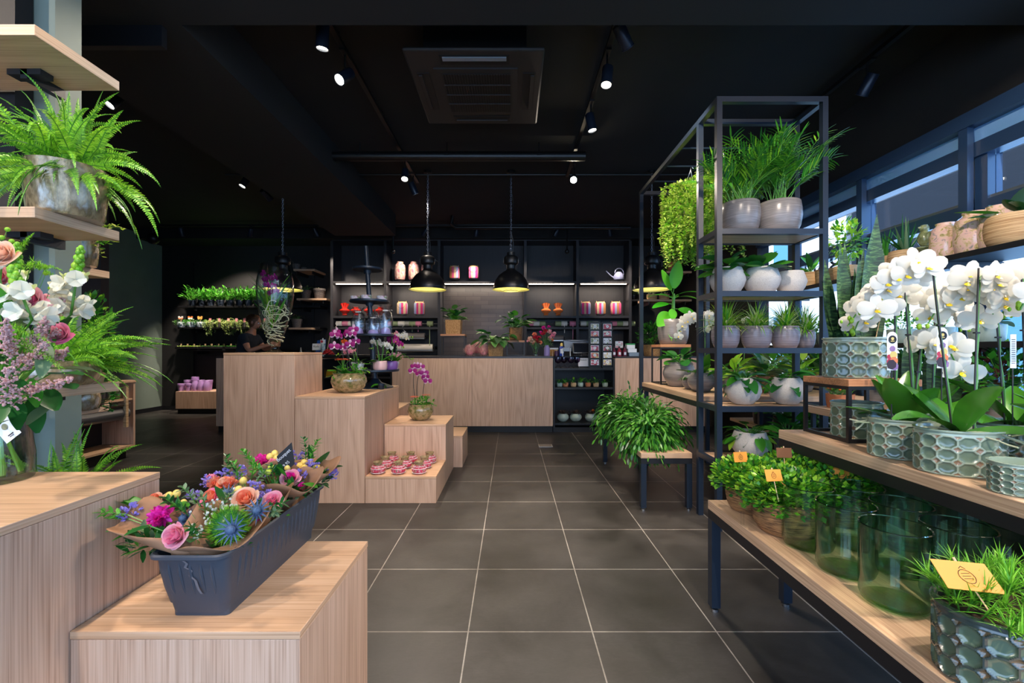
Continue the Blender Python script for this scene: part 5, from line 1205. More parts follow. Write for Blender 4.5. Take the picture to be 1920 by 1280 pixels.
# ---- votive jars
VOT = bpy.data.materials.new('red_mosaic_band'); VOT.use_nodes = True; m0 = VOT; vv = coords(m0, (1, 1, 1)); b_ = N(m0, 'ShaderNodeTexVoronoi'); b_.inputs['Scale'].default_value = 110; Lk(m0, vv, b_.inputs['Vector'])
Lk(m0, ramp(m0, b_.outputs['Color'], [(.2, '#b8284c'), (.5, '#d84868'), (.62, '#8a6a4a'), (.75, '#e8a8b4'), (.9, '#c03058')]), bs(m0).inputs['Base Color']); bs(m0).inputs['Roughness'].default_value = .4
def votive(label, loc):
    t = thing('votive_jar', label, 'candle jar', loc); m = MB(); m.lathe([(0, .0), (.038, .0), (.048, .006), (.0575, .024), (.058, .034), (.052, .052), (.038, .064), (.033, .068), (0, .068)], VOT, 32); m.obj('mosaic_body', t)
    m = MB(); m.lathe([(.033, .068), (.031, .074), (.036, .088), (.040, .093), (.037, .093), (.034, .088), (.029, .074)], MOSSB, 32); m.obj('glass_neck', t)
    for zz, rr_ in ((.012, .0545), (.044, .0565), (.060, .0445)): m = MB(); m.lathe([(rr_, zz - .0022), (rr_ + .003, zz), (rr_, zz + .0022)], CARDW, 32); m.obj('beaded_ring', t)
    return t
v0 = None
for rI, (y, pxs, rn) in enumerate([(3.50, (722, 760, 800), 'front'), (3.66, (734, 772, 812), 'middle'), (3.82, (746, 784, 822), 'back')]):
    for cI, px in enumerate(pxs):
        lb = '%s red mosaic votive jar in the %s row of nine on the low plinth' % (('left', 'centre', 'right')[cI], rn); Yq = y
        X = -1.07 + cI*.165 + rI*.012; loc = (X, Yq, .2095)
        if v0 is None: v0 = votive(lb, loc)
        else: dup(v0, loc, rnd.uniform(0, 3), lb)
for o in list(bpy.data.objects):
    if o.get('category') == 'candle jar': o['group'] = 'red mosaic votive jars'

# ---- tiered stand with its load
TS = Vector((-1.31, 4.20, .8345)); t = thing('tiered_stand', 'black four tier stand with round trays on the oak plinth', 'tiered stand', TS)
lean = lambda z: Vector((-.09*(z/1.36), 0, z))
m = MB(); m.tube([lean(.0), lean(.5), lean(1.0), lean(1.36)], [.028, .026, .022, .018], STEEL, 16); m.obj('pole', t)
m = MB(); m.lathe([(0, 0), (.17, 0), (.17, .008), (.06, .05), (.03, .09), (0, .09)], STEEL, 40); m.obj('base', t)
TR = []
for z, r_, ox in ((.155, .235, .0), (.49, .20, .01), (.815, .185, 0), (1.125, .14, 0)):
    c = lean(z) + Vector((ox, 0, 0)); m = MB(); m.lathe([(0, 0), (r_-.006, 0), (r_, .006), (r_, .022), (r_-.006, .022), (r_-.008, .008), (0, .008)], STEEL, 48, c); m.obj('tray', t); TR.append(TS + c + Vector((0, 0, .008)))
    m = MB(); m.lathe([(.035, -.03), (.035, 0), (.0, 0)], STEEL, 16, c); m.obj('collar', t)
FLB = bpy.data.materials.new('floral_print_bowl'); FLB.use_nodes = True; m0 = FLB; b_ = N(m0, 'ShaderNodeTexVoronoi'); b_.inputs['Scale'].default_value = 42; Lk(m0, coords(m0), b_.inputs['Vector'])
Lk(m0, ramp(m0, b_.outputs['Color'], [(.15, '#e6dce0'), (.42, '#f0e8ea'), (.5, '#b04868'), (.62, '#8a9a6a'), (.75, '#e0b0c0'), (.9, '#6a5aa0')]), bs(m0).inputs['Base Color']); bs(m0).inputs['Roughness'].default_value = .3
for i, (dx, dy) in enumerate([(-.125, -.02), (.0, -.09), (.125, -.02)]):
    t = thing('floral_bowl', 'small flower print bowl on the tiered stand, %s of three' % nth(i, 3), 'bowl', TR[2] + Vector((dx, dy, .001)), group='flower print bowls on the tiered stand'); m = MB(); m.lathe([(0, 0), (.045, 0), (.048, .004), (.050, .052), (.048, .052), (.046, .01), (0, .01)], FLB, 32); m.obj('bowl', t)
LBUN = base('lilac_wax', '#b8a8dc', .5); CELLO = glassm('cellophane_film', '#fbfbff', .16, .12, .5, '#c8ccd8')
for i, (dx, dy, h) in enumerate([(-.12, -.06, .27), (.02, .11, .24), (.035, -.10, .2), (.13, -.03, .29)]):
    t = thing('cellophane_gift', 'clear wrapped gift with lilac filling on the tiered stand, %s of four' % nth([0, 1, 2, 3].index(i), 4), 'gift', TR[1] + Vector((dx, dy, .001)), rotz=i*.7, group='clear wrapped gifts on the tiered stand')
    m = MB(); n = 24; loops = []
    for z, r_ in ((0, .055), (.03, .062), (h*.5, .064), (h*.74, .052), (h*.82, .024), (h*.92, .045), (h, .06)): loops.append([(r_*(1+.12*math.sin(a*5+z*30))*math.cos(a), r_*(1+.12*math.sin(a*5+z*30))*math.sin(a), z) for a in [2*PI*k/n for k in range(n)]])
    loft(m, loops, CELLO, True, False); m.obj('cellophane', t)
    m = MB(); m.lathe([(0, .004), (.045, .004), (.05, .02), (.04, h*.22), (0, h*.3)], LBUN, 9); m.obj('filling', t)
    m = MB(); m.lathe([(.026, h*.8), (.028, h*.82), (.026, h*.84)], SP_W, 16)
    for s in (-1, 1): m.blade((0, -.026, h*.82), (s, -.6, .5), .06, .016, SP_W, 4, 1.2, .2, 'round')
    m.obj('bow', t)
PKP = base('blush_pot', '#e2b4ae', .35); PUP = base('violet_pot', '#8a5a9c', .3); WHP = base('white_pot', '#dcd8dc', .3)
OPK = orchid_mesh('pink_orchid_flower', .06, P_ROSE, P_MAG); OWS = orchid_mesh('small_white_orchid_flower', .06, P_WHITE, P_LIP); OMG = orchid_mesh('magenta_orchid_flower', .06, P_PURP, P_LIP); OOR = orchid_mesh('orange_orchid_flower', .055, P_OR, P_RED)
base_ = TR[0] + Vector((0, 0, .001))
orchid('mini orchid with orange flowers in a white pot, left on the lowest tier', base_ + Vector((-.17, .0, 0)), ('cone', .05, .08, WHP), [dict(az=165, h=.20, reach=.10, n=5, lean=.05)], fmesh=OOR, leafL=.13, leafW=.045, seed=31, roots=False)
orchid('mini orchid with pink flowers leaning left off the lowest tier', base_ + Vector((-.10, -.12, 0)), ('cone', .045, .07, WHP), [dict(az=178, h=.12, reach=.16, n=5, drop=.05)], fmesh=OPK, leafL=.13, leafW=.045, seed=32, roots=False)
orchid('mini orchid with white and pink flowers in a blush pot on the lowest tier', base_ + Vector((.10, -.14, 0)), ('hump', .066, .095, PKP), [dict(az=70, h=.16, reach=.08, n=5), dict(az=140, h=.19, reach=.07, n=4)], fmesh=OWS, leafL=.17, leafW=.05, seed=33, roots=False)
orchid('mini orchid with magenta flowers in a violet pot on the lowest tier', base_ + Vector((.165, -.01, 0)), ('hump', .064, .09, PUP), [dict(az=100, h=.24, reach=.07, n=7), dict(az=30, h=.20, reach=.08, n=5)], fmesh=OMG, leafL=.17, leafW=.05, seed=34, roots=False)
orchid('mini orchid with drooping pale pink flowers on the right edge of the lowest tier', base_ + Vector((.06, .12, 0)), ('hump', .06, .09, PUP), [dict(az=10, h=.26, reach=.13, n=5, drop=.02), dict(az=0, h=.05, reach=.22, n=3, drop=.04)], fmesh=OPK, leafL=.15, leafW=.045, seed=35, roots=False)
orchid('mini orchid with cream flowers reaching right from the tiered stand', base_ + Vector((.165, .11, 0)), ('cone', .045, .08, WHP), [dict(az=5, h=.27, reach=.12, n=6, drop=.03)], fmesh=OWS, leafL=.13, leafW=.04, seed=36, roots=False)
plant('small_orchid_plant', 'green leaves of a small plant under the lowest tray of the stand', 'plant', (-1.20, 4.02, .8345), ('cone', .035, .05, STEEL), ('strap_small', broad(6, .01, .09, .04, (L_ORCH,), seed=9, stem=False, upright=30)))
# ================================================================== COUNTER AND BACK WALL
CT = 1.101
def Pc(px, Y, z=CT): return Vector((X_(px, Y), Y, z))
# cards and frames
def pixcard(name, label, loc, w_, h_, cols, text=None, tilt=-8, cat='card', disc=False, group=None, rz=0):
    t = thing(name, label, cat, loc, rotz=R(rz), group=group); rot = Matrix.Rotation(R(tilt), 4, 'X')
    m = MB(); m.box(-w_/2, 0, 0, w_/2, .003, h_, CARDW); o = m.obj('card', t, smooth=False); o.matrix_local = rot
    m = MB(); r = random.Random(int(w_*1e5) + len(label) * 7 + sum(map(ord, label)))
    if cols:
        nx, nz = 5, 4
        for i in range(nx):
            for j in range(nz):
                x0 = -w_/2 + w_*.05 + i*w_*.9/nx; z0 = h_*.06 + j*h_*.88/nz; m.add([(x0, -.0006, z0), (x0 + w_*.9/nx, -.0006, z0), (x0 + w_*.9/nx*r.uniform(.8, 1), -.0006, z0 + h_*.88/nz), (x0, -.0006, z0 + h_*.88/nz*r.uniform(.85, 1))], [(0,1,2,3)], r.choice(cols))
        if disc: m.disc((0, -.0016, h_*.55), (0, -1, 0), min(w_, h_)*.24, CARDW, 20); m.disc((0, -.0022, h_*.55), (0, -1, 0), min(w_, h_)*.08, base('x', '#999999') if 'pale_print' not in bpy.data.materials else bpy.data.materials['pale_print'], 12)
        o = m.obj('print', t, smooth=False); o.matrix_local = rot
    if text:
        for (s, sz, x, z, mt) in text: o = place(text_mesh(s, sz, mt, 'lettering', .0004), 'lettering', t); o.matrix_local = rot @ Matrix.Translation((x, -.0015, z)) @ Matrix.Rotation(PI/2, 4, 'X')
    return t
pp = base('pale_print', '#b8a8ac', .6)
cR, cP, cG, cC, cO, cY, cV, cD = [base(n, h) for n, h in (('print_red', '#b83048'), ('print_pink', '#dc90a0'), ('print_green', '#6c7c54'), ('print_cream', '#d8ccb0'), ('print_orange', '#dc7a4a'), ('print_yellow', '#d8bc6c'), ('print_violet', '#8a6a98'), ('print_dark', '#3a2a30'))]
# card rack in the right niche
YR = 6.36; zr0, zr1 = Z_(690, YR), Z_(603, YR)
for ci, (pa, pb) in enumerate([(1103, 1127), (1128, 1149)]):
    xa, xb = X_(pa, YR), X_(pb, YR); t = thing('card_rack', 'black card rack column with six gift cards, %s one' % ('left', 'right')[ci], 'card rack', ((xa+xb)/2, YR, Zc(690) + .001)); wv = (xb-xa)/2 - .004; hh = .67
    m = MB(); m.box(-wv, 0, 0, wv, .02, hh, PLASTIC); m.box(-wv, -.06, 0, wv, 0, .012, PLASTIC); m.obj('backboard', t, smooth=False)
    cl = [[(cG, cC, cC), (cR, cO, cP), (cC, cG, CARDW), (cR, cP, cV), (cO, cY, cR), (cP, CARDW, cR)], [(cR, cP, cR), (cC, cP, cR), (CARDW, cG, pp), (cR, cD, cG), (CARDW, cY, cC), (cY, cV, cC)]][ci]
    for k in range(6):
        z = .555 - k*.104; m = MB(); m.box(-wv, -.022, z - .006, wv, -.0005, z - .002, PLASTIC); m.box(-wv, -.025, z - .006, wv, -.022, z + .008, PLASTIC); m.obj('card_ledge', t, smooth=False)
        pixcard('gift_card', ['top', 'second', 'third', 'fourth', 'fifth', 'bottom'][k] + ' flower print gift card in the %s column of the black rack' % ('left', 'right')[ci], (t.location.x, YR - .019, Zc(690) + z), .118, .088, list(cl[k]), tilt=-4, disc=not (ci == 1 and k == 4), group='flower print gift cards')
# glass goblets in the niche
GOBT = glassm('violet_glass', '#a88cb0', .1, .03, .5, '#5c4468')
def goblet(label, loc):
    t = thing('glass_goblet', label, 'goblet', loc); m = MB(); m.lathe([(.05, .155), (.052, .12), (.045, .09), (.02, .07), (.0, .068)], GOBT, 24); m.obj('cup', t)
    m = MB(); m.lathe([(0, .07), (.016, .068), (.012, .05), (.018, .04), (.03, .02), (.05, .004), (.05, 0), (0, 0)], GLASS, 24); m.obj('foot', t); return t
g0 = None
for i, px in enumerate([1046, 1058, 1070, 1082]):
    l = 'cut glass goblet with a violet cup in the niche, %s of four' % nth(i, 4); p = (X_(px, 6.4), 6.36 + .07*(i % 2), Zc(690) + .001)
    if g0 is None: g0 = goblet(l, p)
    else: dup(g0, p, 0, l)
    g0['group'] = 'violet glass goblets in the niche'
pixcard('leaflet', 'white printed leaflet standing behind the goblets in the niche', (X_(1096, 6.42), 6.48, Zc(690) + .02), .165, .125, None, [('Bedankt', .028, -.0, .095, INK)], tilt=-10)
t = thing('leaflet_stand', 'black block holding up the white leaflet', 'stand', (X_(1096, 6.5), 6.52, Zc(690))); m = MB(); m.box(-.09, 0, 0, .09, .05, .07, PLASTIC); m.obj('block', t, bevel=.003)
for i, px in enumerate([1049, 1060, 1075, 1088, 1102, 1117, 1134]):
    plant('succulent_pot', 'small green potted plant on the middle niche shelf, %s of seven' % nth(i, 7), 'plant', (X_(px, 6.45), 6.43, Zc(726)), ('hump', .042, .06, [PGREEN, TERRA, RAFF][i % 3]), ('niche_green_%d' % (i % 3), broad(11, .06 + (.05 if i == 3 else 0), .05, .035, (L_MID, L_FERN, L_DARK), seed=40 + i % 3 + (9 if i == 3 else 0), upright=60, prof='round')) if i != 3 else ('niche_tall', broad(13, .10, .05, .035, (L_MID, L_FERN), seed=77, upright=65, prof='round')), group='small plants on the middle niche shelf')
for i, px in enumerate([1055, 1079, 1107, 1128]):
    plant('bronze_plant', 'pale green pot of bronze leaves on the bottom niche shelf, %s of four' % nth(i, 4), 'plant', (X_(px, 6.5), 6.47, Zc(793)), ('sphere', .088, .115, PGREEN),
          [('foliage', 'bronze_%d' % (i % 2), rosette(26, .11, (L_BROWN,), 50 + i % 2))] + ([('orange_flower', 'bronze_flower', lambda mb: carn(mb, (.03, -.02, .06), (0, 0, 1), .03, P_OR, 24))] if i == 2 else []), group='bronze plants on the bottom niche shelf')
# left niche things
pz = Zc(665)
def box_(name, label, cat, loc, w_, d_, h_, m_, part='box', rz=0, top=None):
    t = thing(name, label, cat, loc, R(rz)); m = MB(); m.box(-w_/2, -d_/2, 0, w_/2, d_/2, h_, m_); m.obj(part, t, bevel=.003)
    if top: m = MB(); m.box(-w_/2 - .002, -d_/2 - .002, h_ + .0005, w_/2 + .002, d_/2 + .002, h_ + .02, top); m.obj('lid', t, bevel=.002)
    return t
t = thing('gold_tray', 'gold patterned tray leaning on the left niche shelf', 'tray', (X_(622, 6.4), 6.36, Zc(706))); m = MB(); m.add([(-.085, 0, 0), (.085, 0, 0), (.065, .03, .10), (-.06, .03, .10)], [(0,1,2,3)], base('gold_foil', '#d8a030', .3, .5)); o = m.obj('tray', t, smooth=False); o.modifiers.new('s', 'SOLIDIFY').thickness = .006
t = thing('red_basket', 'red string basket on the top left niche shelf', 'basket', (X_(617, 6.4), 6.36, pz)); m = MB(); r = random.Random(4)
for i in range(60): a = r.uniform(0, 2*PI); m.tube([(.09*math.cos(a), .06*math.sin(a), r.uniform(0,.02)), (.06*math.cos(a+1), .05*math.sin(a+1), .05), (.03*math.cos(a+2), .02*math.sin(a+2), r.uniform(.05,.085))], .004, base('red_cord', '#b01c24', .6) if 'red_cord' not in bpy.data.materials else bpy.data.materials['red_cord'], 5)
m.obj('cords', t); m = MB(); m.tube([(-.01, 0, .06), (.03, 0, .28)], .006, PEG, 6); m.obj('wooden_stick', t)
CAN = noisy('patterned_spray_can', [(.35, '#4a9a94'), (.5, '#dce4e4'), (.65, '#68848c')], 25, .3)
YK = 6.75
t = thing('spray_can', 'tall spray can with a red and white cap on the counter', 'spray can', (X_(608, YK), YK - .05, CT)); m = MB(); m.tube([(0, 0, 0), (0, 0, .19)], .034, CAN, 20); m.obj('can', t); m = MB(); m.tube([(0, 0, .191), (0, 0, .25)], .037, CARDW, 20); m.ball((0, 0, .262), .012, WHITE, 8, 6); m.disc((0, -.0375, .22), (0, -1, 0), .02, cR, 16); m.obj('cap', t)
pixcard('greeting_card', 'white card with large grey and pink letters, left on the counter', (X_(593, 6.6), 6.60, 1.19), .125, .10, None, [('Kado', .042, 0, .055, INK), ('bon', .024, .03, .083, cP)], tilt=-6)
t = thing('card_holder', 'clear holder with small cards below the white card', 'holder', (X_(590, 6.62), 6.62, CT)); m = MB(); m.box(-.13, -.03, 0, .10, .03, .09, GLASS); m.obj('holder', t, smooth=False)
m = MB()
for i in range(5): m.box(-.12 + i*.042, -.02, .003, -.085 + i*.042, .02, .055, (cR, cP, CARDW, cR, cO)[i])
m.obj('cards', t, smooth=False)
t = thing('blue_bag', 'small blue and white bag behind the white card', 'bag', (X_(597, 6.8), 6.85, CT)); m = MB(); m.add([(-.07,-.02,0),(.07,-.02,0),(.07,.02,0),(-.07,.02,0),(-.04,0,.24),(.10,0,.26)], [(0,1,5,4),(2,3,4,5),(1,2,5),(3,0,4),(0,3,2,1)], base('blue_bag', '#2458a8', .4)); m.obj('bag', t, smooth=False)
t = thing('metal_bell', 'small metal spout standing on the counter near the plinth corner', 'tool', (X_(564, 6.5), 6.5, CT)); m = MB(); m.lathe([(0, 0), (.03, 0), (.028, .02), (.012, .09), (.005, .13), (0, .13)], CHROME, 16); m.obj('spout', t)
box_('blue_box', 'deep blue box at the bottom of the left niche', 'box', (X_(611, 6.5), 6.45, .30), .13, .2, .08, base('deep_blue_box', '#1c1c7c', .4))
box_('green_box', 'dark green box at the bottom of the left niche', 'box', (X_(628, 6.5), 6.45, .30), .13, .2, .09, base('dark_green_box', '#1c4a3c', .5))
# counter display: pompon flowers
POM = leafm('pink_cream_bristle', '#d0608c', '#fff0dc', .7, .35, '#f4b8bc')
def pom(mb):
    r = random.Random(1)
    for i in range(900):
        a = r.uniform(0, 2*PI); z = r.uniform(-.75, 1); s = math.sqrt(1 - z*z); q = Vector((s*math.cos(a), s*math.sin(a), z)); mb.blade(q*.07, (q + Vector((0,0,.55))).normalized(), .05, .007, POM, 1, .3, 0, 'grass')
    mb.ball((0, 0, 0), .062, P_ROSE, 16, 10)
for i, (px, Y, s) in enumerate([(881, 6.62, 1), (907, 6.60, 1.02), (895, 6.80, 1.12)]):
    t = thing('pompon', 'pink and cream bristly ball on the counter, %s' % ('left one', 'right one', 'raised one at the back')[i], 'decoration', (X_(px, Y), Y, CT + .068*s + (.0 if i < 2 else .03)), group='pink bristly balls'); t.scale = (s, s, s); place(cached('pompon_ball', pom), 'ball', t)
# risers on the counter with square baskets
def cubebasket(name, label, loc, a_, h_, leaves, m_=CUBEB, round_=False):
    t = thing(name, label, 'plant', loc)
    m = MB()
    if round_: pot_mesh(m, 'cyl', a_, h_, m_)
    else: loft(m, [rr(a_*.9, a_*.9, .01, 0), rr(a_*.97, a_*.97, .01, h_*.5), rr(a_, a_, .012, h_), rr(a_-.008, a_-.008, .01, h_), rr(a_-.01, a_-.01, .01, h_*.7)], m_, True, True)
    m.obj('basket', t); place(cached(leaves[0], leaves[1]), 'foliage', t, loc=(0, 0, h_*.75)); return t
ALO = leafm('veined_alocasia_leaf', '#2a6a2c', '#86bc62', .3, .2)
YB1 = 6.75
riser(X_(828, YB1), YB1 - .12, X_(873, YB1), YB1 + .14, CT, Z_(626, YB1 - .1), 'slim black riser with wooden top on the counter, left of the niche')
riser(X_(950, YB1), YB1 - .12, X_(981, YB1) + .02, YB1 + .14, CT, Z_(638, YB1 - .1), 'slim black riser with wooden top on the counter, right of the niche')
cubebasket('basket_plant', 'dark leafy plant in a square woven basket on the left counter riser', (X_(851, YB1), YB1, Z_(626, YB1 - .1)), .12, .215, ('alo_small', broad(40, .27, .13, .10, (ALO, L_DARK, L_MID), seed=61, upright=60, prof='heart')))
cubebasket('basket_plant', 'veined dark leafy plant in a brown basket on the right counter riser', (X_(967, YB1), YB1 - .01, Z_(638, YB1 - .1)), .105, .20, ('alo_mid', broad(42, .28, .15, .12, (ALO, L_DARK, L_MID), seed=62, upright=55, prof='heart')), BSK, True)
cubebasket('basket_plant', 'low veined leafy plant in a square basket standing on the counter', (X_(930, 6.6), 6.6, CT), .115, .215, ('alo_low', broad(40, .27, .17, .14, (ALO, L_DARK, L_OLIVE), seed=63, upright=40, prof='heart', droop=1.4)))
# two small bouquets at the till
def smallbq(label, loc, vase, fl, seed):
    t = thing('vase_bouquet', label, 'bouquet', loc); r = random.Random(seed); m = MB(); vase(m); m.obj('vase', t)
    m = MB(); ms = {}
    for (dx, dz, R_, ma) in fl: m.tube([(0, 0, .10), (dx, 0, dz)], .002, STEMG, 4)
    m.obj('stems', t)
    for i, (dx, dz, R_, ma) in enumerate(fl): m = MB(); carn(m, (dx, r.uniform(-.04,.04), dz), (dx*3, -.7, .6), R_, ma, 34, i); m.obj('flower_head', t)
    m = MB(); bushy(.09, .06, .08, 60, .04, (L_DARK, L_OLIVE), seed, .18, .5, kind='blade')(m); m.obj('foliage', t); return t
smallbq('dried bouquet of dark red and peach flowers in a clear bottle vase by the till', (X_(1004, 6.55), 6.5, CT), lambda m: m.lathe([(0, 0), (.045, 0), (.045, .05), (.025, .10), (.022, .14), (.020, .14), (.02, .10), (.04, .05), (0, .006)], GLASS, 24),
    [(-.08, .26, .05, P_PEACH), (-.11, .22, .035, P_ROSE), (.0, .28, .055, P_RED), (.03, .22, .05, P_RED), (-.04, .20, .05, P_PEACH), (.07, .20, .035, P_CORAL), (-.02, .32, .04, P_CORAL), (.05, .27, .04, P_RED)], 3)
smallbq('bouquet of bright pink flowers in a lilac bottle vase by the till', (X_(1025, 6.65), 6.62, CT), lambda m: m.lathe([(0, 0), (.042, 0), (.046, .01), (.044, .12), (.036, .145), (.026, .15), (.028, .165), (.02, .165), (0, .14)], bpy.data.materials.get('lilac_vase') or base('lilac_vase', '#b094c8', .4), 24),
    [(-.05, .43, .04, P_MAG), (.03, .44, .035, P_MAG), (-.02, .38, .045, P_RED), (.05, .36, .05, P_ROSE), (.09, .30, .045, P_PINK), (.05, .27, .045, P_ROSE), (-.06, .33, .04, P_RED), (.11, .34, .035, P_ROSE), (.08, .24, .035, P_CORAL), (-.09, .36, .03, P_MAG)], 5)
# till
t = thing('cash_register_screen', 'grey back of the till monitor on the counter', 'monitor', (X_(1083, 6.7), 6.78, CT)); m = MB()
loft(m, [[(x, y, z) for x, z in ((-.18, .07), (.18, .07), (.20, .25), (-.21, .25))] for y in (0, .03)], GREYM, True, True); m.obj('housing', t, bevel=.004); m = MB(); m.lathe([(.0, 0), (.09, 0), (.09, .008), (.02, .015), (.018, .09), (0, .09)], PLASTIC, 24, (0, .04, 0)); m.obj('stand', t); m = MB(); m.tube([(-.2, -.004, .245), (-.1, -.004, .228), (0, -.004, .223), (.1, -.004, .228), (.19, -.004, .245)], .005, CHROME, 6); m.obj('trim_strip', t)
t = thing('customer_display', 'small tilted customer screen with a silver frame at the till', 'screen', (X_(1090, 6.55), 6.5, CT)); m = MB(); m.box(-.128, 0, .0, .128, .02, .165, CHROME); o = m.obj('frame', t, bevel=.004); MT = Matrix.Translation((0, 0, .045)) @ Matrix.Rotation(R(-22), 4, 'X'); o.matrix_local = MT
m = MB(); m.box(-.115, -.002, .012, .115, -.0005, .153, base('dark_glossy_screen', '#20242c', .12)); o = m.obj('screen', t, smooth=False); o.matrix_local = MT; m = MB(); m.lathe([(0, 0), (.06, 0), (.06, .008), (.012, .012), (.012, .06), (0, .06)], PLASTIC, 20, (0, .03, 0)); m.obj('foot', t)
t = thing('glue_bottle', 'blue bottle with a yellow cap beside the till', 'bottle', (X_(1054, 6.6), 6.66, CT)); m = MB(); m.lathe([(0, 0), (.034, 0), (.036, .01), (.036, .13), (.02, .15), (0, .15)], base('blue_bottle', '#1c3c9c', .35), 20); m.obj('bottle', t); m = MB(); m.lathe([(.02, .15), (.02, .185), (.01, .2), (0, .2)], BERRY, 16); m.obj('cap', t); m = MB(); m.box(-.025, -.0375, .04, .025, -.036, .11, CARDW); m.obj('label_patch', t, smooth=False)
t = thing('card_terminal', 'small dark payment terminal on a metal stand at the till', 'terminal', (X_(1062, 6.42), 6.42, CT)); m = MB(); m.box(-.05, -.01, .07, .05, .01, .13, GREYM); m.obj('terminal', t, bevel=.004)
for s in (-1, 1): m = MB(); m.tube([(s*.055, -.02, 0), (s*.055, 0, .06), (s*.06, 0, .12)], .006, WHITE, 8); m.obj('arm', t)
for i, (px, cc, w_, h_) in enumerate([(1036, 'amber', .05, .09), (1044, 'dark violet', .07, .07)]):
    t = thing('small_jar', '%s jar on the counter between the lilac vase and the blue bottle' % cc, 'jar', (X_(px, 6.7), 6.72, CT)); m = MB(); m.lathe([(0, 0), (w_/2, 0), (w_/2, h_), (w_/2.4, h_ + .008), (0, h_ + .008)], base(cc.replace(' ', '_') + '_jar', '#b07a38' if i == 0 else '#4a2c50', .3), 20); m.obj('jar', t)
t = thing('paper_tray', 'white tray lying behind the lilac vase on the counter', 'tray', (X_(1034, 6.85), 6.86, CT)); m = MB(); m.box(-.10, -.08, .10, .10, .08, .125, WHITE); m.box(-.09, -.07, 0, .09, .07, .10, RAFF); m.obj('tray', t, bevel=.003)
# right of the rack
pixcard('greeting_card', 'white card with red letters standing above the red bottles, right of the rack', (X_(1162, 6.55), 6.58, 1.225), .115, .10, [(CARDW), cP, CARDW, CARDW], [('Kado', .04, 0, .045, INK), ('bon', .022, .03, .08, cR)], tilt=-5)
t = thing('card_pole', 'thin stand carrying the white card right of the rack', 'stand', (X_(1162, 6.55), 6.62, CT)); m = MB(); m.tube([(0, 0, 0), (0, -.02, .16)], .005, CHROME, 6); m.box(-.04, -.03, 0, .04, .03, .006, CHROME); m.obj('stand', t)
r = random.Random(6); RB = glassm('red_glass_bottle', '#c05868', .12, .02, .5, '#701028'); RB2 = base('red_label_bottle', '#a42c40', .35)
for i in range(6):
    px = 1151 + (i % 3)*10; Y = 6.44 + (i//3)*.1; t = thing('red_bottle', 'small red bottle right of the card rack, %s in the %s row' % (('left', 'middle', 'right')[i % 3], ('front', 'back')[i//3]), 'bottle', (X_(px, Y), Y, CT), group='small red bottles by the card rack')
    m = MB(); m.lathe([(0, 0), (.03, 0), (.032, .08), (.015, .10), (.013, .125), (0, .125)], RB2 if i % 2 else base('dark_cherry_%d' % i, '#6a1830', .3), 16); m.obj('bottle', t); m = MB(); m.box(-.016, -.0335, .02, .016, -.032, .06, CARDW); m.obj('paper_label', t, smooth=False); m = MB(); m.lathe([(.015, .126), (.015, .145), (0, .146)], PLASTIC, 12); m.obj('cap', t)
box_('grey_box', 'grey blue box at the bottom of the small stack right of the red bottles', 'box', (X_(1186, 6.5), 6.48, CT), .15, .14, .055, base('grey_blue_box', '#7c8c9c', .5))
box_('white_box', 'white box in the middle of the small stack right of the red bottles', 'box', (X_(1183, 6.5), 6.48, CT + .056), .13, .12, .055, CARDW)
box_('green_lidded_box', 'white box with a green band on top of the small stack', 'box', (X_(1181, 6.5), 6.49, CT + .112), .12, .10, .055, CARDW, top=base('green_band', '#1c9a48', .4))

# ---- things in the back shelving
def S(px, py, dy=.0): return Vector((X_(px, 8.32), 8.36 + dy, Z_(py, YS) + .001))
PV = bpy.data.materials.new('pink_feather_pattern'); PV.use_nodes = True; m0 = PV; b_ = N(m0, 'ShaderNodeTexVoronoi'); b_.inputs['Scale'].default_value = 34; Lk(m0, coords(m0, (1.6, 1.6, .8)), b_.inputs['Vector'])
Lk(m0, ramp(m0, b_.outputs['Color'], [(.15, '#e4a8a0'), (.4, '#f0c8b8'), (.55, '#c85c80'), (.7, '#c8a878'), (.85, '#f0dccc')]), bs(m0).inputs['Base Color']); bs(m0).inputs['Roughness'].default_value = .3
PV2 = bpy.data.materials.new('pale_blossom_pattern'); PV2.use_nodes = True; m0 = PV2; b_ = N(m0, 'ShaderNodeTexVoronoi'); b_.inputs['Scale'].default_value = 36; Lk(m0, coords(m0, (1, 1, .9)), b_.inputs['Vector']); nn = noise(m0, coords(m0), 22, 4, .6, 1.5)
Lk(m0, ramp(m0, nn, [(.32, '#8a8448'), (.42, '#c8b07c'), (.5, '#e8c4b0'), (.62, '#e8bcb0'), (.7, '#7c8a84')]), bs(m0).inputs['Base Color']); bs(m0).inputs['Roughness'].default_value = .1; bs(m0).inputs['Coat Weight'].default_value = .8
def jar(name, label, loc, r_, h_, m_, group=None):
    t = thing(name, label, 'vase', loc, group=group); m = MB(); m.lathe([(0, 0), (r_*.82, 0), (r_*.9, h_*.04), (r_, h_*.3), (r_, h_*.65), (r_*.9, h_*.83), (r_*.62, h_*.91), (r_*.58, h_*.94), (r_*.62, h_), (r_*.56, h_), (r_*.5, h_*.93), (r_*.8, h_*.8), (0, h_*.3)], m_, 40); m.obj('vase', t); return t
for i, (px, lb) in enumerate([(749, 'leftmost'), (775, 'middle'), (799, 'half hidden rightmost')]): jar('patterned_vase', lb + ' of three pink feather pattern vases on the lit back shelf', S(px, 522), .102, .34, PV, 'pink patterned vases')
LM = [base(n, h, .6) for n, h in (('stripe_magenta', '#e02c78'), ('stripe_lilac', '#a8b0d8'), ('stripe_orange', '#d08a50'), ('stripe_cream', '#e8c49c'), ('stripe_pink', '#f05a8c'))]
CRM = base('cream_lantern_lid', '#e8bc88', .6); WIRE = base('dark_wire', '#3a2c2c', .5)
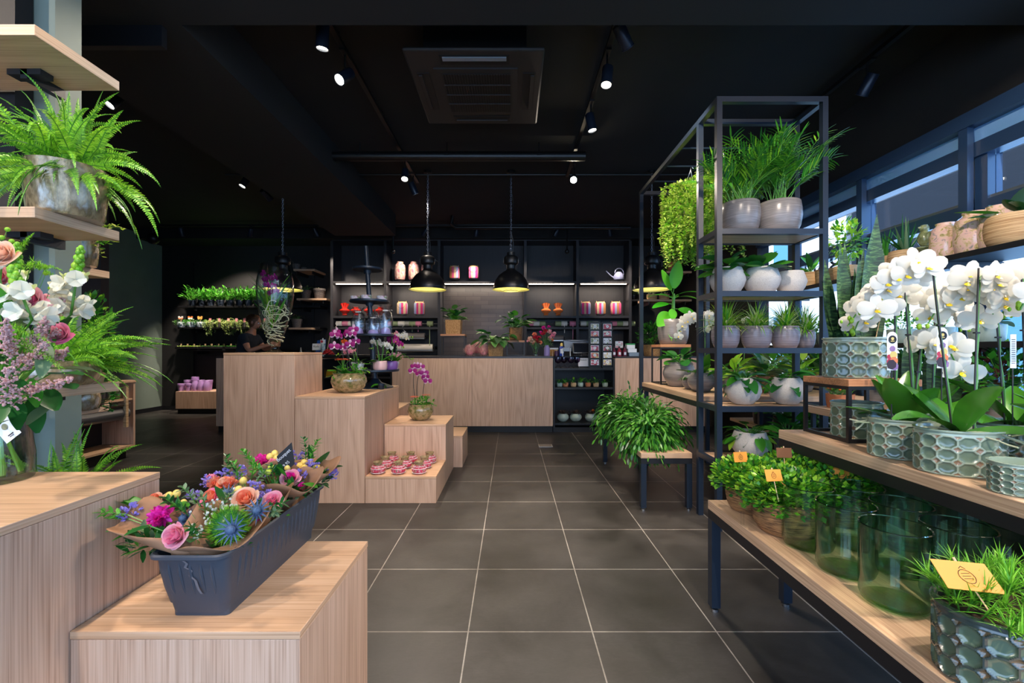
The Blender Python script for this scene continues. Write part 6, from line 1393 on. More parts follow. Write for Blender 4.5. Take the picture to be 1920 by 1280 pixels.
def lantern(label, loc, rz=0, seed=0, s=1):
    t = thing('striped_lantern', label, 'lantern', loc, rz, group='striped lanterns on the back shelving'); t.scale = (s, s, s); m = MB(); n = 32; seq = [0, 1, 2, 4, 3, 1, 0, 3]
    prof = [(.098, .02), (.108, .04), (.108, .21), (.100, .235)]; o = len(m.v)
    for (r_, z) in prof:
        for k in range(n): a = 2*PI*k/n; e_ = 1/max(abs(math.cos(a)), abs(math.sin(a)))**.55; m.v.append((r_*e_*math.cos(a)*.92, r_*e_*math.sin(a)*.92, z))
    for j in range(3):
        for k in range(n): m.f.append([o+j*n+k, o+j*n+(k+1) % n, o+(j+1)*n+(k+1) % n, o+(j+1)*n+k]); m.mi.append(m.mid(LM[seq[(k//2 + seed) % 8] % 5]))
    m.obj('striped_cover', t); m = MB(); m.lathe([(0, .236), (.098, .236), (.094, .245), (.07, .25), (.07, .262), (0, .262)], CRM, 24); m.obj('lid', t)
    m = MB(); m.lathe([(0, 0), (.075, 0), (.08, .019), (0, .019)], GREYM, 20); m.obj('foot', t)
    for sx in (-1, 1): m = MB(); m.tube([(sx*.075, 0, .25), (sx*.075, 0, .278)], .006, CRM, 6); m.obj('post', t)
    m = MB(); m.tube([(.075*math.cos(PI*k/10), -.105 if seed < 3 else 0, (.20 - .07*math.sin(PI*k/10))) for k in range(11)], .0022, WIRE, 5); m.obj('handle', t); return t
for i, (px, py, lb) in enumerate([(852, 522, 'left striped lantern on the lit top shelf'), (888, 522, 'right striped lantern on the lit top shelf'), (754, 590, 'left striped lantern of the lower pair left of the niche'), (786, 590, 'right striped lantern of the lower pair left of the niche'),
      (1098, 590, 'leftmost of three striped lanterns under the watering can'), (1126, 590, 'middle one of three striped lanterns under the watering can'), (1155, 590, 'rightmost of three striped lanterns under the watering can')]):
    lantern(lb, S(px, py, -.02), PI/2*i*0, i, .98)
RV_ = base('red_glaze', '#b8281c', .25); OV_ = base('orange_glaze', '#e07a3c', .3)
def tulipvase(label, loc, m_, horns, group):
    t = thing('crown_vase', label, 'vase', loc, group=group); m = MB(); m.lathe([(0, 0), (.045, 0), (.05, .01), (.035, .03), (.07, .06), (.095, .085), (.095, .105), (.06, .125), (.03, .13), (0, .13)], m_, 12); m.obj('body', t, ang=20)
    if horns:
        for a, l in ((-.75, .11), (0, .12), (.75, .11)): m = MB(); p = Vector((math.sin(a)*.03, 0, .11)); q = p + Vector((math.sin(a)*.05, 0, l)); m.tube([p, (p+q)/2, q, q + (q-p)*.08], [.02, .017, .027, .03], m_, 14); m.obj('spout', t)
    else: m = MB(); m.lathe([(.035, .125), (.05, .15), (.045, .155), (.03, .13)], m_, 12); m.obj('rim', t)
    return t
tulipvase('orange vase with three spouts, left of the pair on the back shelf', S(1024, 590), OV_, True, 'orange spouted vases'); tulipvase('orange vase with three spouts, right of the pair on the back shelf', S(1047, 590), OV_, True, 'orange spouted vases')
tulipvase('red vase with tall spouts behind the tiered stand', S(645, 590), RV_, True, 'red faceted vases')
for i, px in enumerate([666, 691, 712]): tulipvase('low red faceted vase behind the tiered stand, %s of three' % nth(i, 3), S(px, 590), RV_, False, 'red faceted vases')
t = thing('watering_can', 'grey metal watering can with a long spout on the top right shelf', 'watering can', S(1161, 522)); CANM = base('blue_grey_enamel', '#8c90b0', .3, .3); m = MB(); m.lathe([(0, 0), (.09, 0), (.10, .02), (.098, .07), (.07, .12), (.04, .15), (.035, .15), (0, .1)], CANM, 28); m.obj('body', t)
m = MB(); m.tube([(-.08, 0, .03), (-.15, 0, .08), (-.24, 0, .17)], [.014, .010, .008], CANM, 10); m.obj('spout', t); m = MB(); m.tube([(-.02 + .085*math.cos(PI*(k/12*1.15) - .3) + .03, 0, .12 + .10*math.sin(PI*(k/12*1.15) - .3) + .0) for k in range(13)], .007, CANM, 8); m.obj('handle', t)
# ribbon spools hanging on the rods
zrod = Z_(606, YS); groups = [(631, 3, 'WPW'), (724, 4, 'PGWG'), (757, 3, 'WGP'), (801, 1, 'G'), (989, 3, 'PWG'), (1041, 2, 'GW'), (1068, 1, 'P'), (1088, 3, 'WGW'), (1145, 4, 'PGWG')]
mm = {'P': SP_P, 'G': SP_G, 'W': SP_W}; nmn = {'P': 'pink', 'G': 'sage green', 'W': 'cream'}; LAB = {0: 'behind the tiered stand', 1: 'right of the tiered stand', 2: 'under the left striped lanterns', 3: 'alone beside the niche', 4: 'above the till bouquets', 5: 'left above the till', 6: 'directly above the till monitor', 7: 'left of the card rack', 8: 'right of the card rack'}
for gi, (px, n, code) in enumerate(groups):
    x = X_(px, YS + .1)
    for k, c in enumerate(code):
        wv = .112; t = thing('ribbon_spool', '%s ribbon spool %s, %s' % (nmn[c], LAB[gi], nth(k, n) if n > 1 else 'single one'), 'ribbon', (x, YS + .1, zrod), group='ribbon spools on the rods')
        m = MB(); m.lathe([(.0095, 0), (.046, 0), (.048, .004), (.048, wv - .004), (.046, wv), (.0095, wv)], mm[c], 24); o = m.obj('spool', t); o.rotation_euler = (0, PI/2, 0)
        if (gi, k) in ((0, 0), (2, 0), (2, 1), (2, 2), (3, 0), (5, 1), (6, 0), (7, 1), (7, 2)):
            l = {(0,0): .26, (2,0): .16, (2,1): .16, (2,2): .16, (3,0): .42, (5,1): .18, (6,0): .3}.get((gi, k), .13); bow = .07 if k == 0 and gi in (0, 2) else 0; m = MB(); K = 10
            pts = [(wv/2 - bow*math.sin(PI*j/K), -.05, -.0 - l*j/K) for j in range(K+1)]
            for (a_, b_) in zip(pts[:-1], pts[1:]): m.add([(a_[0]-.006, a_[1], a_[2]), (a_[0]+.006, a_[1], a_[2]), (b_[0]+.006, b_[1], b_[2]), (b_[0]-.006, b_[1], b_[2])], [(0,1,2,3)], mm[c])
            o = m.obj('ribbon_end', t, smooth=False); o.modifiers.new('s', 'SOLIDIFY').thickness = .0006
        x += wv + .003
PAP = base('cream_paper_roll', '#d8d0c4', .45); PAP2 = base('taupe_paper_roll', '#8a8078', .45)
for i, (p0_, p1_, py, m_, lb) in enumerate([(752, 797, 630, PAP2, 'upper roll of taupe wrapping paper left of the niche'), (745, 812, 652, PAP, 'lower thick roll of cream wrapping paper left of the niche'), (1030, 1056, 634, PAP2, 'roll of taupe wrapping paper behind the till bouquets')]):
    Y = YS + .12; x0_, x1_, z = X_(p0_, Y), X_(p1_, Y), Z_(py, Y); t = thing('paper_roll', lb, 'paper roll', (x0_, Y, z)); m = MB(); m.tube([(0, 0, 0), (x1_-x0_, 0, 0)], .075 if i == 1 else .06, m_, 28); m.obj('roll', t)
    m = MB(); m.tube([(-.03, 0, 0), (x1_-x0_ + .03, 0, 0)], .018, PLASTIC, 10); m.obj('spindle', t); m = MB(); m.box(0, -.10, -.055, x1_-x0_, -.085, -.035, CHROME); m.obj('cutting_bar', t, smooth=False)
    m = MB(); m.box(-.035, -.02, -.03, -.028, .16 + .12, .03, PLASTIC); m.box(x1_-x0_+.028, -.02, -.03, x1_-x0_+.035, .28, .03, PLASTIC); m.obj('bracket', t, smooth=False)
# ---- left wall shelf plants
NAVYP = base('black_nursery_pot', '#1c2430', .4)
for i in range(11):
    px = 366 + i*17.5 if i < 9 else 366 + i*17.5
    plant('cactus_pot', 'black pot of leaf cactus on the top left wall shelf, %s of eleven' % nth(i, 11), 'plant', (X_(px, 8.5), 8.42, zs1), ('cone', .065, .115, NAVYP), ('leafcactus_%d' % (i % 4), leafcactus(64, .245, 70 + i % 4, 3, (L_CACT, L_MID), 35, 88, .22, .032)), group='leaf cactus pots on the top left wall shelf')
BF = [base('butterfly_white', '#f0ece8', .5), base('butterfly_orange', '#e0783c', .5), base('butterfly_amber', '#e0a050', .5)]
for i, px in enumerate([343, 361, 379]):
    t = plant('white_planter', 'white pot with a %s plant pick on the middle left wall shelf' % ('white', 'red and white', 'orange')[i], 'plant', (X_(px, 8.45), 8.42, zs2), ('cyl', .075, .10, base('pale_blue_white_pot_%d' % i, '#c4ccd8', .4)), ('planter_green', merge(bushy(.14, .09, .07, 110, .04, (L_MID, L_OLIVE), 80, .0, .6), trailing(6, .15, .08, .02, (L_MID,), 81, .05))))
    m = MB(); m.tube([(0, -.02, .08), (0, -.02, .19)], .003, PEG, 5)
    for s in (-1, 1): m.blade((0, -.025, .17), (s, -.1, .8), .06, .05, BF[i], 3, 0, .1, 'round', up=(0, -1, 0)); m.blade((0, -.025, .17), (s, -.1, -.1), .045, .04, BF[(i*2+1) % 3], 3, 0, .1, 'round', up=(0, -1, 0))
    m.obj('plant_pick', t)
for i, px in enumerate([398, 415, 432, 447, 462, 480, 500]):
    t = plant('trailing_planter', 'pot of trailing variegated vine on the middle wall shelf, %s of seven' % nth(i, 7), 'plant', (X_(px, 8.45), 8.42, zs2), ('cone', .06, .09, GPOT), ('trail_var_%d' % (i % 2), trailing(22, [.34, .22][i % 2], .06, .024, (L_PALE, L_OLIVE, L_TRAIL), 90 + i % 2, .07)), group='trailing plants on the middle left wall shelf')
    m = MB(); m.box(-.022, -.03, .10, .022, -.027, .17, base('pink_plant_tag', '#c87c84', .5) if 'pink_plant_tag' not in bpy.data.materials else bpy.data.materials['pink_plant_tag']); m.obj('plant_tag', t, smooth=False)
def succ(mb, cols, seed):
    r = random.Random(seed)
    for i in range(7):
        for j in range(3):
            c = (-.19 + i*.063, -.07 + j*.065, .045); t = MB(); rosette(12, .034, cols, seed + i)(t); mb_add(mb, t, c)
            if (i + j) % 2: mb.box(c[0]-.004, c[1]+.01, .04, c[0]+.004, c[1]+.012, .10, PEG)
for i, (px, cols, lb) in enumerate([(357, (L_LIME, L_PALE), 'yellow'), (402, (L_MID, L_OLIVE), 'green'), (450, (L_DARK, L_MID), 'dark green'), (492, (L_MID, L_DARK), 'mixed green')]):
    t = thing('succulent_tray', 'black tray of small %s succulents on the lowest left wall shelf' % lb, 'plant tray', (X_(px, 8.45), 8.45, zs3), group=None); m = MB(); m.box(-.22, -.11, 0, .22, .11, .04, PLASTIC); m.obj('tray', t, bevel=.004)
    m = MB(); succ(m, cols, 100 + i*9); m.obj('succulents', t)
LIL = base('lilac_vase_glaze', '#b088c4', .35)
for i, (px, dy, z, k) in enumerate([(340, 0, 0, 0), (354, 0, 0, 0), (366, -.02, 0, 1), (377, -.02, 0, 1), (388, -.02, 0, 1), (352, .2, 0, 2), (366, .2, 0, 3), (377, .2, 0, 2), (392, .16, 0, 2)]):
    t = thing('lilac_vase', 'lilac %s on the low oak box, %s' % (('pot', 'bottle vase', 'tall pot', 'tallest flared pot')[k], ['front row, leftmost', 'front row, second', 'front row, middle', 'front row, fourth', 'front row, rightmost', 'back row, leftmost', 'back row, second', 'back row, third', 'back row, rightmost'][i]), 'vase', (X_(px, 8.25 + dy), 8.25 + dy, .421), group='lilac vases on the oak box')
    m = MB(); h_ = (.135, .19, .19, .25)[k]
    if k == 1: m.lathe([(0, 0), (.05, 0), (.055, .01), (.055, h_*.72), (.042, h_*.86), (.038, h_), (.034, h_), (.0, h_*.8)], LIL, 24)
    else: m.lathe([(0, 0), (.048, 0), (.058, h_*.75), (.063, h_*.76), (.064, h_), (.058, h_), (0, h_*.6)], LIL, 24)
    m.obj('vase', t)
# grey pots on oak wall shelves
def gp(label, px, z, r_, h_, lv=None, Y=8.38):
    return plant('grey_pot', label, 'plant' if lv else 'pot', (X_(px, Y), Y, z + .001), ('cone', r_, h_, GPOT), lv or [])
gp('grey bottle shaped pot on the top oak wall shelf', 556, ow[0], .075, .12); gp('small dark grey pot at the end of the top oak wall shelf', 570, ow[0], .05, .06)
gp('left grey pot with a dark leafy plant on the oak wall shelf', 574, ow[1], .095, .17, ('gp_leaves', broad(18, .12, .09, .045, (L_BROWN, L_DARK, L_OLIVE), seed=120, upright=60)))
gp('right grey pot with a small pale plant on the oak wall shelf', 599, ow[1], .115, .20, ('gp_leaves2', broad(12, .04, .07, .03, (L_PALE, L_OLIVE), seed=121, upright=50)))
gp('grey pot with drooping dark leaves on the short oak wall shelf', 557, ow[2], .10, .17, ('gp_leaves3', broad(20, .12, .12, .04, (L_BROWN, L_OLIVE), seed=122, upright=55, droop=1.6)))
plant('potted_plant', 'terracotta pot with a white tag under the yellow green hanging plants', 'plant', (2.86, 7.74, ow[3] + .001), ('cone', .12, .17, TERRA), ('terra_leaves', trailing(16, .2, .08, .05, (L_MID, L_FERN), 130, .08)))
for i, (px, lb) in enumerate([(1222, 'left'), (1245, 'right')]):
    plant('basket_plant', '%s low basket of pale moss on the lower oak wall shelf' % lb, 'plant', (X_(px, 7.75), 7.74, ow[4] + .001), ('cyl', .09, .10, RAFF), ('moss_low', bushy(.09, .09, .05, 60, .03, (L_PALE, L_OLIVE), 131)))
plant('potted_plant', 'leafy plant in a brown basket on the counter behind the steel frame', 'plant', (X_(1222, 6.7), 6.68, CT), ('cyl', .13, .17, CUBEB), ('counter_bush', bushy(.26, .2, .22, 260, .085, (L_MID, L_DARK), 133, .13, .3, kind='blade')))
plant('potted_plant', 'small green plant peeping out left of the rightmost pendant', 'plant', (X_(1190, 8.38), 8.45, Z_(560, 8.3)), ('cone', .07, .09, PLASTIC), ('peep', bushy(.12, .1, .12, 60, .07, (L_MID, L_OLIVE), 134, .05, kind='blade')))
wallshelf(1178, 1199, 561, 'tiny dark wall shelf right of the black shelving', None, Y=8.25)
# floor drain cover
t = thing('floor_socket', 'small square metal floor socket cover in the tiles', 'floor cover', (X_(1023, 5.42), 5.44, .0)); m = MB(); m.box(-.085, -.07, 0, .085, .07, .003, CHROME); m.obj('frame', t, smooth=False); m = MB(); m.box(-.075, -.06, .0031, .075, .06, .004, base('stone_inlay', '#8a8078', .5)); m.obj('lid', t, smooth=False)
# ================================================================== RIGHT: TALL FRAME
ym = 3.04
for i, (px, r_, lb) in enumerate([(1388, .128, 'left'), (1460, .142, 'right')]):
    plant('potted_palm', 'feathery palm in the %s streaked grey pot on top of the frame shelves' % lb, 'palm', (X_(px, ym), ym, SHZ[0]), ('tub', r_, .215, GREYP), ('palm_%d' % i, palm(34 + i*6, .50 + i*.05, .13, 5 + i*3)))
PEP = leafm('glossy_round_leaf', '#1a5a28', '#3f8a3c', .25, .15)
for i, (px, r_) in enumerate([(1364, .117), (1428, .119), (1482, .10)]):
    n_ = ['left', 'middle', 'right'][i]
    plant('speckled_pot_plant' if i < 2 else 'speckled_pot', ('broad leaved plant in the %s speckled pot on the second frame shelf' % n_) if i < 2 else 'smaller speckled pot at the right of the second frame shelf', 'plant' if i < 2 else 'pot', (X_(px, ym), ym, SHZ[1]), ('belly', r_, [.175, .178, .152][i], SPECK),
          [('foliage', 'round_leaves_%d' % i, broad([20, 18][i], [.09, .07][i], .16, .115, (PEP, L_DARK, L_MID), seed=140 + i*3, upright=45, prof='round', droop=.6))] if i < 2 else [])
for i, (px, r_, yy) in enumerate([(1360, .092, 3.03), (1418, .096, 3.02), (1472, .090, 3.03), (1510, .062, 3.10)]):
    plant('spider_plant', 'spider plant in a lilac grey pot, third frame shelf, %s of four' % nth(i, 4), 'plant', (X_(px, yy), yy, SHZ[2]), ('tub', r_, .15 if i < 3 else .125, LILACP), ('spider_%d' % (i % 3), strappy(170, .23, .012, (L_PALE, L_MID, L_LIME, L_FERN), 20, 85, 1.6, 'grass', 150 + i % 3)), group='spider plants on the third frame shelf')
for i, px in enumerate([1390, 1472]):
    plant('speckled_pot_plant', 'dark broad leaved plant in the %s round speckled pot on the fourth frame shelf' % ['left', 'right'][i], 'plant', (X_(px, ym), ym - .02, SHZ[3]), ('sphere', .117, .182, SPECK), ('sphere_leaves_%d' % i, broad(22, .07, .18 - .02*i, .075, (L_DARK, PEP, L_DARK, L_MID), seed=160 + i*5, upright=40, droop=.9)))
plant('philodendron', 'trailing heart leaved plant in a speckled pot on the lowest frame shelf', 'plant', (X_(1406, 3.03), 3.03, SHZ[4]), ('belly', .125, .175, SPECK), ('philo', merge(broad(30, .14, .11, .075, (L_MID, L_DARK, L_FERN), seed=170, upright=25, prof='heart', droop=.9), broad(10, .22, .10, .07, (L_MID, L_LIME), seed=171, upright=-5, prof='heart', droop=.6))))
plant('philodendron', 'dark leafy plant at the right of the lowest frame shelf', 'plant', (X_(1480, 3.05), 3.06, SHZ[4]), ('cyl', .09, .13, GREYP), ('philo2', broad(34, .16, .13, .08, (L_DARK, L_DARK, L_MID), seed=173, upright=50, prof='heart', droop=.9)))
# waist high bench inside the frame
BZ = .856
plant('potted_fig', 'round leaved dark green plant in a big grey pot on the bench inside the frame', 'plant', (X_(1272, 4.12), 4.10, BZ), ('belly', .148, .225, GREYP), ('fig', broad(26, .12, .13, .095, (L_DARK, L_MID), seed=180, upright=45, prof='round')))
def banana(mb):
    r = random.Random(2); mb.tube([Vector((0, 0, 0)), Vector((.0, 0, .22)), Vector((.01, 0, .40))], [.03, .024, .014], STEMG, 10); F = (0, -1, 0)
    for (dx, dy, dz, z, L, W, dr, up) in [(.12, -.15, 1, .40, .36, .20, .15, F), (-.35, .1, 1, .38, .30, .12, .3, F), (1, -.2, .45, .36, .34, .11, 1.0, None), (1, .2, .25, .34, .30, .09, .7, None), (-1, -.2, .35, .34, .32, .12, .9, None), (-1, -.3, .05, .26, .26, .12, .7, (0, -.6, .8)), (-.2, -.5, -.5, .24, .20, .13, .4, (0, -1, .3)), (-.65, -.4, -.35, .16, .30, .21, .5, (.3, -1, .3)), (-.3, -.6, -.7, .06, .26, .15, .5, (0, -1, .4)), (.6, -.5, -.1, .2, .26, .12, .9, (0, -1, .5)), (.3, .6, .4, .3, .3, .13, .8, None)]:
        d = Vector((dx, dy, dz)).normalized(); p = Vector((0, 0, z)); q = p + d*.07; mb.tube([p, q], .006, STEMG, 5); mb.blade(q, d, L, W, L_BAN, 10, dr, .18, 'leaf', up=up)
plant('banana_plant', 'banana plant with big upright bright leaves in a wide grey pot on the slim riser', 'plant', (X_(1262, 4.42) - .0, 4.42, 1.251), ('hump', .15, .25, GREYP), ('banana', at(banana, 0, 0, 0, .76)), lname='leaves')
orchid('white orchid in the round grey pot at the left of the bench inside the frame', (X_(1313, 3.6), 3.58, BZ), ('sphere', .108, .155, GREYP), [dict(az=150, h=.50, reach=.16, n=12, drop=.20, x=-.02), dict(az=50, h=.52, reach=.15, n=12, drop=.12, x=.03)], fs=.085, leafL=.24, seed=41, fmesh=OW(.085), rotz=.3)
plant('small_pot', 'small grey pot beside the round orchid pot on the frame bench', 'pot', (X_(1290, 3.85), 3.80, BZ), ('sphere', .07, .12, GREYP), ('small_bits', broad(8, .03, .10, .05, (L_ORCH,), seed=190, upright=35, stem=False)))
orchid('white orchid behind the spider plants on the frame bench', (X_(1345, 4.0), 4.0, BZ), ('sphere', .10, .15, GREYP), [dict(az=40, h=.50, reach=.18, n=11, drop=.16), dict(az=140, h=.5, reach=.1, n=9, drop=.1)], fs=.085, leafL=.24, seed=42, fmesh=OW(.085))
orchid('white orchid further right on the frame bench, under the second shelf', (X_(1400, 3.9), 3.92, BZ), ('sphere', .10, .15, GREYP), [dict(az=20, h=.50, reach=.15, n=6, drop=.1)], fs=.085, leafL=.24, seed=43, fmesh=OW(.085))
for i, (px, Y, mt, nm) in enumerate([(1378, 3.5, GREYP, 'grey'), (1432, 3.55, TERRA, 'terracotta'), (1452, 3.9, GREYP, 'tall grey'), (1500, 3.6, GREYP, 'pale grey'), (1535, 3.9, RAFF, 'raffia')]):
    plant('potted_plant', 'leafy green plant in a %s pot on the bench behind the round speckled pots' % nm, 'plant', (X_(px, Y), Y, BZ), ('hump', .095, .13, mt), ('bench_leaf_%d' % (i % 3), broad(26, .16, .15, .06 + .02*(i % 2), (L_DARK, L_MID, L_OLIVE) if i % 3 else (L_MID, L_FERN, L_LIME), seed=200 + i % 3, upright=55)))
plant('bushy_plant', 'bushy yellow green plant on the bench near the window shelves', 'plant', (X_(1515, 4.3), 4.3, BZ), ('hump', .11, .14, GREYP), ('bench_bush', bushy(.26, .2, .24, 520, .05, (L_LIME, L_FERN, L_MID), 211, .1, .3)))
# hanging plants in the open bay
def hanging(label, loc, drop, pot, leaves, hook=.0):
    t = thing('hanging_plant', label, 'hanging plant', loc); kind, r_, h_, m_ = pot; top = H_FR - loc[2]; hh_ = min(h_ + .30, top - .03)
    place(cached('pot_%s_%.3f_%.3f_%s' % (kind, r_, h_, m_.name), lambda b: pot_mesh(b, kind, r_, h_, m_)), 'pot', t); m = MB(); m.lathe([(r_*.9, h_*.85), (0, h_*.88)], SOIL, 20); m.obj('soil', t)
    m = MB()
    for k in range(3): a = 2*PI*k/3 + .5; m.tube([(r_*.95*math.cos(a), r_*.95*math.sin(a), h_), (0, 0, hh_)], .0022, WHITE if 'dark' not in label else PLASTIC, 5)
    m.tube([(0, 0, hh_), (0, 0, top - .02), (.012, 0, top), (.022, 0, top - .02)], .003, CHROME, 6); m.obj('hanger', t)
    place(cached(leaves[0], leaves[1]), 'foliage', t, loc=(0, 0, h_*.9)); return t
H_FR = 2.87 - .036
hb = thing('hanging_bar', 'thin steel bars across the top of the open frame bay', 'bar', (1.355, 3.9, 2.835)); m = MB()
for y in (-.35, 0, .35): m.tube([(.036, y, .0), (.70, y, .0)], .008, STEEL, 8)
m.obj('bars', hb)
LT = (L_TRAIL, L_LIME, L_TRAIL, L_FERN)
hanging('largest yellow green hanging plant at the left of the open frame bay', (1.60, 3.9, 2.40), .4, ('cone', .10, .12, GREYP), ('hang_a', merge(trailing(135, .62, .12, .034, LT, 220, .17, .10), bushy(.25, .2, .20, 1000, .034, LT, 221, .0))))
hanging('yellow green hanging plant behind the near post of the frame', (1.72, 3.55, 2.40), .4, ('cone', .10, .12, GREYP), ('hang_b', merge(trailing(110, .60, .12, .032, LT, 222, .15, .10), bushy(.2, .2, .18, 800, .032, LT, 223, .0))))
hanging('grey hanging pot with short shoots beside the palm', (1.88, 4.25, 2.36), .4, ('cone', .09, .11, GREYP), ('hang_c', merge(trailing(60, .45, .10, .028, (L_FERN, L_MID, L_LIME), 224, .10, .08), bushy(.14, .14, .10, 240, .026, (L_FERN, L_MID), 225, .02))))
# low bench of leaf cactus
for i, (x, y, s) in enumerate([(1.10, 3.52, .95), (1.24, 3.78, 1.0), (1.08, 3.98, 1.02), (1.22, 4.22, 1.0), (1.08, 4.44, .92)]):
    o = plant('leaf_cactus', 'bushy hanging leaf cactus on the low bench, %s from the camera' % ['nearest', 'second', 'third', 'fourth', 'farthest'][i], 'plant', (x, y, .431), ('cone', .07, .10, NAVYP), ('bigcactus_%d' % (i % 3), leafcactus(330, .34, 230 + i % 3, 6, (L_CACT, L_CACT, L_DARK, L_MID), 5, 88, .55, .022)), group='leaf cacti on the low bench'); o.scale = (s, s, s)

# ================================================================== RIGHT FRONT BENCHES
R1, R2 = .503, .822
SM = (L_FERN, L_MID, L_DARK, L_FERN, L_LIME, L_MID)
def tagcard(label, loc, rx, rz, s=.062, back=False, ln=.07):
    t = thing('plant_tag', label, 'tag', loc, rotz=R(rz)); M_ = Matrix.Rotation(R(rx), 4, 'X'); m = MB(); m.box(-s/2, 0, 0, s/2, .0012, s*.68, CARDK if not back else base('brown_tag_back', '#6e4426', .7)); o = m.obj('card', t, smooth=False); o.matrix_local = M_
    m = MB(); m.tube([(0, .003, s*.78), (0, .004, s*.45)], .0028, PEG, 6); m.tube([(0, .004, s*.45), (0, .004 , -ln)], .0016, PEG, 5); o = m.obj('peg', t); o.matrix_local = M_
    if not back:
        m = MB(); pts = [(s*.14*math.cos(a), -.0006, s*.32 + s*.16*math.sin(a)) for a in [2*PI*k/16 for k in range(17)]]; m.tube(pts, .0006, INK, 4, cap=False)
        for k in range(3): m.tube([(-s*.08, -.0006, s*(.26 + k*.06)), (s*.08, -.0006, s*(.28 + k*.06))], .0005, INK, 4)
        m.tube([(-s*.06, -.0006, s*.5), (0, -.0006, s*.56), (s*.06, -.0006, s*.5)], .0006, INK, 4); o = m.obj('printed_emblem', t); o.matrix_local = M_
    return t
sg_ = ('pep_a', merge(bushy(.165, .15, .11, 2100, .023, SM, 240, .025, .35, .8, shell=.3), trailing(14, .12, .10, .026, SM, 241, .07, .03)))
sg2 = ('pep_b', merge(bushy(.15, .15, .10, 1900, .023, SM, 242, .025, .35, .8, shell=.3), trailing(14, .10, .09, .026, SM, 243, .07, .03)))
plant('basket_plant', 'bushy small leaved plant in the nearest round seagrass basket', 'plant', (1.055, 1.68, R1), ('tub', .118, .125, BSK), sg_)
plant('basket_plant', 'bushy small leaved plant in the seagrass basket at the far left bench corner', 'plant', (1.035, 1.90, R1), ('tub', .095, .125, BSK), sg2)
plant('basket_plant', 'bushy small leaved plant in the seagrass basket behind the green glasses', 'plant', (1.32, 1.78, R1), ('tub', .115, .12, BSK), sg2, rotz=2)
plant('basket_plant', 'bushy small leaved plant at the far end of the low front bench under the orchids', 'plant', (1.24, 1.94, R1), ('tub', .085, .12, BSK), sg_, rotz=1)
tagcard('orange kraft tag standing in the far left basket plant', WP(1390, 866, 1.86), -12, 8)
tagcard('orange kraft tag in the nearest basket plant', WP(1453, 902, 1.60), -20, 4)
tagcard('brown back of a kraft tag turned away, on a wooden peg', WP(1471, 858, 1.88), -8, -6, back=True)
tagcard('narrow orange kraft tag seen edge on in the basket plant by the glasses', WP(1577, 898, 1.72), -25, -52)
t = thing('bench_clip', 'small clear clip hanging from the bench edge below the nearest basket', 'clip', WP(1392, 972, 1.74)); m = MB(); m.box(-.006, -.002, -.03, .006, .002, .03, GLASS); m.obj('clip', t, smooth=False)
# nine green glasses
def gglass(label, loc):
    t = thing('green_glass_vase', label, 'vase', loc); r_, h_ = .0795, .212; tt = .0032
    m = MB(); m.lathe([(0, .001), (r_*.80, .001), (r_*.93, .006), (r_, .022), (r_, h_), (r_ - tt*.5, h_ + .0015), (r_ - tt, h_), (r_ - tt, .026), (r_*.9, .016), (r_*.7, .013), (0, .013)], GREENG, 56); m.obj('glass', t)
    m = MB(); m.lathe([(0, .003), (r_*.78, .003), (r_*.9, .009), (0, .011)], GREENB, 40); m.obj('thick_base', t)
    m = MB(); m.lathe([(r_ - .001, h_), (r_ + .0008, h_ + .0018), (r_ - .001, h_ + .0036), (r_ - .0038, h_ + .0018), (r_ - .001, h_)], glassm('rim_glass', '#b0dcc4', .45, .05, .5) if 'rim_glass' not in bpy.data.materials else bpy.data.materials['rim_glass'], 48); m.obj('rim', t); return t
gg = None
for ri, y in enumerate([1.20, 1.375, 1.55]):
    for ci, x in enumerate([1.052, 1.225, 1.40]):
        lb = 'green glass cylinder vase, %s row, %s' % (['front', 'middle', 'back'][ri], ['next to the bench edge', 'in the middle column', 'on the window side'][ci]); p = (x, y, R1 + .0005)
        if gg is None: gg = gglass(lb, p)
        else: dup(gg, p, 0, lb)
for o in list(bpy.data.objects):
    if o.name.startswith('green_glass_vase') and o.parent is None: o['group'] = 'green glass cylinder vases'
# oval pot with needle succulent
t = thing('needle_succulent', 'spiky bright green succulent in the oval dark green relief pot, bottom right', 'plant', (1.105, .93, R1)); m = MB()
relief_pot(m, .178, .115, .15, 19, 3, 300, 60, .006, PEBBLE, base('dark_grey_green_ridge', '#414b45', .2, coat=.8), base('brown_ring', '#6e5a40', .2, coat=.8)); m.obj('pot', t)
place(cached('soil_oval', lambda b: b.lathe([(.16, .13), (0, .135)], SOIL, 24, sy=.65)), 'soil', t)
def needle(mb):
    r = random.Random(7)
    for i in range(95):
        c = Vector((r.uniform(-.155, .155), r.uniform(-.09, .09), r.uniform(0, .02))); ax = (Vector((c.x*3.2, c.y*4 - .25, .8)) + Vector((r.uniform(-.3,.3), r.uniform(-.3,.3), 0))).normalized(); L = r.uniform(.03, .07); e_ = c + ax*L; mb.tube([c, e_], .002, STEMG, 4, cap=False)
        for k in range(17):
            u = r.uniform(.35, 1); q = (ax*r.uniform(.5, 1.4) + Vector((r.uniform(-1,1), r.uniform(-1,1), r.uniform(-.6,.8)))).normalized(); mb.blade(c + ax*L*u, q, r.uniform(.035, .062), .0042, L_GRASS, 3, .35, .5, 'grass')
place(cached('needle_leaves', needle), 'foliage', t, loc=(0, 0, .135))
tagcard('large orange kraft tag lying in the spiky succulent, bottom right', WP(1832, 1108, .90), -58, -14, s=.098, ln=.04)

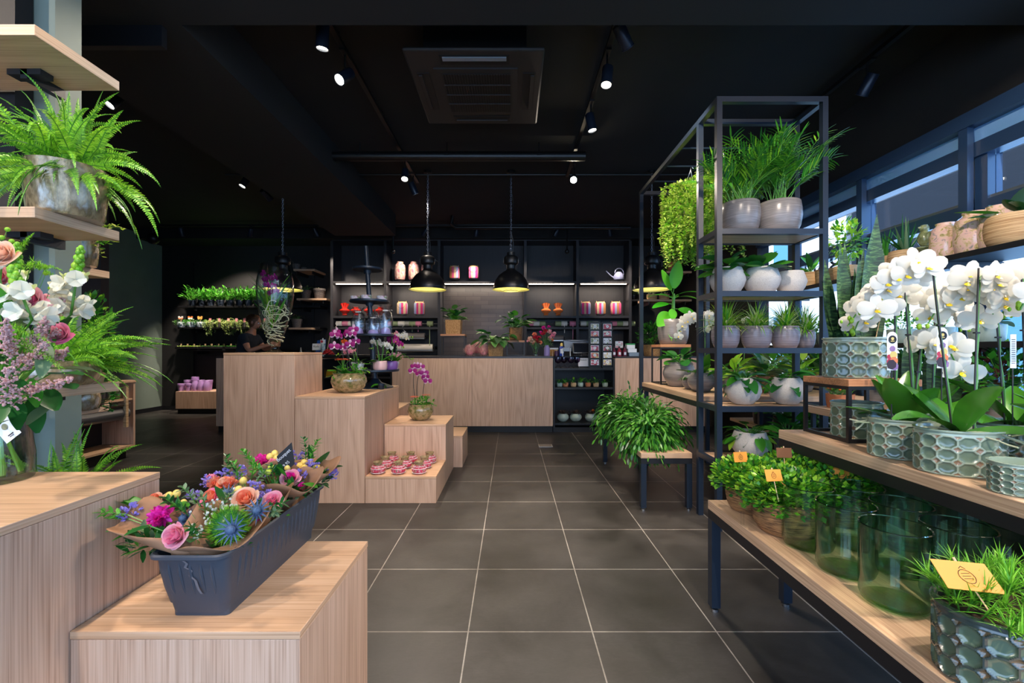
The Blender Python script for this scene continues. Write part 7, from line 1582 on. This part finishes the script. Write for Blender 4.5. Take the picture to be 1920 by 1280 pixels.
# orchids in relief pots on the higher bench
RP1 = (.118, .088, .135, 14, 3)
def o_(label, x, y, stems, seed, rotz=0, **k): return orchid(label, (x, y, R2), None, stems, fs=.096, leafL=k.pop('leafL', .25), leafW=.085, nleaf=7, seed=seed, relief=k.pop('relief', RP1), fmesh=OW(.102), rotz=rotz, **k)
O1 = o_('white orchid in the left relief pot with bare arching tip, by the riser', 1.405, 1.555, [dict(az=178, h=.43, reach=.17, n=4, drop=0.07, x=-.04, lean=.0), dict(az=120, h=.52, reach=.16, n=11, drop=0.18, x=.03), dict(az=-10, h=.30, reach=.12, n=9, drop=0.14, x=.02)], 301)
O2 = o_('white orchid in the middle relief pot at the bench edge', 1.395, 1.362, [dict(az=150, h=.56, reach=.17, n=12, drop=0.17, x=-.02, lean=.05), dict(az=30, h=.52, reach=.15, n=12, drop=0.16, x=.045, lean=.05)], 302, leafL=.27)
O3 = o_('white orchid in the right relief pot cut by the picture edge', 1.69, 1.46, [dict(az=160, h=.50, reach=.18, n=11, drop=0.14, x=-.04), dict(az=60, h=.54, reach=.15, n=11, drop=0.14, x=.03), dict(az=-60, h=.46, reach=.14, n=10, drop=0.12)], 303, leafL=.27)
O4 = o_('white orchid standing behind the middle relief pot', 1.62, 1.72, [dict(az=170, h=.50, reach=.2, n=11, drop=0.16, x=-.03), dict(az=20, h=.5, reach=.15, n=11, drop=0.14)], 304)
O5 = o_('white orchid at the near right corner of the higher bench', 1.60, 1.20, [dict(az=150, h=.52, reach=.12, n=10, drop=0.12), dict(az=20, h=.48, reach=.1, n=9, drop=0.12)], 305)
t = thing('relief_pot', 'small sage green relief pot at the right edge of the higher bench', 'pot', (1.345, 1.155, R2)); m = MB(); relief_pot(m, .065, .055, .082, 15, 4, 300, 60, .003); m.obj('pot', t)
# care cards on the orchids
def carecard(label, loc, h_=.135, w_=.036, rz=0):
    t = thing('care_card', label, 'card', loc, rotz=R(rz)); n = 10; o = []
    for k in range(n+1): a = PI*k/n; o.append((w_/2*math.cos(a), 0, h_ - w_/2 + w_/2*math.sin(a)))
    m = MB(); m.add([(w_/2, 0, 0)] + o + [(-w_/2, 0, 0)], [tuple(range(n+3))], CARDW); q = m.obj('card', t, smooth=False); q.modifiers.new('s', 'SOLIDIFY').thickness = .0006
    m = MB(); m.disc((0, -.0012, h_*.80), (0, -1, 0), w_*.40, CARDB, 20); m.disc((0, -.0016, h_*.82), (0, -1, 0), w_*.15, cY, 10); m.box(-w_*.18, -.0018, h_*.745, w_*.18, -.0013, h_*.765, cY)
    for (x, z, s, mm_) in [(.0, .56, .3, cV), (-.3, .35, .25, cR), (.1, .40, .38, cY), (.15, .25, .4, cO), (-.1, .15, .5, cD), (.2, .1, .4, cV), (-.3, .22, .3, cR)]: m.disc((w_*x, -.0011 - s*.0004, h_*z), (0, -1, 0), w_*s, mm_, 7)
    m.obj('print', t, smooth=False); m = MB(); m.tube([(0, .003, .01), (0, .003, -.30)], .002, STEMD, 6); m.obj('stick', t); return t
carecard('round topped white care card with coloured print, left of the two orchid cards', WP(1673, 694, 1.53))
carecard('round topped white care card with coloured print, right of the two orchid cards', WP(1767, 690, 1.45))
t = thing('price_strip', 'narrow white price strip standing in the right relief pot', 'label', WP(1900, 690, 1.42)); m = MB(); m.box(-.010, 0, 0, .010, .001, .11, CARDW); m.obj('strip', t, smooth=False); m = MB()
for k in range(12): m.box(-.006, -.0006, .015 + k*.007, .006, -.0001, .017 + k*.007, INK)
m.obj('bar_print', t, smooth=False); m = MB(); m.tube([(0, .002, .01), (0, .002, -.22)], .002, STEMD, 5); m.obj('stick', t)
# snake plants
SNK = bpy.data.materials.new('snake_plant_leaf'); SNK.use_nodes = True; m0 = SNK; nn = noise(m0, coords(m0, (14, 14, 70)), 1.2, 4, .6, 1.4)
Lk(m0, ramp(m0, nn, [(.38, '#0e2614'), (.52, '#264a28'), (.66, '#55743f')]), bs(m0).inputs['Base Color']); bs(m0).inputs['Roughness'].default_value = .5
def snake(hts):
    def f(mb):
        r = random.Random(4); hts_ = [(x, y, h, w*1.08, l, o) for (x, y, h, w, l, o) in hts]
        for (x, y, h_, w_, lx, ro) in hts_: mb.blade((x, y, 0), (lx, r.uniform(-.05,.05), 1), h_, w_, SNK, 12, -.0, .45, 'sword', up=(ro, -1, 0))
    return f
t = thing('snake_plant', 'tall mottled snake plant in the wide relief pot on the riser', 'plant', (1.495, 1.90, 1.0785)); m = MB(); relief_pot(m, .125, .095, .172, 14, 3, 300, 60, .005); m.obj('pot', t)
place(cached('soil_sn', lambda b: b.lathe([(.115, .145), (0, .15)], SOIL, 24, sy=.75)), 'soil', t)
place(cached('snake_a', snake([(-.04, -.03, .42, .085, -.14, .1), (.035, -.03, .555, .10, .03, 0), (.0, .03, .46, .06, -.06, .1), (.09, .01, .34, .06, .16, 0), (-.03, .05, .40, .05, .02, .2), (-.01, -.04, .38, .07, -.02, .3), (.07, .02, .36, .07, .22, -.2), (-.08, .01, .38, .07, -.1, .2), (.08, -.02, .42, .06, .08, 0), (.07, 0, .40, .04, .12, -.3), (-.05, .02, .30, .04, -.28, .2), (.02, .04, .44, .05, .10, 0), (-.06, -.02, .12, .06, -.2, 0), (-.01, -.03, .33, .05, -.08, .1), (.05, .05, .30, .05, .2, 0), (0, .05, .36, .05, -.05, .2)])), 'foliage', t, loc=(0, 0, .14))
m = MB(); m.blade((.055, -.03, .14), (.15, -.1, 1), .13, .02, RAFF, 5, .2, .4, 'grass'); m.obj('dry_leaf', t)
plant('snake_plant', 'second snake plant standing behind the orchid stems', 'plant', (1.80, 1.88, R2), ('cyl', .10, .13, GREYP), ('snake_b', snake([(-.05, 0, .36, .07, -.05, .1), (.02, 0, .40, .07, .02, 0), (.06, .02, .36, .06, .12, -.2), (-.08, .02, .3, .06, -.15, .2), (0, .04, .33, .06, 0, 0)])))
t = thing('relief_pot', 'tall shadowed relief pot standing inside the riser under the snake plant', 'pot', (1.50, 1.90, R2)); m = MB(); relief_pot(m, .095, .085, .15, 11, 3, 300, 60, .005, PEBBLE); m.obj('pot', t)
plant('cactus_pot', 'small cactus with orange buds at the far end of the riser', 'plant', (1.43, 2.24, .60) if False else (X_(1575, 2.55), 2.55, .86), ('cyl', .07, .08, TERRA), ('small_cacti', merge(leafcactus(26, .14, 260, 3, (L_OLIVE, L_MID), 30, 88, .2, .02), lambda b: [b.ball((U(-.05,.05), U(-.04,.04), U(.04,.09)), .008, P_OR, 6, 4) for _ in range(6)])))
t = thing('plant_stand', 'slim dark stand carrying the small cactus behind the riser', 'stand', (X_(1575, 2.55), 2.55, 0)); m = MB(); m.box(-.12, -.1, .82, .12, .1, .859, WB); m.obj('top_board', t, smooth=False)
for s in (-1, 1):
    for q in (-1, 1): m = MB(); m.box(s*.10-.01, q*.08-.01, 0, s*.10+.01, q*.08+.01, .819, STEEL); m.obj('leg', t, smooth=False)

# ================================================================== WINDOW SHELVES
WZ1, WZ2, WZ3 = 1.784, 1.246, .801; wx = WSX + .14
for i, (px, r_, h_, lb) in enumerate([(1772, .08, .24, 'leftmost'), (1828, .098, .255, 'middle'), (1873, .09, .25, 'rightmost, half hidden')]):
    Y = wx*FPX/(px - CX); jar('blossom_jar', lb + ' of the three pale pink blossom jars on the window shelf', (wx, Y, WZ1), r_, h_, PV2, 'pale blossom jars on the window shelf')
def wl(px, xx=wx): return (xx, xx*FPX/(px - CX))
def wplant(px, z, label, pot, lv, xx=wx, cat='plant', name='basket_plant'):
    x, y = wl(px, xx); return plant(name, label, cat, (x, y, z), pot, lv)
ALOE = ('aloe', strappy(26, .28, .022, (L_MID, L_DARK, L_OLIVE), 40, 88, .4, 'grass', 270, 4, .5))
wplant(1696, WZ1, 'upright grassy plant in the round raffia basket, right one of the pair', ('hump', .098, .125, RAFF), ALOE)
wplant(1660, WZ1, 'upright grassy plant in the raffia basket, left one of the pair', ('hump', .095, .125, RAFF), ('aloe2', strappy(30, .24, .02, (L_MID, L_DARK), 40, 88, .4, 'grass', 272, 4, .5)), xx=wx + .04)
wplant(1586, WZ1, 'yellow green leafy topped plant in a raffia basket before the window lettering', ('cyl', .09, .12, RAFF), ('ficus_std', merge(bushy(.13, .13, .17, 260, .05, (L_LIME, L_FERN, L_MID), 274, .24, 1, kind='blade'), broad(8, .1, .07, .05, (L_MID, L_FERN), seed=275, upright=70))))
wplant(1519, WZ1, 'striped broad leaved plant in a raffia basket beside the frame post', ('cyl', .10, .14, RAFF), ('dief', broad(13, .10, .20, .065, (L_MID, L_PALE, L_DARK), seed=276, upright=70, stem=True, droop=.6)))
wplant(1905, WZ1, 'broad leaved plant in the large raffia basket at the right picture edge', ('hump', .13, .17, RAFF), ('ficus_r', broad(12, .08, .20, .09, (L_DARK, L_MID, L_OLIVE), seed=278, upright=50, droop=.5)))
wplant(1553, WZ1, 'plain raffia basket behind the snake plant leaves', ('cyl', .10, .13, RAFF), [], cat='basket', name='raffia_basket')
# bird figurine
BRD = noisy('green_bronze_glaze', [(.3, '#4c5430'), (.7, '#98a070')], 30, .2, coat=.6)
x, y = wl(1733); t = thing('bird_figurine', 'glazed green bird figurine on a turned post on the window shelf', 'figurine', (x, y, WZ1)); m = MB(); m.lathe([(0, 0), (.045, 0), (.05, .008), (.03, .02), (.026, .09), (.034, .10), (.05, .11), (.05, .118), (0, .122)], BRD, 24); m.obj('post', t)
m = MB(); m.lathe([(0, .0), (.022, .01), (.036, .04), (.038, .07), (.028, .098), (.02, .108), (.025, .12), (.027, .136), (.02, .152), (0, .158)], BRD, 20, (0, 0, .118)); m.blade((.02, 0, .15), (.5, 0, -.8), .1, .03, BRD, 4, 0, -.5, 'leaf'); m.ball((-.03, 0, .253), .009, BRD, 8, 6, (1.6, .8, .8))
for s in (-1, 1): m.ball((.006, s*.034, .18), .03, BRD, 10, 8, (.8, .4, 1.4))
m.obj('bird', t)
# middle shelf pale pots
for i, px in enumerate([1500, 1528, 1553, 1578, 1612, 1690, 1760, 1850]):
    wplant(px, WZ2, 'pale green pot of leaves on the middle window shelf, %s of eight' % nth(i, 8), ('cyl', .085, .10, PGREEN), ('pale_small_%d' % (i % 3), [strappy(50, .16, .012, (L_PALE, L_MID, L_FERN), 25, 85, 1.3, 'grass', 280), broad(16, .08, .10, .05, (L_MID, L_OLIVE), seed=281, upright=50), bushy(.13, .12, .1, 200, .035, (L_MID, L_FERN), 282, .04)][i % 3]), name='potted_plant')
# lower shelves: dense plants
LOWS = [(1440, L_FERN, L_LIME), (1478, L_FERN, L_MID), (1520, L_LIME, L_FERN), (1560, L_MID, L_DARK), (1600, L_DARK, L_MID), (1650, L_OLIVE, L_DARK), (1710, L_DARK, L_MID), (1770, L_MID, L_DARK), (1835, L_RED, L_RED), (1890, L_DARK, L_MID)]
for i, (px, a, b) in enumerate(LOWS):
    wplant(px, WZ3, '%s plant on the lower window shelf, %s of ten' % ('dark red leaved' if a is L_RED else 'bushy', nth(i, 10)), ('cyl', .10, .13, GREYP if i % 2 else BLACK), ('low_%d' % i, merge(bushy(.19, .15, .2, 330, .055, (a, b), 290 + i, .10, .4, kind='quad'), broad(10, .14, .14, .07, (a, b), seed=300 + i, upright=55))), name='potted_plant')
for i, px in enumerate([1430, 1470, 1510, 1555, 1610, 1690, 1780, 1870]):
    wplant(px, .361, 'dark leafy plant on the lowest window shelf, %s of eight' % nth(i, 8), ('cyl', .10, .13, BLACK), ('vlow_%d' % (i % 3), merge(bushy(.18, .15, .18, 240, .06, (L_DARK, L_MID), 310 + i % 3, .10, .4), broad(10, .1, .12, .07, (L_DARK,), seed=315 + i % 3, upright=50))), name='potted_plant')
# ================================================================== PERSON behind the left counter
SKIN = noisy('skin', [(.3, '#b87a5c'), (.7, '#c88a6c')], 8, .55); HAIR = noisy('brown_hair', [(.3, '#4a2c1a'), (.7, '#7c4e2c')], 60, .6, (1, 1, .1)); NAVY = noisy('navy_shirt', [(.3, '#12161f'), (.7, '#1c2230')], 8, .85); TROU = base('dark_trousers', '#14151a', .85)
def skin_obj(name, verts, edges, radii, mt, parent, sub=2, root=0):
    me = bpy.data.meshes.new(name); me.from_pydata([tuple(v) for v in verts], edges, []); me.materials.append(mt); o = bpy.data.objects.new(name, me); COL.objects.link(o); o.parent = parent
    md = o.modifiers.new('skin', 'SKIN'); md.use_smooth_shade = True
    for i, r_ in enumerate(radii):
        sv = me.skin_vertices[0].data[i]; sv.radius = r_ if isinstance(r_, tuple) else (r_, r_); sv.use_root = (i == root)
    s = o.modifiers.new('sub', 'SUBSURF'); s.levels = sub; s.render_levels = sub; return o
YP = 7.15; px0 = X_(464, YP)
pr_ = thing('person', 'person with brown hair in a navy shirt holding a small potted plant', 'person', (px0, YP, 0), group=None)
# skeleton, facing +X (to the right), leaning forward
V = []; E = []; Rr = []
def jn(p, r_, c=None):
    V.append(Vector(p)); Rr.append(r_); i = len(V) - 1
    if c is not None: E.append((c, i))
    return i
pel = jn((-.10, 0, .95), (.15, .12)); wst = jn((-.06, 0, 1.10), (.13, .11), pel); chs = jn((.0, 0, 1.30), (.15, .12), wst); shl = jn((.03, 0, 1.40), (.11, .10), chs); nk = jn((.07, 0, 1.48), .055, shl); hd = jn((.105, 0, 1.56), .06, nk)
hands = []
for s in (-1, 1):
    sh = jn((.04, s*.17, 1.39), .06, shl); el = jn((.16, s*.23, 1.18 if s < 0 else 1.2), .042, sh); wr_ = jn((.36, s*.12 , 1.26), .028, el); hn = jn((.42, s*.075, 1.29), (.036, .020), wr_); hands.append((s, hn, Vector((.42, s*.075, 1.29))))
    hip = jn((-.10, s*.10, .90), .10, pel); kn = jn((-.04, s*.11, .50), .062, hip); an = jn((-.09, s*.11, .09), .04, kn); ft = jn((.06, s*.12, .035), (.04, .03), an)
    for k, (dy, dz, L) in enumerate([(-.6, .022, .07), (-.25, .010, .08), (.0, -.003, .075), (.2, -.016, .06)]):
        a_ = jn((.455, s*(.075 + (-.010)), 1.29 + dz), .0095, hn); b_ = jn((.455 + L*.5, s*(.06), 1.29 + dz), .009, a_); c_ = jn((.455 + L*.8, s*(.035), 1.288 + dz), .008, b_)
    th = jn((.42, s*.05, 1.315), .011, hn); th2 = jn((.455, s*.03, 1.325), .0095, th)
body = skin_obj('body', V, E, Rr, SKIN, pr_)
def head(mb):
    n = 24; rings = 18; vs = []; fs = []
    for i in range(rings + 1):
        ph = PI*i/rings
        for k in range(n):
            a = 2*PI*k/n; d = Vector((math.sin(ph)*math.cos(a), math.sin(ph)*math.sin(a), math.cos(ph))); p = Vector((d.x*.093, d.y*.072, d.z*.115))
            if d.z < -.1: p.y *= 1 + d.z*.28; p.x += -.01*d.z
            if d.x > .4: p.x -= .012*(d.x - .4)
            if d.x > .85 and abs(d.y) < .22 and -.30 < d.z < .12: p.x += .026*(1 - abs(d.y)/.22)*(.5 - d.z)   # nose
            if d.x > .8 and -.58 < d.z < -.40 and abs(d.y) < .35: p.x += .006   # lips
            if d.x > .75 and .05 < d.z < .2 and .25 < abs(d.y) < .55: p.x -= .008  # eye sockets
            vs.append(tuple(p))
    for i in range(rings):
        for k in range(n): fs.append((i*n+k, i*n+(k+1) % n, (i+1)*n+(k+1) % n, (i+1)*n+k))
    mb.add(vs, fs, SKIN)
    for s in (-1, 1): mb.ball((-.005, s*.072, -.005), .026, SKIN, 10, 8, (.7, .35, 1.1))
M_ = Matrix.Translation((.125, 0, 1.645)) @ Matrix.Rotation(R(22), 4, 'Y')
m = MB(); head(m); o = m.obj('head', pr_); o.matrix_local = M_
m = MB(); [m.ball((.078, s*.03, .012), .0105, WHITE, 10, 8) for s in (-1, 1)]; [m.ball((.086, s*.03, .011), .0052, INK, 8, 6) for s in (-1, 1)]; e1 = m.obj('eyes', pr_); e1.matrix_local = M_
m = MB(); m.tube([(.082, -.022, -.058), (.090, 0, -.056), (.082, .022, -.058)], [.003, .0055, .003], base('lips', '#a4545a', .5), 8); e1 = m.obj('mouth', pr_); e1.matrix_local = M_
m = MB(); r = random.Random(9)
for i in range(420):
    a = r.uniform(0, 2*PI); z = r.uniform(-.35, 1); s = math.sqrt(max(0, 1 - z*z)); d = Vector((s*math.cos(a), s*math.sin(a), z))
    if d.x > .35 and z < .55: continue
    p = Vector((d.x*.096, d.y*.076, d.z*.118)); fl = Vector((-.9, d.y*.3, -.25)) if z > .2 else Vector((-.8, -d.y*.4, .1)); m.blade(p, (fl + d*.25).normalized(), .08, .016, HAIR, 3, .2, .3, 'leaf')
m.ball((-.012, 0, .012), .1, HAIR, 18, 12, (.93, .79, 1.12)); m.ball((-.115, 0, .03), .042, HAIR, 12, 9); e1 = m.obj('hair', pr_); e1.matrix_local = M_
V = []; E = []; Rr = []
a0 = jn((-.10, 0, .93), (.17, .145)); a1 = jn((-.06, 0, 1.10), (.152, .132), a0); a2 = jn((.0, 0, 1.30), (.168, .138), a1); a3 = jn((.035, 0, 1.405), (.12, .105), a2); jn((.055, 0, 1.445), .075, a3)
for s in (-1, 1): b = jn((.04, s*.17, 1.395), .075, a3); jn((.11, s*.21, 1.275), .062, b)
skin_obj('shirt', V, E, Rr, NAVY, pr_)
V = []; E = []; Rr = []
a0 = jn((-.10, 0, .96), (.165, .14))
for s in (-1, 1): b = jn((-.10, s*.10, .88), .115, a0); c = jn((-.04, s*.11, .50), .08, b); jn((-.09, s*.11, .12), .062, c)
skin_obj('trousers', V, E, Rr, TROU, pr_)
for s in (-1, 1):
    m = MB(); m.ball((.0, s*.12, .045), .07, PLASTIC, 14, 8, (2.0, .75, .65)); m.obj('shoe', pr_)
plant('held_plant', 'small terracotta potted plant held by the person in navy', 'plant', (px0 + .50, YP, 1.25), ('cone', .045, .08, TERRA), ('held_leaves', broad(14, .05, .06, .035, (L_MID, L_DARK), seed=400, upright=50)))
